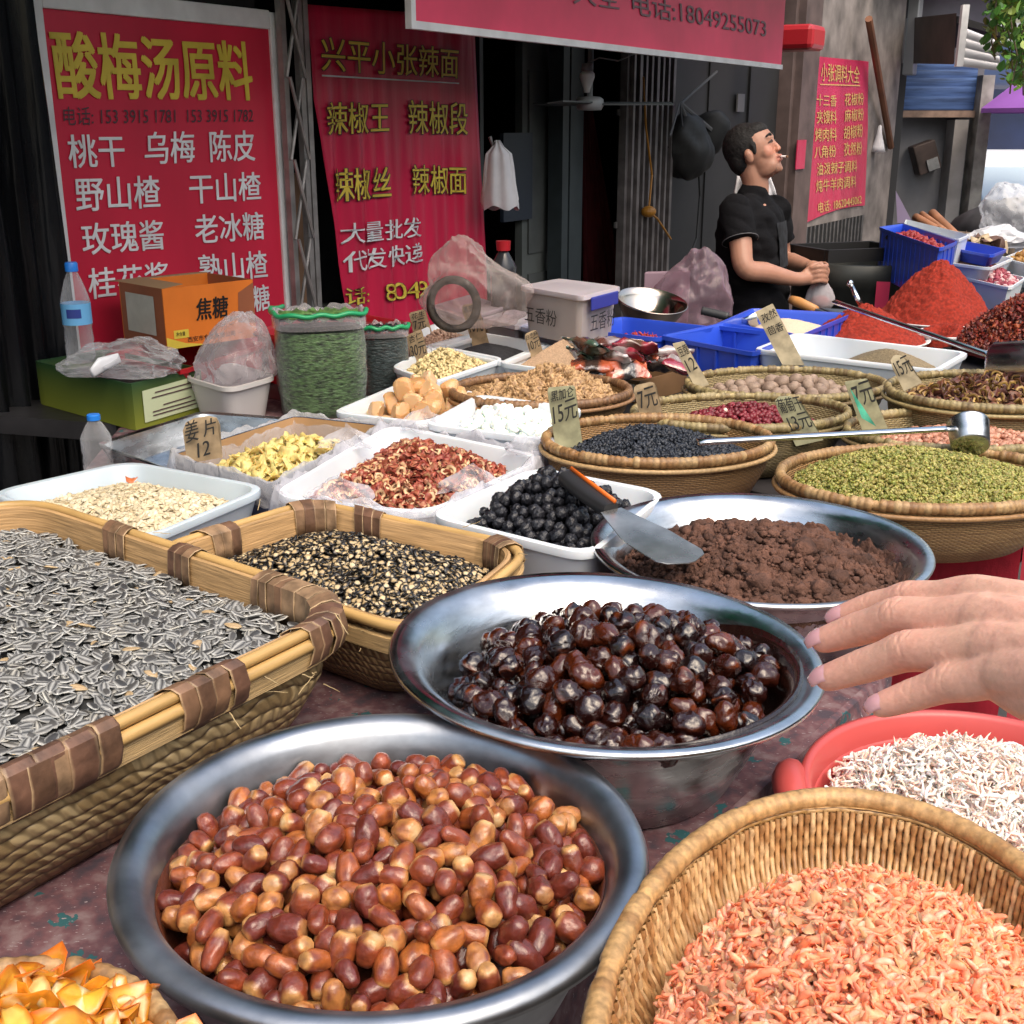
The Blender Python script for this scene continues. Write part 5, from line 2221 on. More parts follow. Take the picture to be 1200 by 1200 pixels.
m = vmat('candied_skin', .2, spec=.25, coat=.85, bump=.75, bs=105, bd=.004)
HE = basin_heap(CAN, .80, .036, .066, 1.8, (.022, -.014), lean=.0)
pos, nr = drop(HE, .0134, 1.7, 13000, .9)
n = len(pos)
rot = rotmats(n, np.tile([0., 0, 1], (n, 1)), .7)
print('candied', n)
pieces('candied_date', 'candied_date_rest', 'sticky dark red-black candied date in the shiny flared basin', 'candied date', 'sticky candied dates heaped in the shiny basin',
       [candied(k) for k in range(14)], np.column_stack([pos[:, :3], pos[:, 3] * 0]), rot, RNG.uniform(.85, 1.1, n), m, 300, 'bottom layer of candied dates', HE.dome(.05), (.012, .004, .003))

# brown sugar: crumbly mass and lumps
HE = basin_heap(SUG, .83, .045, .058, 1.6, (.005, .0), amp=.006, sc=22, seed=4)
V, Fc = HE.dome(0, 130, 300, .008, .012, 40)
m_bs = mat('brown_sugar', (.10, .046, .03), .9, var=.5, vs=30, bump=1.0, bs=210, detail=8)
Vs, Fs = [V], [Fc]
off = len(V)
lps = [lumpP(1, k, lambda q: (1, 1, 1), 2.6, .6, sub=1) for k in range(6)]
pp = HE.sample(2600, .97)
hh = HE.h(pp[:, 0], pp[:, 1])
for i in range(len(pp)):
    V0, F0, _ = lps[i % 6]
    s_ = abs(RNG.normal(0, .0028)) + .0018 + (.010 if i % 55 == 0 else 0)
    Vs.append(V0 * s_ * np.array([1, 1, .8]) + np.array([pp[i, 0], pp[i, 1], hh[i] + RNG.uniform(-.004, .006)]))
    Fs.append(F0 + off); off += len(V0)
me = tri_mesh('brown_sugar', np.vstack(Vs), np.vstack(Fs), (1, 1, 1), m_bs)
o = bpy.data.objects.new('brown_sugar', me); COL.objects.link(o)
tag(o, 'moist crumbly brown sugar heaped in the steel basin', 'sugar', kind='stuff')


# black dried berries
def berry(seed):
    return lumpP(.0102, seed, lambda q: (.012, .012, .016) if q < .25 else (.03, .03, .036), 4.2, .3, (1.08, .96, .9))


m = vmat('berry_skin', .33, spec=.45, bump=.8, bs=230, bd=.003)
BO = scaled(inset(BER_O, .03), .84, .82)
HE = Heap(scaled(inset(BER_O, .03), .93, .9), BER_Z - .034, .08, 1.8, .004, 15, 6, off=(.0, .03))
pos, nr = drop(HE, .0100, 1.6, 16000, .86)
n = len(pos)
rot = rotmats(n, np.tile([0., 0, 1], (n, 1)), 1.2)
print('berries', n)
pieces('dried_berry', 'dried_berry_rest', 'wrinkled shiny black dried berry in the deep white tray', 'dried berry', 'black dried berries heaped in the white tray',
       [berry(k) for k in range(8)], np.column_stack([pos[:, :3], pos[:, 3] * 0]), rot, RNG.uniform(.8, 1.1, n), m, 300, 'lower layer of black dried berries', HE.dome(.035), (.01, .01, .012))


# hawthorn rings
def haw(seed):
    rr = random.Random(seed + 9)
    red = rr.choice([(.2, .018, .014), (.26, .03, .02), (.15, .015, .012), (.3, .05, .03)])
    crm = rr.choice([(.58, .36, .17), (.5, .27, .12), (.62, .43, .24), (.36, .16, .08)])
    if seed % 5 < 3:
        return flakeP(.0095, seed, .32, 12, lambda t, a: red if t > .5 else lerp3(red, crm, .3), 2, 0, .8, .25)
    return flakeP(.0102 * rr.uniform(.85, 1.12), seed, .24, 12, lambda t, a: red if t > .8 else crm if t > .42 else (.22, .07, .03), 3, .3, rr.uniform(.75, 1), .12)


m = vmat('hawthorn', .5, var=.2)
HE = Heap(scaled(inset(HAW_O, .03), .88, .9), HAW_Z - .03, .062, 1.5, .005, 18, 2, off=(.02, .03))
pos, nr = scatter(HE, 2400, .008, 1.5)
rot = rotmats(len(pos), nr, .6)
pieces('hawthorn_ring', 'hawthorn_heap', 'dried hawthorn ring with red rim and cream flesh in the bag-lined tray', 'hawthorn ring', 'dried hawthorn rings in the bag-lined tray',
       [haw(k) for k in range(12)], pos, rot, RNG.uniform(.8, 1.15, len(pos)), m, 300, 'heap of red and cream hawthorn rings in the bag-lined tray', HE.dome(.012), (.13, .02, .015))


# amber rock sugar, white rock sugar
def amber(seed):
    rr = random.Random(seed)
    c = rr.choice([(.6, .36, .17), (.66, .43, .23), (.53, .3, .13), (.7, .5, .3)])
    return chunkP(.027, seed, lambda v: lerp3(c, (.8, .55, .32), max(0, v[2] * .4)), 10, (1.1, .95, .85))


m = vmat('amber_sugar', .28, spec=.5, sss=.6, bump=.2, bs=60)
HE = Heap(scaled(inset(RSU_O, .03), .9), RSU_Z - .04, .085, 1.5, off=(.03, .03))
pos, nr = drop(HE, .026, 1.3, 1500, .8)
n = len(pos)
rot = rotmats(n, np.tile([0., 0, 1], (n, 1)), 1.0)
pieces('rock_sugar_chunk', 'rock_sugar_rest', 'angular amber rock sugar chunk in the white tray beside the green bags', 'sugar chunk', 'amber rock sugar chunks in the white tray',
       [amber(k) for k in range(10)], np.column_stack([pos[:, :3], pos[:, 3] * 0]), rot, RNG.uniform(.75, 1.2, n), m, 300, 'amber sugar crumbs', HE.dome(.06), (.5, .28, .12), smooth=False)

m = vmat('white_sugar', .35, spec=.5, sss=.5)
HE = Heap(scaled(inset(WSU_O, .02), .84), WSU_Z - .03, .034, 1.8, off=(0, .02))
pos, nr = drop(HE, .0125, 1.3, 3000, .8)
n = len(pos)
rot = rotmats(n, np.tile([0., 0, 1], (n, 1)), 1.0)
print('white sugar', n)
pieces('sugar_lump', 'white_sugar_heap', 'small white rock sugar lump heaped in the tray before the walnuts', 'sugar lump', 'white rock sugar lumps in the tray',
       [chunkP(.0135, k + 40, lambda v: (.76, .82, .78), 9, (1.05, .95, .9), 1) for k in range(8)], np.column_stack([pos[:, :3], pos[:, 3] * 0]), rot, RNG.uniform(.8, 1.15, n), m, 300,
       'white rock sugar lumps', HE.dome(.03), (.7, .76, .73), smooth=False)

# ginger slices
m = vmat('ginger', .55, sss=.3, var=.1)
HE = Heap(scaled(inset(GO, .02), .84, .84), GZ - .045, .05, 1.5, .006, 22, 3, off=(.03, -.02))
pos, nr = scatter(HE, 620, .012, 1.3)
rot = rotmats(len(pos), nr, .55)
pieces('ginger_slice', 'ginger_heap', 'pale yellow wavy ginger slice in the navy cardboard box', 'ginger slice', 'pale ginger slices in the navy box',
       [flakeP(.0145 * (1 + .25 * math.sin(k)), k + 3, .4, 12, lambda t, a: (.72, .6, .24) if t < .8 else (.62, .47, .17), 2, 0, .75, .25) for k in range(8)], pos, rot, RNG.uniform(.7, 1.2, len(pos)), m, 260,
       'heap of pale yellow ginger slices', HE.dome(.012), (.5, .4, .15))


# raisins
def raisin(seed, cs, L_=.0135, r_=.0038):
    rr = random.Random(seed)
    c = rr.choice(cs)
    o_ = Vector((seed * 1.7, 2, 5))
    return tubeP(7, 8, lambda t: (L_ * (t - .5), .0012 * math.sin(PI * t) * rr.choice((-1, 1)), 0),
                 lambda t, a: tuple([r_ * math.sin(PI * t) ** .6 * (1 + .35 * noise.noise(Vector((t * 4, math.cos(a) * 1.5, math.sin(a) * 1.5)) + o_))] * 2), lambda t, a: jit(c, .15, rr))


GRC = [(.25, .26, .05), (.31, .3, .07), (.19, .21, .04), (.38, .34, .1), (.27, .23, .06), (.33, .36, .08)]
m = vmat('green_raisin_skin', .42, var=.25, bs=250, sss=.15)
HE = Heap(inset(GR_O, .026), GR_Z - .016, .052, 1.7, .003, 20, 7, off=(-.06, .03))
pos, nr = scatter(HE, 10500, .0045, 1.7)
rot = rotmats(len(pos), nr, .5)
pieces('green_raisin', 'green_raisin_heap', 'shrivelled yellow-green raisin in the large round golden basket', 'raisin', 'green raisins in the golden basket',
       [raisin(k, GRC, .0112, .0030) for k in range(10)], pos, rot, RNG.uniform(.7, 1.15, len(pos)), m, 300, 'heap of shrivelled green raisins in the golden basket', HE.dome(.009), (.13, .14, .03))
m = vmat('dark_raisin_skin', .5, var=.3, bs=250)
HE = Heap(inset(DR_O, .03), DR_Z - .042, .058, 1.6, .003, 20, 7, off=(-.02, .02))
pos, nr = scatter(HE, 5200, .0045, 1.6)
rot = rotmats(len(pos), nr, .55)
pieces('dark_raisin', 'dark_raisin_heap', 'wrinkled blue-black raisin in the round basket beside the white sugar', 'raisin', 'blue-black raisins in the round basket',
       [raisin(k, [(.02, .025, .036), (.03, .036, .05), (.014, .017, .024)], .0125) for k in range(8)], pos, rot, RNG.uniform(.8, 1.2, len(pos)), m, 300, 'heap of blue-black raisins in the round basket', HE.dome(.008), (.012, .014, .02))


# peanuts, red and pink
def peanut(seed, cs, L_=.0155, r_=.0056):
    rr = random.Random(seed)
    c = rr.choice(cs)
    return tubeP(7, 9, lambda t: (L_ * (t - .5), 0, 0), lambda t, a: tuple([r_ * math.sin(PI * t) ** .5 * (1 - .12 * (t - .3))] * 2), lambda t, a: jit(c, .08, rr))


m = vmat('peanut_skin', .45, var=.15)
HE = Heap(inset(RP_O, .03), RP_Z - .05, .055, 1.5, off=(.03, .03))
pos, nr = scatter(HE, 2600, .008, 1.5)
rot = rotmats(len(pos), nr, .5)
pieces('red_peanut', 'red_peanut_heap', 'small dark red peanut in the olive round basket', 'peanut', 'dark red peanuts in the round basket',
       [peanut(k, [(.16, .012, .02), (.2, .018, .028), (.12, .01, .016)], .0135, .0052) for k in range(7)] + [peanut(30, [(.75, .62, .5)], .0135, .0052)], pos, rot, RNG.uniform(.8, 1.2, len(pos)), m, 300,
       'heap of dark red peanuts with a few peeled white ones', HE.dome(.012), (.08, .008, .012), weights=[.139] * 7 + [.027])
HE = Heap(inset(PE_O, .03), PE_Z - .04, .03, 1.8, off=(.0, .0))
pos, nr = scatter(HE, 2600, .009, 1.5)
rot = rotmats(len(pos), nr, .5)
pieces('pink_peanut', 'pink_peanut_heap', 'pink-skinned peanut in the basket behind the green raisins', 'peanut', 'pink-skinned peanuts in the basket',
       [peanut(k, [(.42, .19, .12), (.48, .24, .16), (.36, .15, .09), (.53, .29, .2)]) for k in range(8)], pos, rot, RNG.uniform(.8, 1.15, len(pos)), m, 300, 'heap of pink-skinned peanuts', HE.dome(.012), (.25, .11, .07))

# nutmegs
m = vmat('nutmeg_shell', .6, bump=.5, bs=220, var=.2)
HE = Heap(inset(NU_O, .03), NU_Z - .045, .045, 1.8, off=(0, .02))
pos, nr = drop(HE, .0150, 1.4, 4000, .84)
n = len(pos)
rot = rotmats(n, np.tile([0., 0, 1], (n, 1)), .8)
print('nutmeg', n)
pieces('nutmeg', 'nutmeg_rest', 'round grey-brown nutmeg in the round basket before the cumin tray', 'nutmeg', 'grey-brown nutmegs in the round basket',
       [lumpP(.0148, k, lambda q: lerp3((.2, .135, .1), (.32, .23, .17), .5 + q), 3, .06, (1.2, 1, .98), 1) for k in range(6)], np.column_stack([pos[:, :3], pos[:, 3] * 0]), rot, RNG.uniform(.82, 1.1, n), m, 300,
       'lower nutmegs', HE.dome(.035), (.1, .07, .05))

# walnut kernels
m = vmat('walnut_kernel', .55, var=.25, bs=150)
HE = Heap(inset(WA_O, .03), WA_Z - .035, .075, 1.3, .004, 20, 3, off=(.06, .02))
pos, nr = scatter(HE, 1500, .014, 1.3)
rot = rotmats(len(pos), nr, .8)
pieces('walnut_kernel', 'walnut_heap', 'crinkled tan walnut kernel in the brown round basket', 'walnut', 'walnut kernels in the brown basket',
       [lumpP(.0115, k, lambda q: lerp3((.12, .05, .02), (.52, .33, .16), .55 + q * 1.6), 3.6, .6, (1.25, .85, .6), 2) for k in range(9)], pos, rot, RNG.uniform(.7, 1.25, len(pos)), m, 300,
       'heap of crinkled walnut kernels', HE.dome(.014), (.2, .11, .045))


# dried rings at the right
def dring(seed):
    rr = random.Random(seed + 70)
    e = rr.choice([(.32, .2, .05), (.4, .26, .07), (.25, .13, .04)])
    d_ = rr.choice([(.1, .03, .02), (.07, .022, .016), (.14, .05, .025)])
    if seed % 2:
        return flakeP(.0145, seed, .45, 12, lambda t, a: d_, 2, 0, .8, .25)
    return flakeP(.0155, seed, .3, 14, lambda t, a: d_ if t > .93 else e, 2, .62, rr.uniform(.7, 1), .1)


m = vmat('dried_ring_flesh', .5, var=.2)
HE = Heap(inset(DS_O, .03), DS_Z - .04, .06, 1.4, .004, 20, 3, off=(.03, .02))
pos, nr = scatter(HE, 1100, .014, 1.3)
rot = rotmats(len(pos), nr, .7)
pieces('dried_ring', 'dried_ring_heap', 'dark brown dried fruit ring with yellow edge in the right-hand basket', 'dried ring', 'dried fruit rings in the basket',
       [dring(k) for k in range(10)], pos, rot, RNG.uniform(.8, 1.15, len(pos)), m, 300, 'heap of dark dried fruit rings', HE.dome(.014), (.06, .02, .012))


# shrimp
def shrimp(seed, cs, L_, r_, curl=(1.6, 3.6)):
    rr = random.Random(seed)
    c = rr.choice(cs)
    c2 = rr.choice(cs)
    k_ = rr.uniform(*curl)
    Rk = L_ / k_
    tw = rr.uniform(-.3, .3) * L_
    legs = rr.random()

    def col(t, a):
        b = lerp3(c, c2, t)
        if int(t * 9) % 2:
            b = tuple(x * 1.12 for x in b)
        if t < .12:
            b = tuple(x * .75 for x in b)
        f = rr.uniform(.8, 1.2)
        return tuple(x * f for x in b)

    def rad(t, a):
        e = r_ * (math.sin(PI * min(1, t * 1.2 + .06)) ** .6 if t < .45 else (1.02 - .8 * (t - .45) / .55))
        e *= 1 + .1 * math.sin(t * 40)
        if t > .9:
            return e * 2.4, e * .5
        return e, e * .62
    return tubeP(12, 7, lambda t: (Rk * math.sin(k_ * (t - .5)), Rk * (1 - math.cos(k_ * (t - .5))) - Rk * .3, tw * (t - .5) ** 2), rad, col)


m = vmat('orange_shrimp_shell', .45, sss=.35, var=.2, bs=220)
OSC = [(.88, .24, .10), (.9, .33, .18), (.85, .2, .075), (.9, .45, .31), (.9, .29, .16), (.92, .54, .42), (.82, .26, .14)]
so = shift(inset(SH_O, .034), .006, -.018)
HE = Heap(so, SHR[3] + .088, .075, 1.6, .006, 18, 4, off=(.0, .06))
pos, nr = scatter(HE, 11500, .0065, 1.3)
rot = rotmats(len(pos), nr, .6)
pieces('orange_shrimp', 'orange_shrimp_heap', 'curled orange dried shrimp in the large round cane basket', 'dried shrimp', 'orange dried shrimps in the cane basket',
       [shrimp(k, OSC, .0255, .0029, (1.2, 4.4)) for k in range(12)] + [flakeP(.008, k, .5, 8, lambda t, a: (.78, .36, .18), 1, 0, .5, .4) for k in range(5)], pos, rot, RNG.uniform(.65, 1.2, len(pos)), m, 300, 'heap of curled orange dried shrimps in the cane basket', HE.dome(.009), (.85, .29, .15), tint=.14)
m = vmat('white_shrimp_shell', .5, sss=.3, var=.1)
WSC = [(.86, .56, .46), (.84, .62, .53), (.85, .76, .68), (.8, .56, .44), (.84, .8, .76), (.6, .55, .52), (.86, .72, .6)]
so = circle_out((TUB[0].x + .0, TUB[0].y - .002), TUB[1] * .865, 72)
HE = Heap(so, TUB[2] - .030, .052, 1.7, .008, 22, 4, off=(-.02, .04))
pos, nr = scatter(HE, 4600, .007, 1.6)
rot = rotmats(len(pos), nr, .6)
pieces('white_shrimp', 'white_shrimp_heap', 'thin pinkish-white dried shrimp in the red plastic tub', 'dried shrimp', 'white dried shrimps in the red tub',
       [shrimp(k + 30, WSC, .023, .0020, (.8, 2.8)) for k in range(9)], pos, rot, RNG.uniform(.7, 1.25, len(pos)), m, 300, 'heap of thin pinkish-white dried shrimps in the red tub', HE.dome(.010), (.6, .5, .44))


# orange slices
def oslice(seed):
    rr = random.Random(seed)
    rim = rr.choice([(.55, .13, .008), (.62, .19, .012), (.48, .1, .008)])
    mid = rr.choice([(.7, .34, .03), (.74, .44, .08), (.62, .26, .02), (.74, .52, .2)])
    return flakeP(.019 * rr.uniform(.8, 1.15), seed, .38, 14, lambda t, a: rim if t > .85 else (lerp3(mid, (.82, .72, .45), .8) if abs(math.sin(a * 4)) < .25 else mid), 4, 0, rr.uniform(.65, 1), .12)


m = vmat('orange_slice_flesh', .34, sss=.3, coat=.2, var=.2)
so = circle_out((cen(OS_O).x + .012, cen(OS_O).y - .0), or_ * .97, 72)
HE = Heap(so, OS_Z - .022, .05, 1.6, .006, 30, 4, off=(.02, .03))
pos, nr = scatter(HE, 330, .014, 1.2)
rot = rotmats(len(pos), nr, .6)
pieces('orange_slice', 'orange_slice_heap', 'curled dried orange slice with bright rind in the lower left basket', 'orange slice', 'dried orange slices in the basket',
       [oslice(k) for k in range(10)], pos, rot, RNG.uniform(.8, 1.2, len(pos)), m, 300, 'heap of dried orange slices', HE.dome(.014), (.5, .2, .02))


# powders and fine grains: nobody could count these
def powder(name, label, o, base, peak, k, col, var=.2, vs=300, rough=.9, off=(0, 0), rg=.001, cat='powder', bump=.5, bs=600, nr=40, fn=None, amp=0.0, sc=30):
    he = Heap(o, base, peak, k, amp, sc, 3, off=off, fn=fn)
    V, Fc = he.dome(0, nr, 96, .02, rg, 60)
    me = tri_mesh(name, V, Fc, (1, 1, 1), mat(name + '_grain', col, rough, var=var, vs=vs, bump=bump, bs=bs))
    ob = bpy.data.objects.new(name, me)
    COL.objects.link(ob)
    tag(ob, label, cat, kind='stuff')
    return he


powder('black_sesame', 'dark mound of black sesame in its white tray', scaled(inset(SES_O, .02), .9), SES_Z - .035, .04, 1.6, (.022, .022, .026), .4, 400)
powder('coarse_powder', 'beige mound of coarse powder in its white tray', scaled(inset(POW_O, .015), .95), POW_Z - .03, .085, 1.25, (.45, .3, .19), .25, 260, off=(.02, .02))
powder('cumin', 'low bank of greenish-brown cumin in the long tray', shift(scaled(inset(LEN_O, .03), .62, .8), .09, .03), LEN_Z - .06, .058, 1.4, (.22, .17, .1), .35, 260)


def grains(name, label, o, base, peak, k, n, protos, mname, thick, tilt=.6, ucol=(.5, .5, .5), cat='grain', off=(0, 0), rough=.55, smooth=True, layers=1.4):
    he = Heap(o, base, peak, k, .003, 25, 4, off=off)
    pos, nr = scatter(he, n, thick, layers)
    rot = rotmats(n, nr, tilt)
    pieces(name, name, label, cat, None, protos, pos, rot, RNG.uniform(.7, 1.25, n), vmat(mname, rough, var=.15), 0, label, he.dome(thick * 1.5), ucol, smooth)


grains('yellow_flakes', 'mound of pale yellow flakes in its white tray', scaled(inset(OAT_O, .015), .93), OAT_Z - .025, .055, 1.4, 1500,
       [flakeP(.0065, k, .3, 8, lambda t, a: (.72, .58, .3), 1, 0, .75, .3) for k in range(5)], 'yellow_flake', .006, ucol=(.5, .4, .2), cat='flakes')
grains('nut_pieces', 'mound of pinkish chopped nuts in the rear tray', scaled(inset(TAN_O, .015), .93), TAN_Z - .03, .045, 1.4, 900,
       [lumpP(.006, k, lambda q: (.5, .34, .25), 3, .3, (1, .8, .7), 0) for k in range(4)], 'nut_piece', .007, ucol=(.35, .22, .16), cat='nuts')
# ------------------------------------------------------------------ powders and chilli at the right rear
m_plate = mat('white_enamel', (.7, .7, .7), .25, coat=.3, var=.05, vs=9)


def plate(name, label, c, r, h):
    mb = MB()
    mb.lathe(Vector((c.x, c.y, T)), [(.55 * r, .001), (.6 * r, .004), (.92 * r, h - .008), (r, h), (1.005 * r, h + .003), (.99 * r, h + .004), (.9 * r, h - .004), (.55 * r, .008), (.1 * r, .007)], 56, cap0=True, cap1=True)
    tag(mb.build(name, m_plate, smooth=True), label, 'plate')


def mound(px, py, rpx, h, peak, k, name, label, col, plabel, rg, dents=(), **kw):
    c = P(px, py, T + h)
    kw['fn'] = lambda x, y, rr: sum(-dp * np.exp(-((x - c.x - dx) ** 2 + (y - c.y - dy) ** 2) / w_ ** 2) for dx, dy, w_, dp in dents) if dents else 0 * rr
    r = rpx * proj(c)[2] / F
    plate('enamel_plate', plabel, c, r * 1.04, h)
    powder(name, label, circle_out(c, r * .99, 72), T + h - .004, peak, k, col, rg=rg, nr=60, **kw)
    return c, r


mound(1096, 373, 66, .06, .195, 1.6, 'chilli_powder', 'tall cone of bright red chilli powder nearest the drum', (.25, .019, .007), 'white plate under the tall cone of chilli powder', .010, dents=((.07, -.09, .05, .03), (-.10, -.06, .06, .02)), var=.4, vs=120, amp=.007)
c_, r_ = mound(1012, 396, 72, .05, .105, 1.3, 'chilli_powder', 'lower mound of red chilli powder behind the cumin tray', (.26, .02, .008), 'white plate under the lower mound of chilli powder', .009, var=.4, vs=120, amp=.008)
c_, r_ = mound(1106, 391, 34, .06, .06, 1.6, 'chilli_powder', 'small dug-out mound of red chilli powder in front of the tall cone', (.23, .017, .006), 'small white plate under the dug-out chilli powder', .005, dents=((-.02, -.01, .045, .075),), var=.4, vs=120)
cf = P(1222, 402, T + .05)
rf = 102 * proj(cf)[2] / F
plate('enamel_plate', 'white plate under the coarse chilli flakes at the right edge', cf, rf * 1.03, .05)
he = Heap(circle_out(cf, rf, 72), T + .045, .175, 1.35, .006, 20, 3)
pos, nr = scatter(he, 5200, .01, 1.4)
rot = rotmats(len(pos), nr, .7)
CH = [(.16, .016, .008), (.1, .01, .006), (.22, .03, .012), (.07, .01, .006), (.26, .06, .02)]
pieces('chilli_flakes', 'chilli_flakes', '', 'chilli', None, [flakeP(.011, k, .5, 7, (lambda c: (lambda t, a: c))(CH[k % 5]), 1, 0, .55, .4) for k in range(10)], pos, rot, RNG.uniform(.5, 1.2, len(pos)),
       vmat('chilli_flake', .45, var=.3), 0, 'coarse dark red chilli flakes piled at the right edge', he.dome(.012), (.09, .012, .007))

# ------------------------------------------------------------------ crates, boxes, bags at the back
m_blue = mat('blue_crate_plastic', (.022, .07, .52), .38, var=.1, vs=6, coat=.15)
m_rcr = mat('red_crate_plastic', (.4, .012, .02), .4, var=.1, vs=6)


def crate(name, label, px, z0, h, m, ribs=True, px_is_rim=True):
    o4 = [P(x, y, z0 + h) for x, y in px]
    t = thing(name, label, 'crate', (sum(p.x for p in o4) / 4, sum(p.y for p in o4) / 4, z0))
    o = rounded(o4, .02, 64)
    mb = MB()
    loft(mb, o, [(.012, z0 + .001), (.005, z0 + h - .012), (-.003, z0 + h - .011), (-.003, z0 + h), (.006, z0 + h), (.012, z0 + h - .01), (.018, z0 + .008), (.04, z0 + .006)])
    mb.build('shell', m, t, auto=40)
    if ribs:
        mb = MB()
        for i in range(4):
            a, b = Vector(o4[i][:2]), Vector(o4[(i + 1) % 4][:2])
            dd = (b - a)
            L_ = dd.length
            dd.normalize()
            nn = Vector((dd.y, -dd.x))
            k = max(2, int(L_ / .06))
            for j in range(1, k):
                p = a + dd * L_ * j / k - nn * .009
                mb.obox((p.x, p.y, z0 + .006), dd.to_3d() * .006, nn.to_3d() * .009, (0, 0, h - .02))
        mb.build('ribs', m, t)
    return o, z0 + h


o, z = crate('blue_crate', 'blue plastic crate with red chillies next to the spice box', [(664, 384), (772, 396), (838, 383), (728, 371)], T, .125, m_blue)
grains('red_chillies', 'small red dried chillies lying in the blue crate', scaled(inset(o, .03), .8), z - .05, .02, 1.5, 260, [tubeP(6, 6, lambda t: (.03 * (t - .5), .004 * math.sin(PI * t), 0), lambda t, a: (.004 * (1.1 - t), .004 * (1.1 - t)), lambda t, a: (.35, .03, .02))], 'chilli_skin', .008, ucol=(.25, .02, .015), cat='chilli')
o, z = crate('blue_crate', 'large empty-looking blue crate behind the nutmegs', [(774, 393), (884, 413), (932, 391), (848, 378)], T, .13, m_blue)
powder('beige_flour', 'thin layer of beige flour in the large blue crate', scaled(inset(o, .03), .85), z - .09, .03, 1.4, (.5, .36, .24), var=.15)
o, z = crate('blue_crate', 'blue crate of pale flour in front of the vendor', [(836, 381), (938, 393), (1000, 367), (882, 361)], T, .125, m_blue)
powder('pale_flour', 'pale ridge of flour in the crate before the vendor', scaled(inset(o, .03), .9), z - .045, .05, 1.3, (.62, .48, .35), var=.12)
crate('red_crate', 'red plastic crate carrying the orange carton', [(122, 416), (212, 434), (312, 402), (222, 388)], T, .12, m_rcr)
crate('red_crate', 'red plastic crate behind the two green herb bags', [(296, 388), (402, 408), (484, 378), (384, 361)], T, .14, m_rcr)

# orange carton
m_or = mat('orange_print_card', (.66, .17, .02), .5, var=.08, vs=12)
m_brn = mat('brown_print_card', (.3, .1, .045), .55, var=.15, vs=9)
m_inn = mat('carton_inside', (.3, .19, .1), .8)
m_lab = mat('paper_label', (.5, .5, .44), .7, var=.08, vs=30)
D0 = 3.12
c0 = Q(196, 407, D0)
z0 = T + .123
c0.z = z0
ex = (Q(301, 403, D0 + .2) - c0); ex.z = 0
ey = Vector((-ex.y, ex.x, 0)).normalized() * .22
hz = .158
t = thing('orange_carton', 'orange and brown cardboard carton with black caramel lettering, open flaps', 'carton', c0)
mb = MB()
k = .004
exn, eyn = ex.normalized(), ey.normalized()
mb.m = 0
mb.obox(c0, ex, eyn * k, (0, 0, hz))
mb.obox(c0 + ey - eyn * k, ex, eyn * k, (0, 0, hz))
mb.m = 1
mb.obox(c0 + eyn * k, exn * k, ey - eyn * 2 * k, (0, 0, hz))
mb.obox(c0 + ex - exn * k + eyn * k, exn * k, ey - eyn * 2 * k, (0, 0, hz))
mb.obox(c0 + exn * k + eyn * k, ex - exn * 2 * k, ey - eyn * 2 * k, (0, 0, .004))
mb.build('box', [m_or, m_brn], t)
mb = MB()
mb.obox(c0 + Vector((0, 0, hz)) + ey, ex, eyn * .003 + Vector((0, 0, .002)), eyn * .05 + Vector((0, 0, -.004)))
mb.obox(c0 + Vector((0, 0, hz)), exn * .003 + Vector((0, 0, .001)), ey, exn * .06 + Vector((0, 0, .006)))
mb.build('flap', m_inn, t)
mb = MB()
nO = -eyn * .002
lx = lambda u, v: c0 + ex * u + Vector((0, 0, hz * v)) + nO
write(mb, '焦糖', lx(.33, .42), lx(.68, .42), lx(.35, .78), (0, 0, 0), bold=.015)
write(mb, '西安市食品有限公司', lx(.22, .08), lx(.75, .08), lx(.22, .17), (0, 0, 0))
write(mb, '净含量', lx(.1, .2), lx(.2, .2), lx(.1, .27), (0, 0, 0))
mb.build('lettering', m_black, t)
mb = MB()
mb.poly([lx(.08, .16) - nO * .5, lx(.24, .16) - nO * .5, lx(.24, .3) - nO * .5, lx(.08, .3) - nO * .5])
mb.poly([lx(0.0, 0.0) - nO * .5, lx(.45, 0.0) - nO * .5, lx(.2, .07) - nO * .5, lx(0, .2) - nO * .5])
mb.build('yellow_panel', m_yel, t)
mb = MB()
mb.poly([lx(.80, .3) - nO * .5, lx(1, .25) - nO * .5, lx(1, .95) - nO * .5, lx(.82, .8) - nO * .5])
mb.build('dark_panel', m_brn, t)
mb = MB()
nL = -exn * .002
ly = lambda u, v: c0 + ey * u + Vector((0, 0, hz * v)) + nL
mb.poly([ly(.2, .2), ly(.2, .85), ly(.85, .85), ly(.85, .2)])
mb.build('label', m_lab, t)

# green carton with black goods
zg = T + .112
GB = [P(40, 423, zg), P(152, 450, zg), P(236, 431, zg), P(122, 409, zg)]
t = thing('green_carton', 'open green cardboard carton with white printed label, left of the tubs', 'carton', (GB[0].x, GB[0].y, T))
og = arc_resample([Vector((p.x, p.y)) for p in GB], 64)
og = rounded(GB, .004, 64)
mb = MB()
loft(mb, og, [(0, T + .001), (0, zg), (.005, zg), (.005, T + .006), (.05, T + .005)])
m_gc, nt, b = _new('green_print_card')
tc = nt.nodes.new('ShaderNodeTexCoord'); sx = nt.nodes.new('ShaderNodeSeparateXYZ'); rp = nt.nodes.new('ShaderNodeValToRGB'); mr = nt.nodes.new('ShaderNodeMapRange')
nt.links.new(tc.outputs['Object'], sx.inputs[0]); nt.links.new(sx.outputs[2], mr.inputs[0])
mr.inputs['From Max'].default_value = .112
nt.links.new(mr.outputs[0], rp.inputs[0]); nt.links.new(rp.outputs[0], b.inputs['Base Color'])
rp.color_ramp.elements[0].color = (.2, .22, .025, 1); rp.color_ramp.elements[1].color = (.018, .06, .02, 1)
mb.build('box', m_gc, t, auto=40)
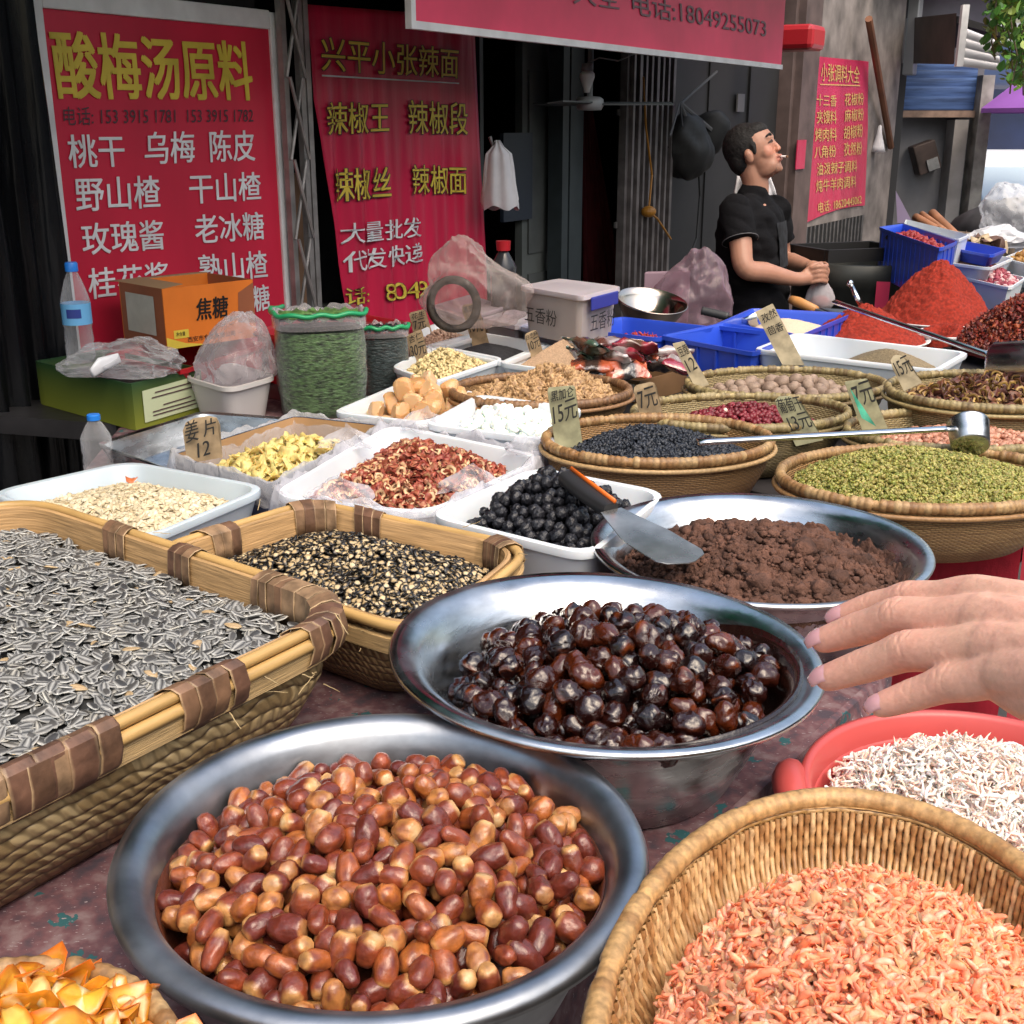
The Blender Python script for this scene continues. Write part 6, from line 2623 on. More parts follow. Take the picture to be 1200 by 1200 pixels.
mb = MB()
f1, f2 = GB[1], GB[2]
q = lambda u, v: Vector((f1.x, f1.y, T)) + (f2 - f1).to_2d().to_3d() * u + Vector((0, 0, .112 * v)) + (Vector(((f2 - f1).y, -(f2 - f1).x, 0)).normalized() * .003)
mb.poly([q(.14, .12), q(.95, .16), q(.95, .86), q(.14, .80)])
mb.build('label', mat('pale_green_label', (.5, .56, .36), .6), t)
mb = MB()
for v, u0, u1 in ((.7, .3, .85), (.6, .25, .9), (.4, .4, .8), (.3, .25, .85), (.22, .25, .9)):
    mb.poly([q(u0, v) + (q(0, 0) - q(0, 0)), q(u1, v + .03), q(u1, v + .055), q(u0, v + .025)])
for p in mb.v:
    pass
mb.v = [tuple(Vector(p) + Vector(((f2 - f1).y, -(f2 - f1).x, 0)).normalized() * .002) for p in mb.v]
mb.build('print_lines', m_ink, t)
he = Heap(inset(og, .012), zg - .035, .03, 1.6, .006, 20, 2)
V, Fc = he.dome(0, 24, 64, .02, .006, 50)
me = tri_mesh('black_fungus', V, Fc, (1, 1, 1), mat('black_fungus_skin', (.015, .013, .013), .6, bump=1, bs=60))
o = bpy.data.objects.new('black_fungus', me); COL.objects.link(o)
tag(o, 'black dried fungus filling the green cardboard carton', 'dried fungus', kind='stuff')


def crumple(name, label, c, size, m, seed, amp=.35, fr=2.2, cat='plastic bag', flat=None, rot=0, parent=None):
    bm = bmesh.new()
    bmesh.ops.create_icosphere(bm, subdivisions=5, radius=1)
    s = Vector((seed * 3.3, seed * 1.9, seed))
    for v in bm.verts:
        p = v.co.copy()
        v1 = noise.voronoi(p * fr * .8 + s)[0]
        v2 = noise.voronoi(p * fr * 1.9 + s * 2)[0]
        f = 1 + amp * (.8 * noise.noise(p * fr * .7 + s) - .6 * (v1[1] - v1[0]) - .42 * (v2[1] - v2[0]) + .35)
        v.co = p * f
        k_ = 1 - .3 * max(0, v.co.z)
        v.co.x *= k_
        v.co.y *= k_
        if flat is not None and v.co.z < flat:
            v.co.z = flat + (v.co.z - flat) * .1
    R_ = Matrix.Rotation(rot, 3, 'Z')
    for v in bm.verts:
        v.co.x += .28 * math.sin(seed) * max(0, v.co.z) + .12 * noise.noise(Vector((v.co.z * 2, seed, 0)))
        v.co = Vector(c) + R_ @ Vector((v.co.x * size[0], v.co.y * size[1], v.co.z * size[2]))
    me = bpy.data.meshes.new(name)
    bm.to_mesh(me); bm.free()
    me.polygons.foreach_set('use_smooth', [True] * len(me.polygons))
    me.set_sharp_from_angle(angle=math.radians(32))
    me.materials.append(m)
    o = bpy.data.objects.new(name, me)
    COL.objects.link(o)
    if parent is not None:
        place(me, root_empty(parent))
        o.parent = parent
    if label:
        tag(o, label, cat)
    return o


m_bag = film('clear_bag', body=.07, bump=.25)
m_bagw = film('milky_bag', tint=(.88, .86, .88), body=.15, milk=(.75, .72, .75), rough=.2, bump=.25)
m_bagp = film('pinkish_bag', tint=(.7, .6, .64), body=.2, milk=(.4, .28, .34), rough=.25, bump=.25)
crumple('plastic_bag', 'crumpled clear bag lying on the black goods in the green carton', Q(145, 423, 2.85), (.13, .07, .05), m_bag, 3, .5, flat=-.6)
mb = MB()
mb.tube([Q(108, 437, 2.75), Q(118, 428, 2.78), Q(140, 419, 2.8)], [.012, .02, .012], 10, flat=.4)
tag(mb.build('white_scoop', mat('white_plastic', (.75, .76, .8), .3), smooth=True), 'flat white plastic scoop on the green carton', 'scoop')


def bottle(label, base, h, r, lab=True):
    t = thing('water_bottle', label, 'bottle', base)
    mb = MB()
    pr = [(0, .004), (r * .8, 0), (r, .01 * h / .2), (r, .18 * h), (r * .94, .2 * h), (r, .22 * h), (r * .94, .36 * h), (r, .38 * h), (r, .62 * h), (r * .9, .68 * h), (r * .6, .82 * h), (r * .36, .9 * h), (r * .34, .94 * h), (.001, .94 * h)]
    mb.lathe(base, pr, 32)
    mb.build('body', film('bottle_plastic', tint=(.93, .95, .97), body=.10, bump=.25, bs=60), t, smooth=True)
    mb = MB()
    mb.lathe(base, [(0.0, .91 * h), (r * .44, .91 * h), (r * .44, .985 * h), (r * .38, h), (0, h)], 24)
    mb.build('cap', mat('blue_cap', (.02, .2, .7), .35), t, auto=40)
    if lab:
        mb = MB()
        mb.lathe(base, [(r * 1.015, .39 * h), (r * 1.015, .6 * h)], 32)
        w_ = mb.build('label', mat('blue_label', (.15, .42, .72), .4), t, smooth=True)
        mb = MB()
        d = (CAM - base).to_2d().normalized().to_3d()
        sd_ = Vector((-d.y, d.x, 0))
        rr = []
        for z_ in (.46, .55):
            rr.append([base + Vector((0, 0, z_ * h)) + (d * math.cos(a) + sd_ * math.sin(a)) * r * 1.03 for a in [(-.7 + 1.0 * i / 8) for i in range(9)]])
        mb.rings(rr, closed=False)
        mb.build('label_patch', mat('dark_blue_patch', (.03, .05, .25), .4), w_)


b0 = Q(96, 424, 2.98)
bottle('clear water bottle with blue label standing at the green carton', b0, .245, .035)
b1 = Q(117, 556, 2.42)
bottle('clear water bottle with blue cap behind the pumpkin seed tray', b1, .125, .03, False)

# white tub with a bag in it
zt2 = T + .1
o = quad_out([(214, 440), (268, 456), (326, 440), (268, 424)], zt2, .05)
mb = MB()
loft(mb, o, [(.025, T + .001), (.004, zt2 - .012), (-.004, zt2 - .01), (-.004, zt2), (.006, zt2), (.025, T + .01), (.05, T + .008)])
tag(mb.build('white_tub', mat('ivory_tub', (.55, .53, .52), .4), auto=50), 'ivory plastic tub holding a crumpled white bag', 'tub')
crumple('plastic_bag', 'crumpled milky plastic bag bulging out of the ivory tub', P(275, 440, zt2) + Vector((0, 0, .035)), (.095, .08, .115), m_bagw, 8, .42, 1.8, flat=-.7)


def herb_bag(label, x0, x1, ytop, ybot, col, seed, top):
    xm = (x0 + x1) / 2
    b = P(xm, ybot, T)
    d = proj(b)[2]
    w_ = (x1 - x0) / 2 * d / F
    h = (ybot - ytop) * d / F * 1.0
    c = Vector((b.x, b.y + w_ * .8, T))
    t = thing('herb_bag', label, 'bag', c)
    rows = []
    n = 56
    cols = []
    for i in range(13):
        f = i / 12
        rr_ = w_ * (.9 + .1 * math.sin(PI * f) + (.06 if f > .85 else 0))
        row = []
        for k in range(n):
            a = 2 * PI * k / n
            e = 3.2
            q = (abs(math.cos(a)) ** e + abs(math.sin(a) * 1.15) ** e) ** (-1 / e)
            q *= 1 + .03 * noise.noise(Vector((math.cos(a) * 3, math.sin(a) * 3, f * 5 + seed)))
            row.append(c + Vector((rr_ * q * math.cos(a + .3), rr_ * q * math.sin(a + .3), h * f * (1 - .0 * q))))
        rows.append(row)
    mb = MB()
    mb.rings(rows[:11], cap0=True)
    m_in = mat('herbs_' + str(seed), col, .35, coat=.35, var=.9, vs=70, bump=.9, bs=90, stretch=(1, 1, 2.5))
    body = mb.build('herb_fill', m_in, t, smooth=True)
    mb = MB()
    sh = [[c + (p - c) * 1.015 + Vector((0, 0, .001)) for p in r] for r in rows]
    mb.rings(sh)
    o_ = mb.build('film', film('herb_film', body=.015, milk=(.55, .58, .56), rough=.1, bump=.9, bs=40), t, smooth=True)
    mb = MB()
    band = [[c + Vector(((p - c).x * s, (p - c).y * s, 0)) + Vector((0, 0, z)) for p in rows[11]] for s, z in ((1.035, h * .86), (1.04, h * .93), (1.03, h * 1.0), (.96, h * 1.0), (.95, h * .9))]
    for r in band[2:4]:
        for k, p in enumerate(r):
            p.z += .006 * math.sin(k * .8 + seed) + .004 * math.sin(k * 2.1)
    mb.rings(band)
    mb.build('rolled_edge', m_bagw, t, smooth=True)
    mb = MB()
    r0 = rows[11]
    mid = c + Vector((0, 0, h * .96))
    rr = []
    for s in (.96, .7, .4, .05):
        rr.append([mid + (Vector((p.x, p.y, mid.z)) - mid) * s + Vector((0, 0, .008 * math.sin(k * 1.7 + s * 9))) for k, p in enumerate(r0)])
    mb.rings(rr, cap1=True)
    mb.build('top', mat('herb_top_%d' % seed, top, .4, var=.6, vs=60, bump=1, bs=70), t, smooth=True)
    mb = MB()
    pth = [p * 1.0 for p in [c + Vector(((q_ - c).x * 1.05, (q_ - c).y * 1.05, h * 1.01 + .003 * math.sin(k * 1.1))) for k, q_ in enumerate(r0)]][20:56]
    mb.tube(pth, .006, 6)
    mb.build('green_rim', mat('green_film', (.02, .3, .12), .3), t, smooth=True)


herb_bag('tall clear bag packed with green dried herb', 320, 425, 371, 491, (.07, .13, .045), 1, (.1, .2, .06))
herb_bag('shorter clear bag packed with blackish dried leaves', 421, 477, 385, 464, (.025, .04, .04), 2, (.02, .025, .025))

# sieve, bag and clear boxes at the back
c = Q(531, 357, 3.3)
t = thing('bamboo_sieve', 'dark bamboo sieve standing on edge inside the clear bag', 'sieve', c)
r = 33 * 3.25 / F
nrm = Vector((.35, -.9, .25)).normalized()
qu = nrm.to_track_quat('Z', 'Y').to_matrix().to_4x4()
mb = MB()
mb.lathe(c, [(r * .74, 0), (r, -.004), (r * 1.02, .012), (r * .97, .02), (r * .74, .012), (r * .74, 0)], 48, mat4=qu)
mb.build('ring', mat('dark_old_bamboo', (.028, .021, .016), .7, var=.5, vs=40, bump=.8, bs=120), t, smooth=True)
crumple('plastic_bag', 'tall clear plastic bag slumped around the bamboo sieve', Q(553, 347, 3.3) + Vector((0, .02, .01)), (.14, .1, .125), film('stiff_clear_bag', tint=(.88, .84, .84), body=.06, milk=(.75, .66, .63), bump=.25), 12, .42, 1.6, flat=-.75)


def lidbox(label, px, z0, h, col, latch=None, text=None, lidcol=(.55, .5, .54), fill=(.35, .25, .16)):
    o4 = [P(x, y, z0 + h) for x, y in px]
    t = thing('storage_box', label, 'box', (o4[0].x, o4[0].y, z0))
    o = rounded(o4, .018, 64)
    mb = MB()
    loft(mb, o, [(.016, z0 + .001), (.006, z0 + h - .02), (-.0, z0 + h - .018), (-.001, z0 + h - .012)], cap1=True)
    mb.build('body', mat('cloudy_box_' + str(round(z0 * 100)) + str(px[0][0]), col, .35, var=.12, vs=5, sss=.2), t, auto=50)
    mb = MB()
    loft(mb, o, [(-.003, z0 + h - .017), (-.007, z0 + h - .014), (-.006, z0 + h - .002), (.004, z0 + h), (.02, z0 + h - .004), (.03, z0 + h - .003)])
    mb.build('lid', mat('pinkish_clear_lid_%d' % px[0][0], lidcol, .3, coat=.3, sss=.2), t, auto=50)
    F1, R1, L1 = o4[1], o4[2], o4[0]
    dR, dL = (R1 - F1), (L1 - F1)
    nR = Vector((dR.y, -dR.x, 0)).normalized()
    nR = nR if nR.y < 0 else -nR
    nL = Vector((dL.y, -dL.x, 0)).normalized()
    nL = nL if nL.dot(dR) < 0 else -nL
    if latch:
        mb = MB()
        a = Vector((F1.x, F1.y, 0)) + dR.to_2d().to_3d() * .15 + nR * .008
        mb.obox(a + Vector((0, 0, z0 + h - .045)), dR.to_2d().to_3d() * .7, nR * .007, (0, 0, .036))
        mb.build('latch', mat('navy_latch', (.03, .04, .28), .4), t, bevel=.003)
    if text:
        mb = MB()
        g = lambda u, v: Vector((F1.x, F1.y, z0 + h * v)) + dL.to_2d().to_3d() * (1 - u) + nL * .004
        write(mb, text, g(.08, .3), g(.62, .3), g(.08, .62), (0, 0, 0))
        g2 = lambda u, v: Vector((F1.x, F1.y, z0 + h * v)) + dR.to_2d().to_3d() * u + nR * .004
        write(mb, text, g2(.2, .25), g2(.85, .25), g2(.2, .6), (0, 0, 0))
        mb.build('lettering', mat('marker_ink', (.02, .02, .022), .5), t)


zlo = T + .001
lidbox('low clear box with navy clip behind the black sesame', [(566, 372), (606, 381), (640, 370), (600, 362)], T, .11, (.4, .36, .36), True)
lidbox('low clear box with pale lid under the spice powder box', [(608, 381), (660, 392), (716, 378), (660, 368)], T, .105, (.36, .37, .4), None, None, (.4, .44, .6))
lidbox('cloudy storage box with five-spice lettering and navy clip', [(611, 334), (682, 346), (726, 335), (655, 326)], T + .112, .14, (.36, .32, .31), True, '五香粉')
lidbox('clear box of brown powder with rounded lid in front of the sieve', [(506, 358), (546, 372), (592, 358), (550, 345)], T + .02, .10, (.42, .3, .2), None, None, (.42, .36, .4))

# wok-like steel bowl, tilted; pink plastic behind
c = Q(764, 353, 3.75)
t = thing('steel_bowl', 'empty steel bowl tilted towards the camera behind the blue crate', 'bowl', c)
mb = MB()
r = 42 * 3.75 / F
m4 = Matrix.Rotation(.22, 4, 'X') @ Matrix.Rotation(.12, 4, 'Y')
mb.lathe(c, [(r * .45, -.075), (r * .7, -.06), (r * .92, -.02), (r, 0), (r * 1.02, .003), (r * .98, .004), (r * .9, -.016), (r * .68, -.052), (r * .4, -.066)], 56, mat4=m4, cap0=True, cap1=True)
mb.build('shell', mat('warm_steel', (.6, .52, .45), .2, metal=1, rvar=.08, vs=10), t, smooth=True)
mb = MB()
mb.lathe(Vector((c.x, c.y, 0)), [(.07, T + .001), (.075, c.z - .07)], 24, cap0=True, cap1=True)
tag(mb.build('round_tin', m_black), 'dark round tin under the tilted steel bowl', 'tin')
crumple('plastic_bag', 'dusky pink plastic bag slumped behind the steel bowl', Q(806, 350, 4.05), (.13, .09, .15), m_bagp, 21, .5, 1.5, flat=-.7)
mb = MB()
A, B = Q(754, 352, 4.15), Q(805, 370, 4.2)
mb.obox((A.x, A.y, T), (B - A).to_2d().to_3d(), (.01, .03, 0), (0, 0, Q(754, 318, 4.15).z - T))
tag(mb.build('pink_board', mat('dusky_pink_board', (.24, .16, .2), .6, var=.15, vs=5), bevel=.004), 'upright dusky pink board behind the steel bowl', 'board')
mb = MB()
b_ = Q(590, 330, 3.9)
mb.lathe(Vector((b_.x, b_.y, 0)), [(.04, T + .001), (.042, b_.z + .05), (.02, b_.z + .09), (.014, b_.z + .1)], 24, cap0=True, cap1=True)
t2 = tag(mb.build('dark_bottle', mat('dark_glass', (.03, .03, .035), .15), smooth=True), 'dark bottle with a red cap behind the clear bag', 'bottle')
mb = MB()
mb.lathe(Vector((b_.x, b_.y, 0)), [(.022, b_.z + .1), (.024, b_.z + .13), (.0, b_.z + .132)], 20, cap0=True)
mb.build('cap', m_rcr, t2)

# carton of shiny snack packets
zk = T + .06
KB = [(674, 432), (748, 447), (806, 432), (730, 420)]
o4 = [P(x, y, zk) for x, y in KB]
o = rounded(o4, .004, 48)
t = thing('snack_carton', 'cut-down brown carton filled with foil snack packets', 'carton', (o4[0].x, o4[0].y, T))
mb = MB()
loft(mb, o, [(0, T + .001), (0, zk), (.004, zk), (.005, T + .005), (.04, T + .004)])
mb.build('box', mat('dark_brown_carton', (.16, .09, .04), .6, var=.3, vs=8), t, auto=40)
mb = MB()
L1, F1 = o4[0], o4[1]
dL = (F1 - L1).to_2d().to_3d()
nL = Vector((dL.y, -dL.x, 0)).normalized()
g = lambda u, v: Vector((L1.x, L1.y, T + .06 * v)) + dL * u + nL * .003
mb.poly([g(.1, .1), g(.97, .1), g(.97, .85), g(.1, .85)])
mb.build('label', m_lab, t)
mb = MB()
for v in (.25, .42, .6):
    write(mb, '零售日期 批号', g(.5, v) + nL * .002, g(.85, v) + nL * .002, g(.5, v + .1) + nL * .002, (0, 0, 0))
mb.build('lettering', m_ink, t)
m_foil = vmat('foil_packet', .16, coat=.8, spec=.8, bump=.8, bs=60, bd=.006, var=.2)
for k in range(13):
    f = (k % 5) / 4
    x = 690 + 98 * f + R.uniform(-6, 6)
    y = 428 - (k // 5) * 11 + R.uniform(-4, 4)
    c = Q(x, y, 2.93 + R.uniform(-.06, .08))
    cs = R.choice([(.05, .03, .025), (.09, .02, .02), (.3, .25, .25), (.04, .035, .035), (.12, .06, .04), (.35, .3, .3)])
    c2 = R.choice([(.4, .09, .04), (.3, .03, .05), (.45, .4, .4), (.06, .1, .07), (.1, .04, .03)])
    mb = MB()
    rot = Matrix.Rotation(R.uniform(0, 6.3), 3, 'Z') @ Matrix.Rotation(R.uniform(-.6, .6), 3, 'X')
    rows = []
    for i in range(9):
        u = i / 8
        th = .017 * math.sin(PI * u) ** .7 + .001
        row = []
        for j in range(14):
            a = 2 * PI * j / 14
            p = Vector(((u - .5) * .11, .038 * math.cos(a) * (1 - .1 * math.sin(PI * u)), th * math.sin(a)))
            p += Vector((0, 0, .013 * noise.noise(Vector((u * 5 + k, math.cos(a) * 2, math.sin(a)))) + .006 * noise.noise(Vector((u * 14 + k, math.cos(a) * 5, 0)))))
            row.append(c + rot @ p)
        rows.append(row)
    mb.rings(rows, cap0=True, cap1=True, cols=[cs if .25 < i / 8 < .7 else c2 for i in range(9)])
    tag(mb.build('snack_packet', m_foil, smooth=True), 'small shiny foil packet of snack food in the cut-down brown carton', 'packet', 'foil snack packets in the carton')

# ------------------------------------------------------------------ drum and things at the right rear
c = Q(1004, 304, 4.85)
rD = 76 * 4.85 / F
zd = c.z
t = thing('iron_drum', 'black iron drum stove with a square frame on top behind the chilli', 'drum', (c.x, c.y, 0))
mb = MB()
mb.lathe(Vector((c.x, c.y, 0)), [(rD * .9, 0), (rD * .92, zd - .16), (rD * .96, zd - .15), (rD * .96, zd - .1), (rD, zd - .09), (rD * 1.01, zd), (rD * .98, zd + .004), (rD * .95, zd - .02), (rD * .9, zd - .12), (rD * .05, zd - .14)], 64, cap0=True)
mb.build('shell', mat('smoky_iron', (.03, .032, .03), .5, metal=.4, var=.4, vs=8), t, smooth=True)
mb = MB()
e = Matrix.Rotation(.35, 3, 'Z')
for s in (-1, 1):
    mb.box((-.2, s * .13 - .012, 0), (.2, s * .13 + .012, .05), rot=e, org=Vector((c.x - .03, c.y, zd + .006)))
    mb.box((s * .19 - .012, -.118, .001), (s * .19 + .012, .118, .049), rot=e, org=Vector((c.x - .03, c.y, zd + .006)))
mb.tube([Vector((c.x + .1, c.y - .12, zd + .05)), Vector((c.x + .1, c.y - .12, zd + .1))], .008)
mb.tube([Vector((c.x + .07, c.y - .15, zd + .1)), Vector((c.x + .14, c.y - .1, zd + .105))], .01)
mb.build('frame', m_black, t)
mb = MB()
dv = Vector((-c.x, -c.y, 0)).normalized()
sv = Vector((-dv.y, dv.x, 0))
k0 = Vector((c.x, c.y, 0)) + dv * (rD * .985) + sv * .115
w0 = Q(1040, 345, proj(k0 + Vector((0, 0, 1)))[2])
mb.obox((w0.x, w0.y - .02, Q(1040, 362, 4.6).z), sv * -.05 + Vector((.0, .0, 0)), dv * .004, (0, 0, .1))
tag(mb.build('payment_card', m_post), 'small red payment card leaning on the iron drum', 'card')

o, z = crate('blue_crate', 'tilted blue crate of red pods beside the concrete pier', [(1030, 266), (1102, 291), (1122, 283), (1058, 262)], T + .1, .19, m_blue)
grains('red_pods', 'dark red pods inside the tilted blue crate', scaled(inset(o, .04), .78), z - .03, .02, 1.5, 400, [lumpP(.014, 3, lambda q: (.25, .02, .02), 2, .3, (1.4, .7, .7), 0)], 'pod_skin', .01, ucol=(.2, .02, .02), cat='pods')
mb = MB()
o4 = [P(x, y, T + .001) for x, y in ((1020, 322), (1110, 345), (1190, 300), (1080, 285))]
ot = rounded(o4, .02, 40)
loft(mb, ot, [(.0, T + .002), (0, T + .098), (.01, T + .099)])
tag(mb.build('wooden_riser', m_wood), 'low wooden riser lifting the far blue crate and trays', 'riser')
ZR = T + .1


def far_tray(label, px, h=.09, z0=ZR):
    o = quad_out(px, z0 + h, .03, 48)
    mb = MB()
    loft(mb, o, [(.03, z0 + .001), (.004, z0 + h - .012), (-.004, z0 + h - .01), (-.004, z0 + h), (.006, z0 + h), (.03, z0 + .01), (.05, z0 + .008)])
    tag(mb.build('white_tray', m_tray, auto=50), label, 'tray')
    return o, z0 + h


o, z = far_tray('white tray of cinnamon sticks behind the tilted blue crate', [(1060, 262), (1122, 281), (1136, 275), (1062, 257)], .16)
m_cin = mat('cinnamon_bark', (.27, .12, .06), .65, var=.3, vs=9, stretch=(1, 1, 1))
for k, (a, b, r) in enumerate((((1092, 250), (1122, 279), .028), ((1080, 251), (1108, 272), .02), ((1073, 255), (1098, 270), .026))):
    mb = MB()
    A, B = Q(*a, 5.75), Q(*b, 5.55)
    ax = (B - A).normalized()
    u = ax.orthogonal().normalized()
    v = ax.cross(u)
    rows = []
    for i in range(5):
        rows.append([A.lerp(B, i / 4) + (u * math.cos(q) + v * math.sin(q)) * r * (1 - .05 * q) for q in [j * .42 for j in range(20)]])
    mb.rings(rows, closed=False)
    ob = mb.build('cinnamon_stick', m_cin, smooth=True)
    ob.modifiers.new('solid', 'SOLIDIFY').thickness = .004
    tag(ob, ('longest rolled cinnamon stick, rightmost in the far tray', 'middle rolled cinnamon stick in the far tray', 'dark short cinnamon stick, leftmost in the far tray')[k], 'cinnamon stick')
o, z = far_tray('white tray of dark peppercorns between the blue crate and red beans', [(1078, 303), (1160, 314), (1188, 302), (1100, 292)], .07)
powder('peppercorns', 'brown peppercorns in the far white tray', scaled(inset(o, .03), .9), z - .03, .025, 1.5, (.16, .09, .06), var=.5, vs=150, rg=.004)
o, z = far_tray('blue lid tray heaped with dried mushrooms', [(1104, 288), (1162, 299), (1180, 292), (1124, 281)], .05, ZR + .06)
bpy.data.objects[bpy.data.objects[-1].name]
for ob in COL.objects:
    if ob.get('label', '').startswith('blue lid tray'):
        ob.data.materials[0] = m_blue
for k in range(14):
    p = Q(1116 + 56 * R.random(), 284 - 8 * R.random() + (k % 3) * 3, 5.3 + R.uniform(-.1, .15))
    V, Fc, C = flakeP(.05, k + 60, .35, 11, lambda t, a: (.1, .05, .035) if k % 2 else (.42, .32, .2), 2, 0, .8, .25)
    rm = np.array((Matrix.Rotation(R.uniform(0, 6), 3, 'Z') @ Matrix.Rotation(R.uniform(.2, 1.2), 3, 'X')))
    me = tri_mesh('dried_mushroom', V @ rm.T + np.array(p[:]), Fc, C, vmat('mushroom_skin', .7, var=.3, bs=40))
    ob = bpy.data.objects.new('dried_mushroom', me); COL.objects.link(ob)
    tag(ob, 'curled dried mushroom cap on the far blue lid', 'mushroom', 'dried mushrooms on the blue lid')
o, z = far_tray('white tray of dark red speckled beans behind the chilli flakes', [(1118, 322), (1184, 337), (1202, 325), (1140, 311)], .12, T)
grains('red_beans', 'dark red speckled beans in the white tray', scaled(inset(o, .02), .95), z - .02, .05, 1.5, 900, [lumpP(.011, k, lambda q: ((.2, .015, .03), (.3, .05, .07), (.55, .35, .35))[k % 3], 2, .1, (1.2, .8, .8), 0) for k in range(3)], 'bean_skin', .01, ucol=(.15, .01, .02), cat='beans')
o, z = far_tray('white tray of dark dried chillies left of the red beans', [(1082, 311), (1126, 321), (1140, 310), (1096, 302)], .1, T)
grains('dark_chillies', 'dark red dried chillies in their white tray', scaled(inset(o, .02), .95), z - .02, .04, 1.5, 300, [tubeP(6, 6, lambda t: (.05 * (t - .5), .006 * math.sin(PI * t), 0), lambda t, a: (.007 * (1.1 - t), .007 * (1.1 - t)), lambda t, a: (.14, .012, .012))], 'dark_chilli_skin', .01, ucol=(.1, .01, .01), cat='chilli')
o, z = far_tray('empty-sided white tray at the right edge beyond the beans', [(1166, 313), (1215, 325), (1240, 314), (1190, 304)], .1, T)
powder('tan_spice', 'tan ground spice in the far right tray', scaled(inset(o, .02), .9), z - .03, .02, 1.5, (.35, .25, .15))
o, z = far_tray('white tray of golden dried flowers at the far right edge', [(1176, 302), (1222, 314), (1262, 300), (1205, 290)], .1, T + .06)
grains('dried_flowers', 'golden brown dried flowers in the far right tray', scaled(inset(o, .02), .95), z - .02, .06, 1.5, 400, [lumpP(.014, k, lambda q: lerp3((.2, .08, .02), (.5, .28, .07), .5 + q), 2.5, .5, (1, 1, .7), 1) for k in range(4)], 'flower_skin', .012, ucol=(.25, .12, .03), cat='flowers')
crumple('plastic_bag', 'big crumpled white plastic bag hanging in front of the van', Q(1184, 250, 7.2), (.17, .12, .17), film('white_carrier', tint=(.9, .9, .92), body=.25, bump=.3, milk=(.8, .82, .85)), 31, .4, 1.8)
crumple('plastic_bag', 'small crumpled plastic bag on the tray edge under the big white bag', Q(1166, 281, 6.2), (.15, .1, .07), film('white_carrier2', tint=(.9, .9, .92), body=.5, milk=(.75, .76, .8)), 32, .45, 1.9, flat=-.5)
mb = MB()
A = Q(1170, 276, 7.6)
mb.ball(A, (.3, .2, .2), 20, 12, fn=lambda p: p * (1 + .25 * noise.noise(p * 6)))
mb.ball(A + Vector((.5, .1, .02)), (.32, .2, .22), 20, 12, fn=lambda p: p * (1 + .25 * noise.noise(p * 6 + Vector((4, 0, 0)))))
tag(mb.build('dark_bundle', mat('dark_sacking', (.03, .028, .032), .8, var=.5, vs=9), smooth=True), 'dark cloth bundle behind the white bags', 'bundle')
mb = MB()
mb.box((A.x - .3, A.y - .2, 0), (A.x + .9, A.y + .3, A.z - .16))
tag(mb.build('dark_crate', m_black, bevel=.01), 'dark crate carrying the cloth bundle in the street', 'crate')
mb = MB()
mb.poly([Q(1050, 224, 6.6), Q(1070, 262, 6.5), Q(1052, 262, 6.55)])
ob = mb.build('purple_wrapper', mat('dusky_purple_film', (.22, .18, .28), .4))
ob.modifiers.new('solid', 'SOLIDIFY').thickness = .006
tag(ob, 'pointed dusky purple sheet standing behind the blue crate', 'sheet')

# ------------------------------------------------------------------ scoops, ladles and the spatula
m_hsteel = mat('polished_steel', (.66, .67, .68), .16, metal=1, rvar=.06, vs=20)


def ladle(name, label, a, b, cup, rc_, ax, hc_, rh=.008, d1_=None):
    A, B = a, b
    t = thing(name, label, 'ladle', B)
    mb = MB()
    dirh = (B - A).normalized()
    side = dirh.cross(Vector((0, 0, 1))).normalized()
    up = side.cross(dirh)
    n = 10
    rows = [[A.lerp(B, i / 20) + (side * math.cos(q) * rh * 1.15 + up * math.sin(q) * rh * .62) for q in [2 * PI * j / n for j in range(n)]] for i in range(21)]
    mb.rings(rows, cap0=True, cap1=True)
    mb.build('handle', m_hsteel, t, smooth=True)
    mb = MB()
    qm = Vector(ax).normalized().to_track_quat('Z', 'Y').to_matrix().to_4x4()
    mb.lathe(cup, [(rc_ * .0 + .001, -hc_ / 2), (rc_ * .8, -hc_ / 2), (rc_ * .92, -hc_ * .42), (rc_, hc_ / 2), (rc_ * 1.03, hc_ / 2 + .002), (rc_ * .97, hc_ / 2 + .002), (rc_ * .88, -hc_ * .36), (rc_ * .7, -hc_ * .42), (.001, -hc_ * .42)], 40, mat4=qm)
    mb.build('cup', m_steel, t, smooth=True)
    return t


A, B = Q(818, 518, 1.99), Q(1116, 502, 2.12)
ladle('ladle', 'long-handled steel ladle resting across the green raisins', A, B, Q(1136, 511, 2.13), .036, (.12, .75, .55), .05, .0085)
A, B = Q(979, 354, 3.3), Q(1168, 419, 2.62)
ladle('ladle', 'long-handled steel ladle lying over the cumin tray and dried rings', A, B, Q(1186, 430, 2.58), .058, (.75, -.55, .1), .09, .010)

# scoop with wooden handle in the chilli
t = thing('wooden_handled_scoop', 'flat scoop with orange wooden handle stuck in the chilli powder', 'scoop', Q(955, 362, 3.9))
mb = MB()
mb.tube([Q(927, 351, 4.02), Q(935, 354, 4.0), Q(956, 363, 3.93)], [.014, .018, .014], 12)
mb.build('handle', mat('orange_wood', (.5, .24, .08), .45, var=.15, vs=12), t, smooth=True)
mb = MB()
mb.tube([Q(956, 363, 3.93), Q(1000, 378, 3.85)], .006)
mb.obox(Q(962, 362, 3.93), Q(1002, 376, 3.84) - Q(962, 362, 3.93), Q(992, 360, 4.05) - Q(962, 362, 3.93) + Vector((0, 0, -.01)), (0, 0, .003))
mb.build('blade', m_steel2, t)
mb = MB()
mb.tube([Q(996, 332, 3.75), Q(1009, 358, 3.72)], [.008, .008], 10)
mb.ball(Q(996, 332, 3.75), .011, 10, 8)
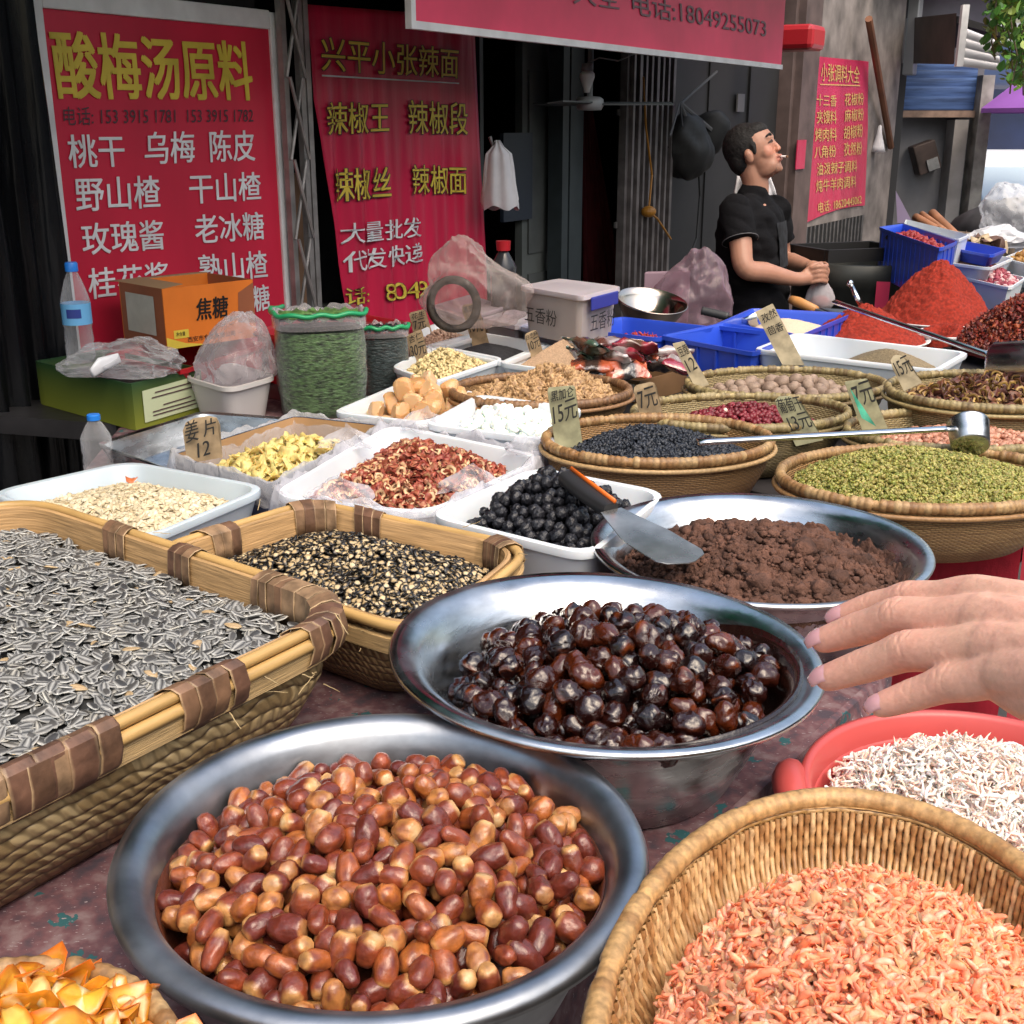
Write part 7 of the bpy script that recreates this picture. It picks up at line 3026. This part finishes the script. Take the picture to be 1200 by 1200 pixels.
tag(mb.build('spoon_handle', m_hsteel, smooth=True), 'short steel spoon handle standing up in the lower chilli mound', 'spoon')
t = thing('flour_scoop', 'scoop with black ribbed handle lying over the flour crates', 'scoop', Q(840, 367, 3.75))
mb = MB()
pa = [Q(823, 364, 3.75).lerp(Q(853, 371, 3.72), i / 14) for i in range(15)]
mb.tube(pa, [.012 if i % 2 else .014 for i in range(15)], 10)
mb.build('handle', mat('black_rubber', (.04, .042, .045), .45), t, smooth=True)
mb = MB()
mb.tube([Q(853, 371, 3.72), Q(872, 376, 3.7), Q(888, 375, 3.68)], [.006, .01, .028], 10, flat=.3)
mb.build('blade', m_hsteel, t, smooth=True)

# spatula resting on the brown sugar
t = thing('spatula', 'wide steel spatula with orange-edged black handle leaning on the brown sugar', 'spatula', Q(716, 598, 1.68))
H0, H1, S1 = Q(665, 559, 1.80), Q(716, 598, 1.70), Q(800, 652, 1.58)
dh = (H1 - H0).normalized()
sd_ = dh.cross(Vector((.2, -.5, .8))).normalized()
un = sd_.cross(dh).normalized()
un = un if un.z > 0 else -un
mb = MB()
rows = []
for i in range(7):
    f = i / 6
    wv_ = .016 + .004 * math.sin(PI * f) - .004 * f
    c = H0.lerp(H1, f)
    rows.append([c + sd_ * wv_ * math.copysign(abs(math.cos(q)) ** .6, math.cos(q)) + un * .011 * math.copysign(abs(math.sin(q)) ** .6, math.sin(q)) for q in [2 * PI * j / 20 for j in range(20)]])
mb.rings(rows, cap0=True, cap1=True)
mb.build('handle', mat('black_grip', (.02, .02, .022), .45), t, auto=50)
mb = MB()
mb.tube([H0.lerp(H1, f) + un * .0125 + sd_ * (.006 if sd_.x > 0 else -.006) for f in (0.0, .5, 1.0)], .0042, 8, flat=.6)
mb.build('orange_stripe', mat('orange_rubber', (.8, .16, .02), .4), t, smooth=True)
mb = MB()
dv = (S1 - H1)
sb = sd_
rows = []
for i in range(15):
    f = i / 14
    wd = (.017 + .020 * min(1, f * 2.2)) * (1 if f < .82 else math.sqrt(max(0.02, 1 - ((f - .82) / .18) ** 2)))
    c = H1 + dv * f * 1.12 - un * .01 * math.sin(PI * f) * .4
    rows.append([c - sb * wd - un * .0008, c + sb * wd - un * .0008, c + sb * wd + un * .0008, c - sb * wd + un * .0008])
mb.rings(rows, cap0=True, cap1=True)
mb.build('blade', mat('stained_steel', (.5, .49, .47), .3, metal=.9, var=.3, vs=22, rvar=.1), t, auto=40)

# ------------------------------------------------------------------ price tags written on card
m_card = mat('tan_card', (.34, .25, .15), .75, var=.3, vs=40)
m_cardg = mat('olive_card', (.32, .31, .19), .75, var=.28, vs=40)
m_cardl = mat('pale_card', (.46, .39, .26), .75, var=.28, vs=40)
m_pen = mat('marker_black', (.02, .02, .02), .6)


def price(label, quad, Y, lines, m, round_=.15):
    """card with corners TL, TR, BR, BL in the upright plane at distance Y; lines: (text, u0, v0, u1, v1)"""
    c = [W(x, y, Y) for x, y in quad]
    TL, TR, BR, BL = c
    t = thing('price_card', label, 'price card', (BL + BR) / 2)
    g = lambda u, v: (BL * (1 - u) + BR * u) * (1 - v) + (TL * (1 - u) + TR * u) * v
    rd = round_
    uv = [(0, -.35), (1, -.35), (1, 1 - rd), (1 - rd * .3, 1 - rd * .3), (1 - rd, 1), (rd, 1), (rd * .3, 1 - rd * .3), (0, 1 - rd)]
    n = (BR - BL).cross(TL - BL).normalized()
    n = n if n.y < 0 else -n
    mb = MB()
    bend = lambda u, v: g(u, v) - n * .012 * ((v - .4) ** 2) * 1.0
    front = [bend(u, v) for u, v in uv]
    mb.rings([[p - n * .0012 for p in front], [p + n * .0012 for p in front]], cap0=True, cap1=True)
    mb.build('card', m, t)
    mb = MB()
    for s, u0, v0, u1, v1 in lines:
        sk = (u1 - u0) * .04
        for e in ((0, 0), (.012, .006)):
            write(mb, s, g(u0 + e[0], v0 + e[1]) + n * .004, g(u1 + e[0], v0 + .05 + e[1]) + n * .004, g(u0 + sk + e[0], v1 + e[1]) + n * .004, n * (.0002 if e[0] else 0))
    mb.build('lettering', m_pen, t)


price('tan card reading ginger slices in the navy box', [(213, 493), (257, 486), (259, 524), (217, 531)], P(238, 530, GZ).y - .05, [('姜', .06, .3, .42, .95), ('片', .56, .4, .9, .92), ('12', .35, -.2, .7, .25)], m_card, .3)
price('olive card reading 15 yuan standing in the blue-black raisins', [(641, 455), (674, 452), (681, 507), (650, 518)], P(655, 510, DR_Z).y, [('黑加仑', .08, .74, .9, .94), ('15元', .06, .3, .94, .68)], m_cardg, .08)
price('tan card reading 7 yuan beside the red peanuts', [(741, 453), (768, 447), (776, 480), (750, 486)], P(762, 484, RP_Z).y - .03, [('7元', .08, .15, .88, .85)], m_card, .2)
price('greenish card reading raisins 13 yuan at the ladle handle', [(904, 466), (935, 464), (958, 503), (926, 509)], P(940, 512, GR_Z).y + .06, [('葡萄干', .05, .56, .95, .95), ('13元', .1, .06, .9, .48)], m_cardg, .3)
price('olive card reading 7 yuan with shiny green strip, left of the pink peanuts', [(990, 448), (1017, 444), (1037, 492), (1009, 499)], P(1022, 500, PE_Z).y, [('7元', .1, .42, .95, .92)], m_cardg, .05)
price('rounded pale card reading 15 yuan at the dried rings', [(1040, 420), (1059, 414), (1076, 440), (1055, 449)], P(1060, 452, DS_Z).y, [('15元', .08, .2, .95, .85)], m_cardl, .4)
price('narrow pale card reading 12 yuan leaning by the nutmegs', [(788, 403), (802, 400), (824, 438), (809, 443)], P(812, 447, NU_Z).y, [('12', .15, .15, .85, .5), ('豆蔻', .1, .6, .9, .88)], m_cardl, .05)
price('tilted pale card with two words at the left of the cumin tray', [(885, 366), (906, 356), (934, 410), (909, 412)], P(915, 416, LEN_Z).y, [('孜然', .1, .7, .9, .9), ('茴香', .1, .4, .9, .6)], m_cardl, .03)
price('tan card reading 13 yuan in the black sesame tray', [(540, 358), (560, 355), (572, 398), (552, 400)], P(560, 397, SES_Z).y, [('黑芝麻', .05, .78, .95, .95), ('13元', .1, .2, .9, .7)], m_card, .15)
price('small tan card reading 10 yuan in the coarse beige powder', [(614, 392), (629, 386), (635, 408), (621, 415)], P(628, 412, POW_Z).y - .02, [('白芝麻', .05, .68, .95, .92), ('10元', .05, .1, .95, .6)], m_card, .2)
price('tan card reading 30 yuan in the pale yellow flakes', [(476, 393), (494, 386), (502, 418), (482, 423)], P(492, 418, OAT_Z).y, [('杏仁', .1, .65, .9, .92), ('30元', .05, .1, .95, .6)], m_card, .1)
price('tan card reading 7 yuan in the rear tray of nut pieces', [(479, 367), (498, 362), (505, 386), (484, 390)], P(494, 384, TAN_Z).y, [('花生', .1, .65, .9, .92), ('7元', .1, .1, .8, .6)], m_card, .1)
price('small pale card standing before the tilted blue crate', [(1088, 287), (1096, 285), (1102, 302), (1094, 303)], P(1098, 300, ZR + .07).y - .03, [('元', .2, .2, .8, .6)], m_cardl, .05)
# green reflective strip on the 7 yuan card
mb = MB()
Y_ = P(1022, 500, PE_Z).y - .03
a, b, c, d = W(996, 455, Y_), W(1008, 472, Y_), W(1027, 500, Y_), W(1010, 490, Y_)
mb.poly([a, d, c, b])
ob = mb.build('glossy_strip', mat('glossy_green_strip', (.1, .5, .34), .1, coat=1, var=.5, vs=30))
ob.modifiers.new('solid', 'SOLIDIFY').thickness = .002
tag(ob, 'glossy green strip leaning against the 7 yuan card by the pink peanuts', 'strip')
# ------------------------------------------------------------------ people
def remeshed(mb, voxel, smooth, it=4):
    me = bpy.data.meshes.new('body_cage')
    me.from_pydata(mb.v, [], mb.f)
    ob = bpy.data.objects.new('body_cage', me)
    COL.objects.link(ob)
    r = ob.modifiers.new('r', 'REMESH')
    r.mode = 'VOXEL'
    r.voxel_size = voxel
    s = ob.modifiers.new('s', 'SMOOTH')
    s.factor = smooth
    s.iterations = it
    dg = bpy.context.evaluated_depsgraph_get()
    dg.update()
    m2 = bpy.data.meshes.new_from_object(ob.evaluated_get(dg))
    bpy.data.objects.remove(ob)
    bpy.data.meshes.remove(me)
    m2.polygons.foreach_set('use_smooth', [True] * len(m2.polygons))
    return m2


def chain(mb, pts, rs, seg=14, sub=6, ends=True):
    """a limb: a smooth path through joints with a radius at each, rounded ends"""
    pts = [Vector(p) for p in pts]
    P2, R2 = [], []
    n = len(pts)
    for i in range(n - 1):
        p0, p1, p2, p3 = pts[max(0, i - 1)], pts[i], pts[i + 1], pts[min(n - 1, i + 2)]
        for k in range(sub):
            t = k / sub
            a = .5 * ((2 * p1) + (p2 - p0) * t + (2 * p0 - 5 * p1 + 4 * p2 - p3) * t * t + (-p0 + 3 * p1 - 3 * p2 + p3) * t ** 3)
            P2.append(a)
            R2.append(rs[i] * (1 - t) + rs[i + 1] * t)
    P2.append(pts[-1]); R2.append(rs[-1])
    if ends:
        for e in (0, -1):
            d = (P2[0] - P2[1]) if e == 0 else (P2[-1] - P2[-2])
            d = d.normalized()
            r = R2[e]
            ex = [(P2[e] + d * r * math.sin(q), r * math.cos(q)) for q in (.5, .9, 1.25, 1.5)]
            if e == 0:
                for p, q in ex:
                    P2.insert(0, p); R2.insert(0, q)
            else:
                for p, q in ex:
                    P2.append(p); R2.append(q)
    mb.tube(P2, R2, seg)


def colour(me, fn):
    a = me.color_attributes.get('Col') or me.color_attributes.new('Col', 'FLOAT_COLOR', 'POINT')
    out = []
    for v in me.vertices:
        c = fn(v.co)
        out += [c[0], c[1], c[2], 1]
    a.data.foreach_set('color', out)


m_skin = vmat('skin', .45, spec=.4, sss=.25, bump=.3, bs=620, bd=.0007, var=.08)
m_skin2 = vmat('tanned_skin', .45, spec=.4, sss=.12, var=.05, bs=60)
SK = (.66, .365, .27)

# --- the hand reaching in from the right, palm down, little finger nearest
mb = MB()
fing = {
    'index': ([(1140, 700, .538), (1066, 703, .570), (1022, 712, .588), (989, 722, .598)], [.0105, .0090, .0077, .0062]),
    'middle': ([(1146, 724, .520), (1053, 723, .556), (1003, 738, .576), (966, 750, .588)], [.0110, .0094, .0081, .0066]),
    'ring': ([(1156, 757, .502), (1064, 763, .534), (1010, 781, .553), (971, 794, .565)], [.0108, .0093, .0080, .0066]),
    'little': ([(1172, 790, .487), (1110, 801, .508), (1068, 815, .520), (1034, 826, .528)], [.0098, .0083, .0071, .0059]),
}
wr = {'index': (1330, 742, .462), 'middle': (1334, 760, .45), 'ring': (1336, 780, .44), 'little': (1334, 798, .43)}
tips = {}
knuck = []
for k, (js, rs) in fing.items():
    pts = [Q(*j) for j in js]
    mid = pts[0].lerp(pts[1], .5) + Vector((0, 0, -.0008))
    chain(mb, [pts[0].lerp(Q(*wr[k]), .25)] + [pts[0], mid, pts[1], pts[1].lerp(pts[2], .5), pts[2], pts[3]], [rs[0] * 1.05, rs[0], (rs[0] + rs[1]) * .49, rs[1] * 1.03, (rs[1] + rs[2]) * .49, rs[2] * 1.02, rs[3]], 16, 5)
    tips[k] = (pts[2], pts[3], rs[3])
    knuck += [pts[1], pts[2]]
    w_ = Q(*wr[k])
    chain(mb, [pts[0], pts[0].lerp(w_, .5) + Vector((0, 0, -.001)), w_], [rs[0] * 1.03, .0135, .015], 16, 6)
    dn = Vector((0, .004, -.011))
    chain(mb, [pts[0].lerp(w_, .08) + dn * .6, pts[0].lerp(w_, .5) + dn, w_ + dn * .6], [.0085, .0135, .014], 14, 6)
# a filled back of the hand between neighbouring bones
ks = list(fing)
for a, b in zip(ks, ks[1:]):
    pa, pb = Q(*fing[a][0][0]), Q(*fing[b][0][0])
    wa, wb = Q(*wr[a]), Q(*wr[b])
    chain(mb, [pa.lerp(pb, .5).lerp(wa.lerp(wb, .5), .04) - Vector((0, 0, .003)), wa.lerp(wb, .5)], [.0095, .0145], 14, 8)
chain(mb, [Q(1290, 730, .475), Q(1235, 722, .52), Q(1185, 722, .556), Q(1150, 727, .578)], [.015, .0135, .0105, .0085], 14)
chain(mb, [Q(1330, 772, .445), Q(1480, 830, .40), Q(1800, 960, .35), Q(2300, 1150, .32)], [.026, .028, .036, .04], 20)
me = remeshed(mb, .0009, .5, 9)
dors = Vector((-.15, -.5, .85)).normalized()
for jn, (js, rs) in fing.items():
    for k_, wgt in ((1, 1.0), (2, .55)):
        c0_, c1_ = Q(*js[k_]), Q(*js[k_ - 1])
        ax_ = (c0_ - c1_).normalized()
        for v in me.vertices:
            q = v.co - c0_
            if q.length < .014:
                t_ = q.dot(ax_)
                side = max(0, (q - ax_ * t_).normalized().dot(dors))
                g_ = sum(math.exp(-((t_ - o_ + .0012 * math.sin(q.dot(dors.cross(ax_)) * 500 + o_ * 900)) / .0007) ** 2) for o_ in (-.0042, -.0018, .0008, .0034))
                v.co += dors * side * wgt * (.0006 * math.exp(-(t_ / .006) ** 2) - .00038 * g_)


# tendons and veins on the back of the hand
veins = []
for jn, (js, rs) in fing.items():
    a_, b_ = Q(*js[0]), Q(*wr[jn])
    veins.append((a_.lerp(b_, .06), a_.lerp(b_, .55), .0035, .0013))
kk_ = list(fing)
for x_, y_ in zip(kk_, kk_[1:]):
    a_, b_ = Q(*fing[x_][0][0]).lerp(Q(*fing[y_][0][0]), .55), Q(*wr[x_]).lerp(Q(*wr[y_]), .4)
    veins.append((a_.lerp(b_, .12), a_.lerp(b_, .6), .0016, .0008))
for v in me.vertices:
    for a_, b_, w_, h_ in veins:
        ab = b_ - a_
        t_ = (v.co - a_).dot(ab) / ab.length_squared
        if -.1 < t_ < 1.1:
            q = v.co - a_ - ab * t_ - dors * .0
            lat = abs(q.dot(dors.cross(ab.normalized()))) + .0012 * math.sin(t_ * 9)
            if lat < w_ * 3 and q.dot(dors) > 0:
                v.co += dors * h_ * math.exp(-(lat / w_) ** 2) * max(0, math.sin(PI * min(1, max(0, (t_ + .1) / 1.2)))) ** .5


def skincol(p):
    c = SK
    nb = noise.noise(p * 45 + Vector((3, 1, 0))) + .6 * noise.noise(p * 130)
    c = lerp3(c, (.6, .27, .2), max(0, min(1, nb)) * .45)
    for q in knuck:
        d = (p - q).length
        if d < .015:
            c = lerp3(c, (.6, .27, .2), .45 * (1 - d / .015))
    for (a, b, r) in tips.values():
        d = (p - b).length
        if d < .016:
            c = lerp3(c, (.64, .27, .22), .7 * (1 - d / .016))
    n_ = noise.noise(p * 60)
    return lerp3(c, (.63, .4, .28), max(0, n_) * .5)


colour(me, skincol)
me.materials.append(m_skin)
hand = bpy.data.objects.new('person', me)
COL.objects.link(hand)
tag(hand, 'bare left hand of a shopper reaching in palm down over the red tub', 'person')
m_nail = mat('pink_nail', (.66, .34, .36), .16, coat=.6, sss=.2)
up0 = Vector((-.22, -.52, .83)).normalized()
for k, (a, b, r) in tips.items():
    d = (b - a).normalized()
    s_ = d.cross(up0).normalized()
    u = s_.cross(d).normalized()
    if u.dot(up0) < 0:
        u = -u
    mb = MB()
    rows = []
    L_ = .0135 if k != 'little' else .012
    wd = r * .74
    for i in range(9):
        f = i / 8
        row = []
        ww = wd * (1 if .15 < f < .75 else (.82 + .18 * (f / .15) if f <= .15 else math.sqrt(max(.05, 1 - ((f - .75) / .27) ** 2))))
        for j in range(9):
            q = (j / 8 - .5) * 2
            row.append(b + d * (-.0042 + L_ * f) + s_ * ww * q + u * (r * .97 - .0021 * q * q - .0022 * f * f + .0007 * math.sin(PI * f)))
        rows.append(row)
    mb.rings(rows, closed=False)
    ob = mb.build('nail', m_nail, hand, smooth=True)
    ob.modifiers.new('solid', 'SOLIDIFY').thickness = .0007

# --- the vendor
Y0 = 4.75
yw = math.radians(-22)
fd = Vector((math.cos(yw), math.sin(yw), 0))
sd2 = Vector((-fd.y, fd.x, 0))          # his left, away from the camera


def torso_ring(px, py, a, b, grow=0, n=40):
    c = W(px, py, Y0)
    return [c + fd * (a + grow) * math.copysign(abs(math.cos(q)) ** .85, math.cos(q)) + sd2 * (b + grow) * math.copysign(abs(math.sin(q)) ** .85, math.sin(q)) for q in [2 * PI * j / n for j in range(n)]]


TR = [(884, 233, .058, .066), (882, 240, .075, .125), (881, 250, .098, .175), (880, 272, .112, .188), (880, 298, .113, .178), (881, 328, .118, .17), (882, 362, .118, .165), (883, 400, .12, .172)]
nS, nE, nW, nH = W(862, 250, Y0 - .16), W(873, 314, Y0 - .26), W(932, 327, Y0 - .17), W(951, 324, Y0 - .13)
fS, fE, fW_, fH = W(908, 250, Y0 + .15), W(917, 304, Y0 + .2), W(946, 312, Y0 + .03), W(958, 317, Y0 - .03)
mb = MB()
mb.rings([torso_ring(*t_, -.016 if i_ > 1 else 0) for i_, t_ in enumerate(TR)][::-1], cap0=True, cap1=True)
chain(mb, [nS, nS.lerp(nE, .5), nE, nE.lerp(nW, .4), nW, nH], [.05, .043, .038, .038, .026, .028], 16)
chain(mb, [fS, fS.lerp(fE, .5), fE, fE.lerp(fW_, .4), fW_, fH], [.05, .043, .038, .037, .026, .028], 16)
# hands clasped, fingers of the near hand wrapped over the far one
chain(mb, [W(946, 325, Y0 - .13), W(960, 322, Y0 - .1)], [.031, .029], 14)
chain(mb, [W(952, 314, Y0 - .02), W(964, 318, Y0 - .05)], [.03, .028], 14)
for i in range(4):
    y = 313 + i * 5.6
    chain(mb, [W(951, y + 1, Y0 - .155), W(961, y - 1, Y0 - .16), W(968, y + 1, Y0 - .12), W(966, y + 2, Y0 - .08)], [.0095, .0092, .0085, .0075], 10, 4)
    chain(mb, [W(958, y - 4, Y0 - .0), W(966, y - 4, Y0 - .05), W(969, y - 2, Y0 - .09), W(964, y - 1, Y0 - .12)], [.009, .009, .0082, .0075], 10, 4)
chain(mb, [W(944, 319, Y0 - .15), W(954, 311, Y0 - .13), W(962, 309, Y0 - .11)], [.013, .0105, .009], 10)
# legs
hipc = W(883, 400, Y0)
for s in (-1, 1):
    chain(mb, [hipc + sd2 * .09 * s, Vector((hipc.x + .03, hipc.y, .5)) + sd2 * .1 * s, Vector((hipc.x - .01, hipc.y, .09)) + sd2 * .1 * s], [.095, .065, .045], 16)
    chain(mb, [Vector((hipc.x - .05, hipc.y, .045)) + sd2 * .1 * s, Vector((hipc.x, hipc.y, .045)) + sd2 * .1 * s + fd * .14], [.042, .034], 12)
# head, tilted back
hc_ = W(884, 181, Y0)
tb = Matrix.Rotation(yw, 3, 'Z') @ Matrix.Rotation(math.radians(-25), 3, 'Y')
HSC = .94
hd = lambda x, y, z: hc_ + tb @ (Vector((x, y, z)) * HSC)


def hball(x, y, z, rx, ry, rz, m=None):
    (m or mb).ball(hd(x, y, z), (rx * HSC, ry * HSC, rz * HSC), 24, 16, rot=tb)


hball(-.004, 0, .03, .098, .077, .092)
hball(.028, 0, -.045, .058, .058, .066)
hball(.06, 0, -.082, .026, .03, .026)
hball(.072, 0, -.094, .014, .018, .013)
hball(.03, .034, -.068, .045, .02, .035); hball(.03, -.034, -.068, .045, .02, .035)
hball(.072, 0, .036, .024, .05, .013)
for s in (-1, 1):
    hball(.05, .033 * s, -.014, .03, .028, .036)
    hball(-.008, .079 * s, -.004, .017, .009, .029)
    hball(-.011, .084 * s, .007, .013, .007, .016)
chain(mb, [hd(.084, 0, .022), hd(.093, 0, -.004), hd(.0985, 0, -.018)], [.008, .0085, .0092], 12, 5)
hball(.093, .010, -.021, .010, .008, .007); hball(.093, -.010, -.021, .010, .008, .007)
hball(.089, 0, -.046, .012, .024, .0075)
hball(.086, 0, -.061, .012, .021, .008)
chain(mb, [hd(-.03, 0, -.03), hd(-.035, 0, -.10), W(884, 232, Y0) + Vector((0, 0, 0)), W(883, 244, Y0)], [.052, .05, .054, .056], 20)
me = remeshed(mb, .0042, .5, 3)
inv = tb.transposed()
HS_ = (.40, .205, .14)


def mancol(p):
    q = inv @ (p - hc_)
    c = HS_
    if q.length < .2:
        if q.x > .074 and abs(q.y) < .024 and -.066 < q.z < -.04:
            c = (.4, .16, .12)
        elif q.x > .05 and q.z < -.066:
            c = lerp3(HS_, (.26, .15, .11), .35)
        elif q.x > .05 and -.03 < q.z < .01:
            c = (.475, .21, .14)
    if p.z < W(883, 395, Y0).z - .04:
        c = (.03, .03, .035)
    return c


colour(me, mancol)
me.materials.append(m_skin2)
man = bpy.data.objects.new('person', me)
COL.objects.link(man)
tag(man, 'stall vendor in black t-shirt, head tilted back with a cigarette, hands clasped', 'person')
m_hair = mat('black_hair', (.009, .008, .008), .75, var=.3, vs=60, bump=.8, bs=140)
mb = MB()
hball(-.022, 0, .044, .094, .083, .092)
hball(.012, 0, .078, .074, .066, .042)
hball(-.055, 0, .005, .055, .074, .07)
for s in (-1, 1):
    hball(.012, .064 * s, .035, .02, .014, .04)
    chain(mb, [hd(.02, .07 * s, .03), hd(.018, .073 * s, .0)], [.013, .007], 10)
mh = remeshed(mb, .005, .5, 3)
for v in mh.vertices:
    q = inv @ (v.co - hc_)
    v.co += (v.co - hc_).normalized() * .0025 * noise.noise(v.co * 130)
mh.materials.append(m_hair)
o = bpy.data.objects.new('hair', mh); COL.objects.link(o); o.parent = man
for s in (-1, 1):
    mb = MB()
    chain(mb, [hd(.090, .016 * s, .040), hd(.090, .032 * s, .046), hd(.078, .05 * s, .042)], [.004, .0055, .003], 8, 4)
    o = mb.build('eyebrow', m_hair, man, smooth=True)
    mb = MB()
    chain(mb, [hd(.088, .019 * s, .016), hd(.0885, .032 * s, .020), hd(.078, .046 * s, .017)], [.0022, .0042, .002], 8, 4)
    mb.build('eye', mat('dark_eye', (.04, .02, .018), .3), man, smooth=True)
mb = MB()
chain(mb, [hd(.099, -.018, -.0535), hd(.101, 0, -.0535), hd(.098, .018, -.0535)], [.0015, .0026, .0015], 8, 4)
mb.build('mouth', mat('mouth_dark', (.1, .025, .025), .5), man, smooth=True)
# t-shirt and trousers
mb = MB()
mb.rings([torso_ring(*t_, .017) for t_ in TR[1:]][::-1], cap0=True, cap1=True)
chain(mb, [nS + Vector((.01, .03, .012)), nS, nS.lerp(nE, .52)], [.062, .062, .066], 18, 6, ends=False)
chain(mb, [fS + Vector((-.01, -.03, .012)), fS, fS.lerp(fE, .6)], [.062, .062, .064], 18, 6, ends=False)
mb.ball(nS, .06, 16, 10); mb.ball(fS, .06, 16, 10)
chain(mb, [W(881, 232, Y0), W(882, 247, Y0)], [.068, .105], 20)
chain(mb, [W(882, 244, Y0) - sd2 * .11, W(882, 244, Y0) + sd2 * .11], [.06, .06], 16)
ms_ = remeshed(mb, .006, .5, 12)
for v in ms_.vertices:
    p = v.co
    f_ = .022 * (abs(noise.noise(Vector((p.x * 9 + p.z * 7, p.y * 9, p.z * 13)))) - .2) + .006 * noise.noise(Vector((p.x * 14, p.y * 14, p.z * 30)))
    v.co += Vector((f_ * .5, -f_, 0))
m_tee = mat('black_cotton', (.006, .006, .0075), .95, spec=.2, bump=.4, bs=120)
ms_.materials.append(m_tee)
o = bpy.data.objects.new('t_shirt', ms_); COL.objects.link(o); o.parent = man
# faded print on the chest
fc = lambda px, py, a, b, q: W(px, py, Y0) + fd * (a + .022) * math.copysign(abs(math.cos(q)) ** .85, math.cos(q)) + sd2 * (b + .02) * math.copysign(abs(math.sin(q)) ** .85, math.sin(q))
mb = MB()
rows = []
for (px, py, a, b), w0, w1 in (((880.5, 258, .105, .182), -.45, .25), ((880, 262, .108, .184), -.45, .25), ((880, 272, .112, .188), -.42, .24), ((880, 285, .1125, .183), -.38, .2), ((880, 292, .113, .18), -.38, .2), ((880.4, 310, .115, .175), -.4, .22)):
    rows.append([fc(px, py, a, b, w0 + (w1 - w0) * j / 14) for j in range(15)])
mb.rings(rows[::-1], closed=False)
o = mb.build('shirt_print', mat('faded_print', (.011, .0125, .016), .95, var=.95, vs=38), man, smooth=True)
mb = MB()
a = nS.lerp(nE, .50)
dn_ = (nE - nS).normalized()
u_ = dn_.orthogonal().normalized(); v_ = dn_.cross(u_)
mb.tube([a + (u_ * math.cos(q) + v_ * math.sin(q)) * .0675 for q in [2 * PI * j / 30 for j in range(30)]], .0016, 6, closed=True)
mb.build('hem_stitching', mat('grey_thread', (.12, .12, .13), .8), man)
mb = MB()
mb.rings([torso_ring(883, 396, .122, .175), torso_ring(883, 420, .125, .18)][::-1], cap0=True, cap1=True)
for s in (-1, 1):
    chain(mb, [hipc + sd2 * .09 * s, Vector((hipc.x + .03, hipc.y, .5)) + sd2 * .1 * s, Vector((hipc.x - .01, hipc.y, .09)) + sd2 * .1 * s], [.105, .075, .06], 16)
mt = remeshed(mb, .01, .5, 2)
mt.materials.append(mat('dark_trousers', (.02, .022, .028), .85))
o = bpy.data.objects.new('trousers', mt); COL.objects.link(o); o.parent = man
mb = MB()
mb.tube([hd(.097, -.012, -.053), hd(.118, -.024, -.062)], .004, 8)
mb.tube([hd(.118, -.024, -.062), hd(.124, -.0275, -.0645)], .0042, 8, cols=[(.2, .1, .05)] * 2)
tag(mb.build('cigarette', vmat('cigarette_paper', .7)), "white cigarette between the vendor's lips", 'cigarette')
# bag of red powder in his hands
c = W(961, 346, Y0 - .1)
mb = MB()
rows = []
for i, (y, hw) in enumerate(((327, 7), (332, 9), (340, 14), (349, 17), (356, 17), (361, 13), (363, 5))):
    k = hw * 4.6 / F
    rows.append([W(961, y, Y0 - .1) + Vector((k * math.cos(q) * (1 + .1 * math.sin(q * 8) * (i < 4)), k * .7 * math.sin(q), 0)) for q in [2 * PI * j / 48 for j in range(48)]])
mb.rings(rows[::-1], cap0=True)
bg = tag(mb.build('plastic_bag', film('pinkish_white_bag', tint=(.92, .88, .9), body=.35, milk=(.75, .72, .76)), smooth=True), 'small tied plastic bag of red powder held by the vendor', 'plastic bag')
mb = MB()
mb.ball(W(961, 354, Y0 - .1), (.043, .03, .027), 16, 10)
mb.build('powder_filling', mat('red_powder_fill', (.3, .04, .03), .8), bg, smooth=True)
# white towel behind his neck
mb = MB()
rows = []
for i, (x0, x1, y) in enumerate(((866, 900, 204), (864, 903, 214), (862, 907, 224), (861, 910, 236))):
    rows.append([W(x0 + (x1 - x0) * j / 20, y + 2 * math.sin(j * .9), Y0 + .34 + .012 * math.sin(j * 1.4)) for j in range(21)])
mb.rings(rows[::-1], closed=False)
ob = mb.build('towel', m_cloth_w, smooth=True)
ob.modifiers.new('solid', 'SOLIDIFY').thickness = .008
tag(ob, "white towel hanging behind the vendor's neck", 'towel')
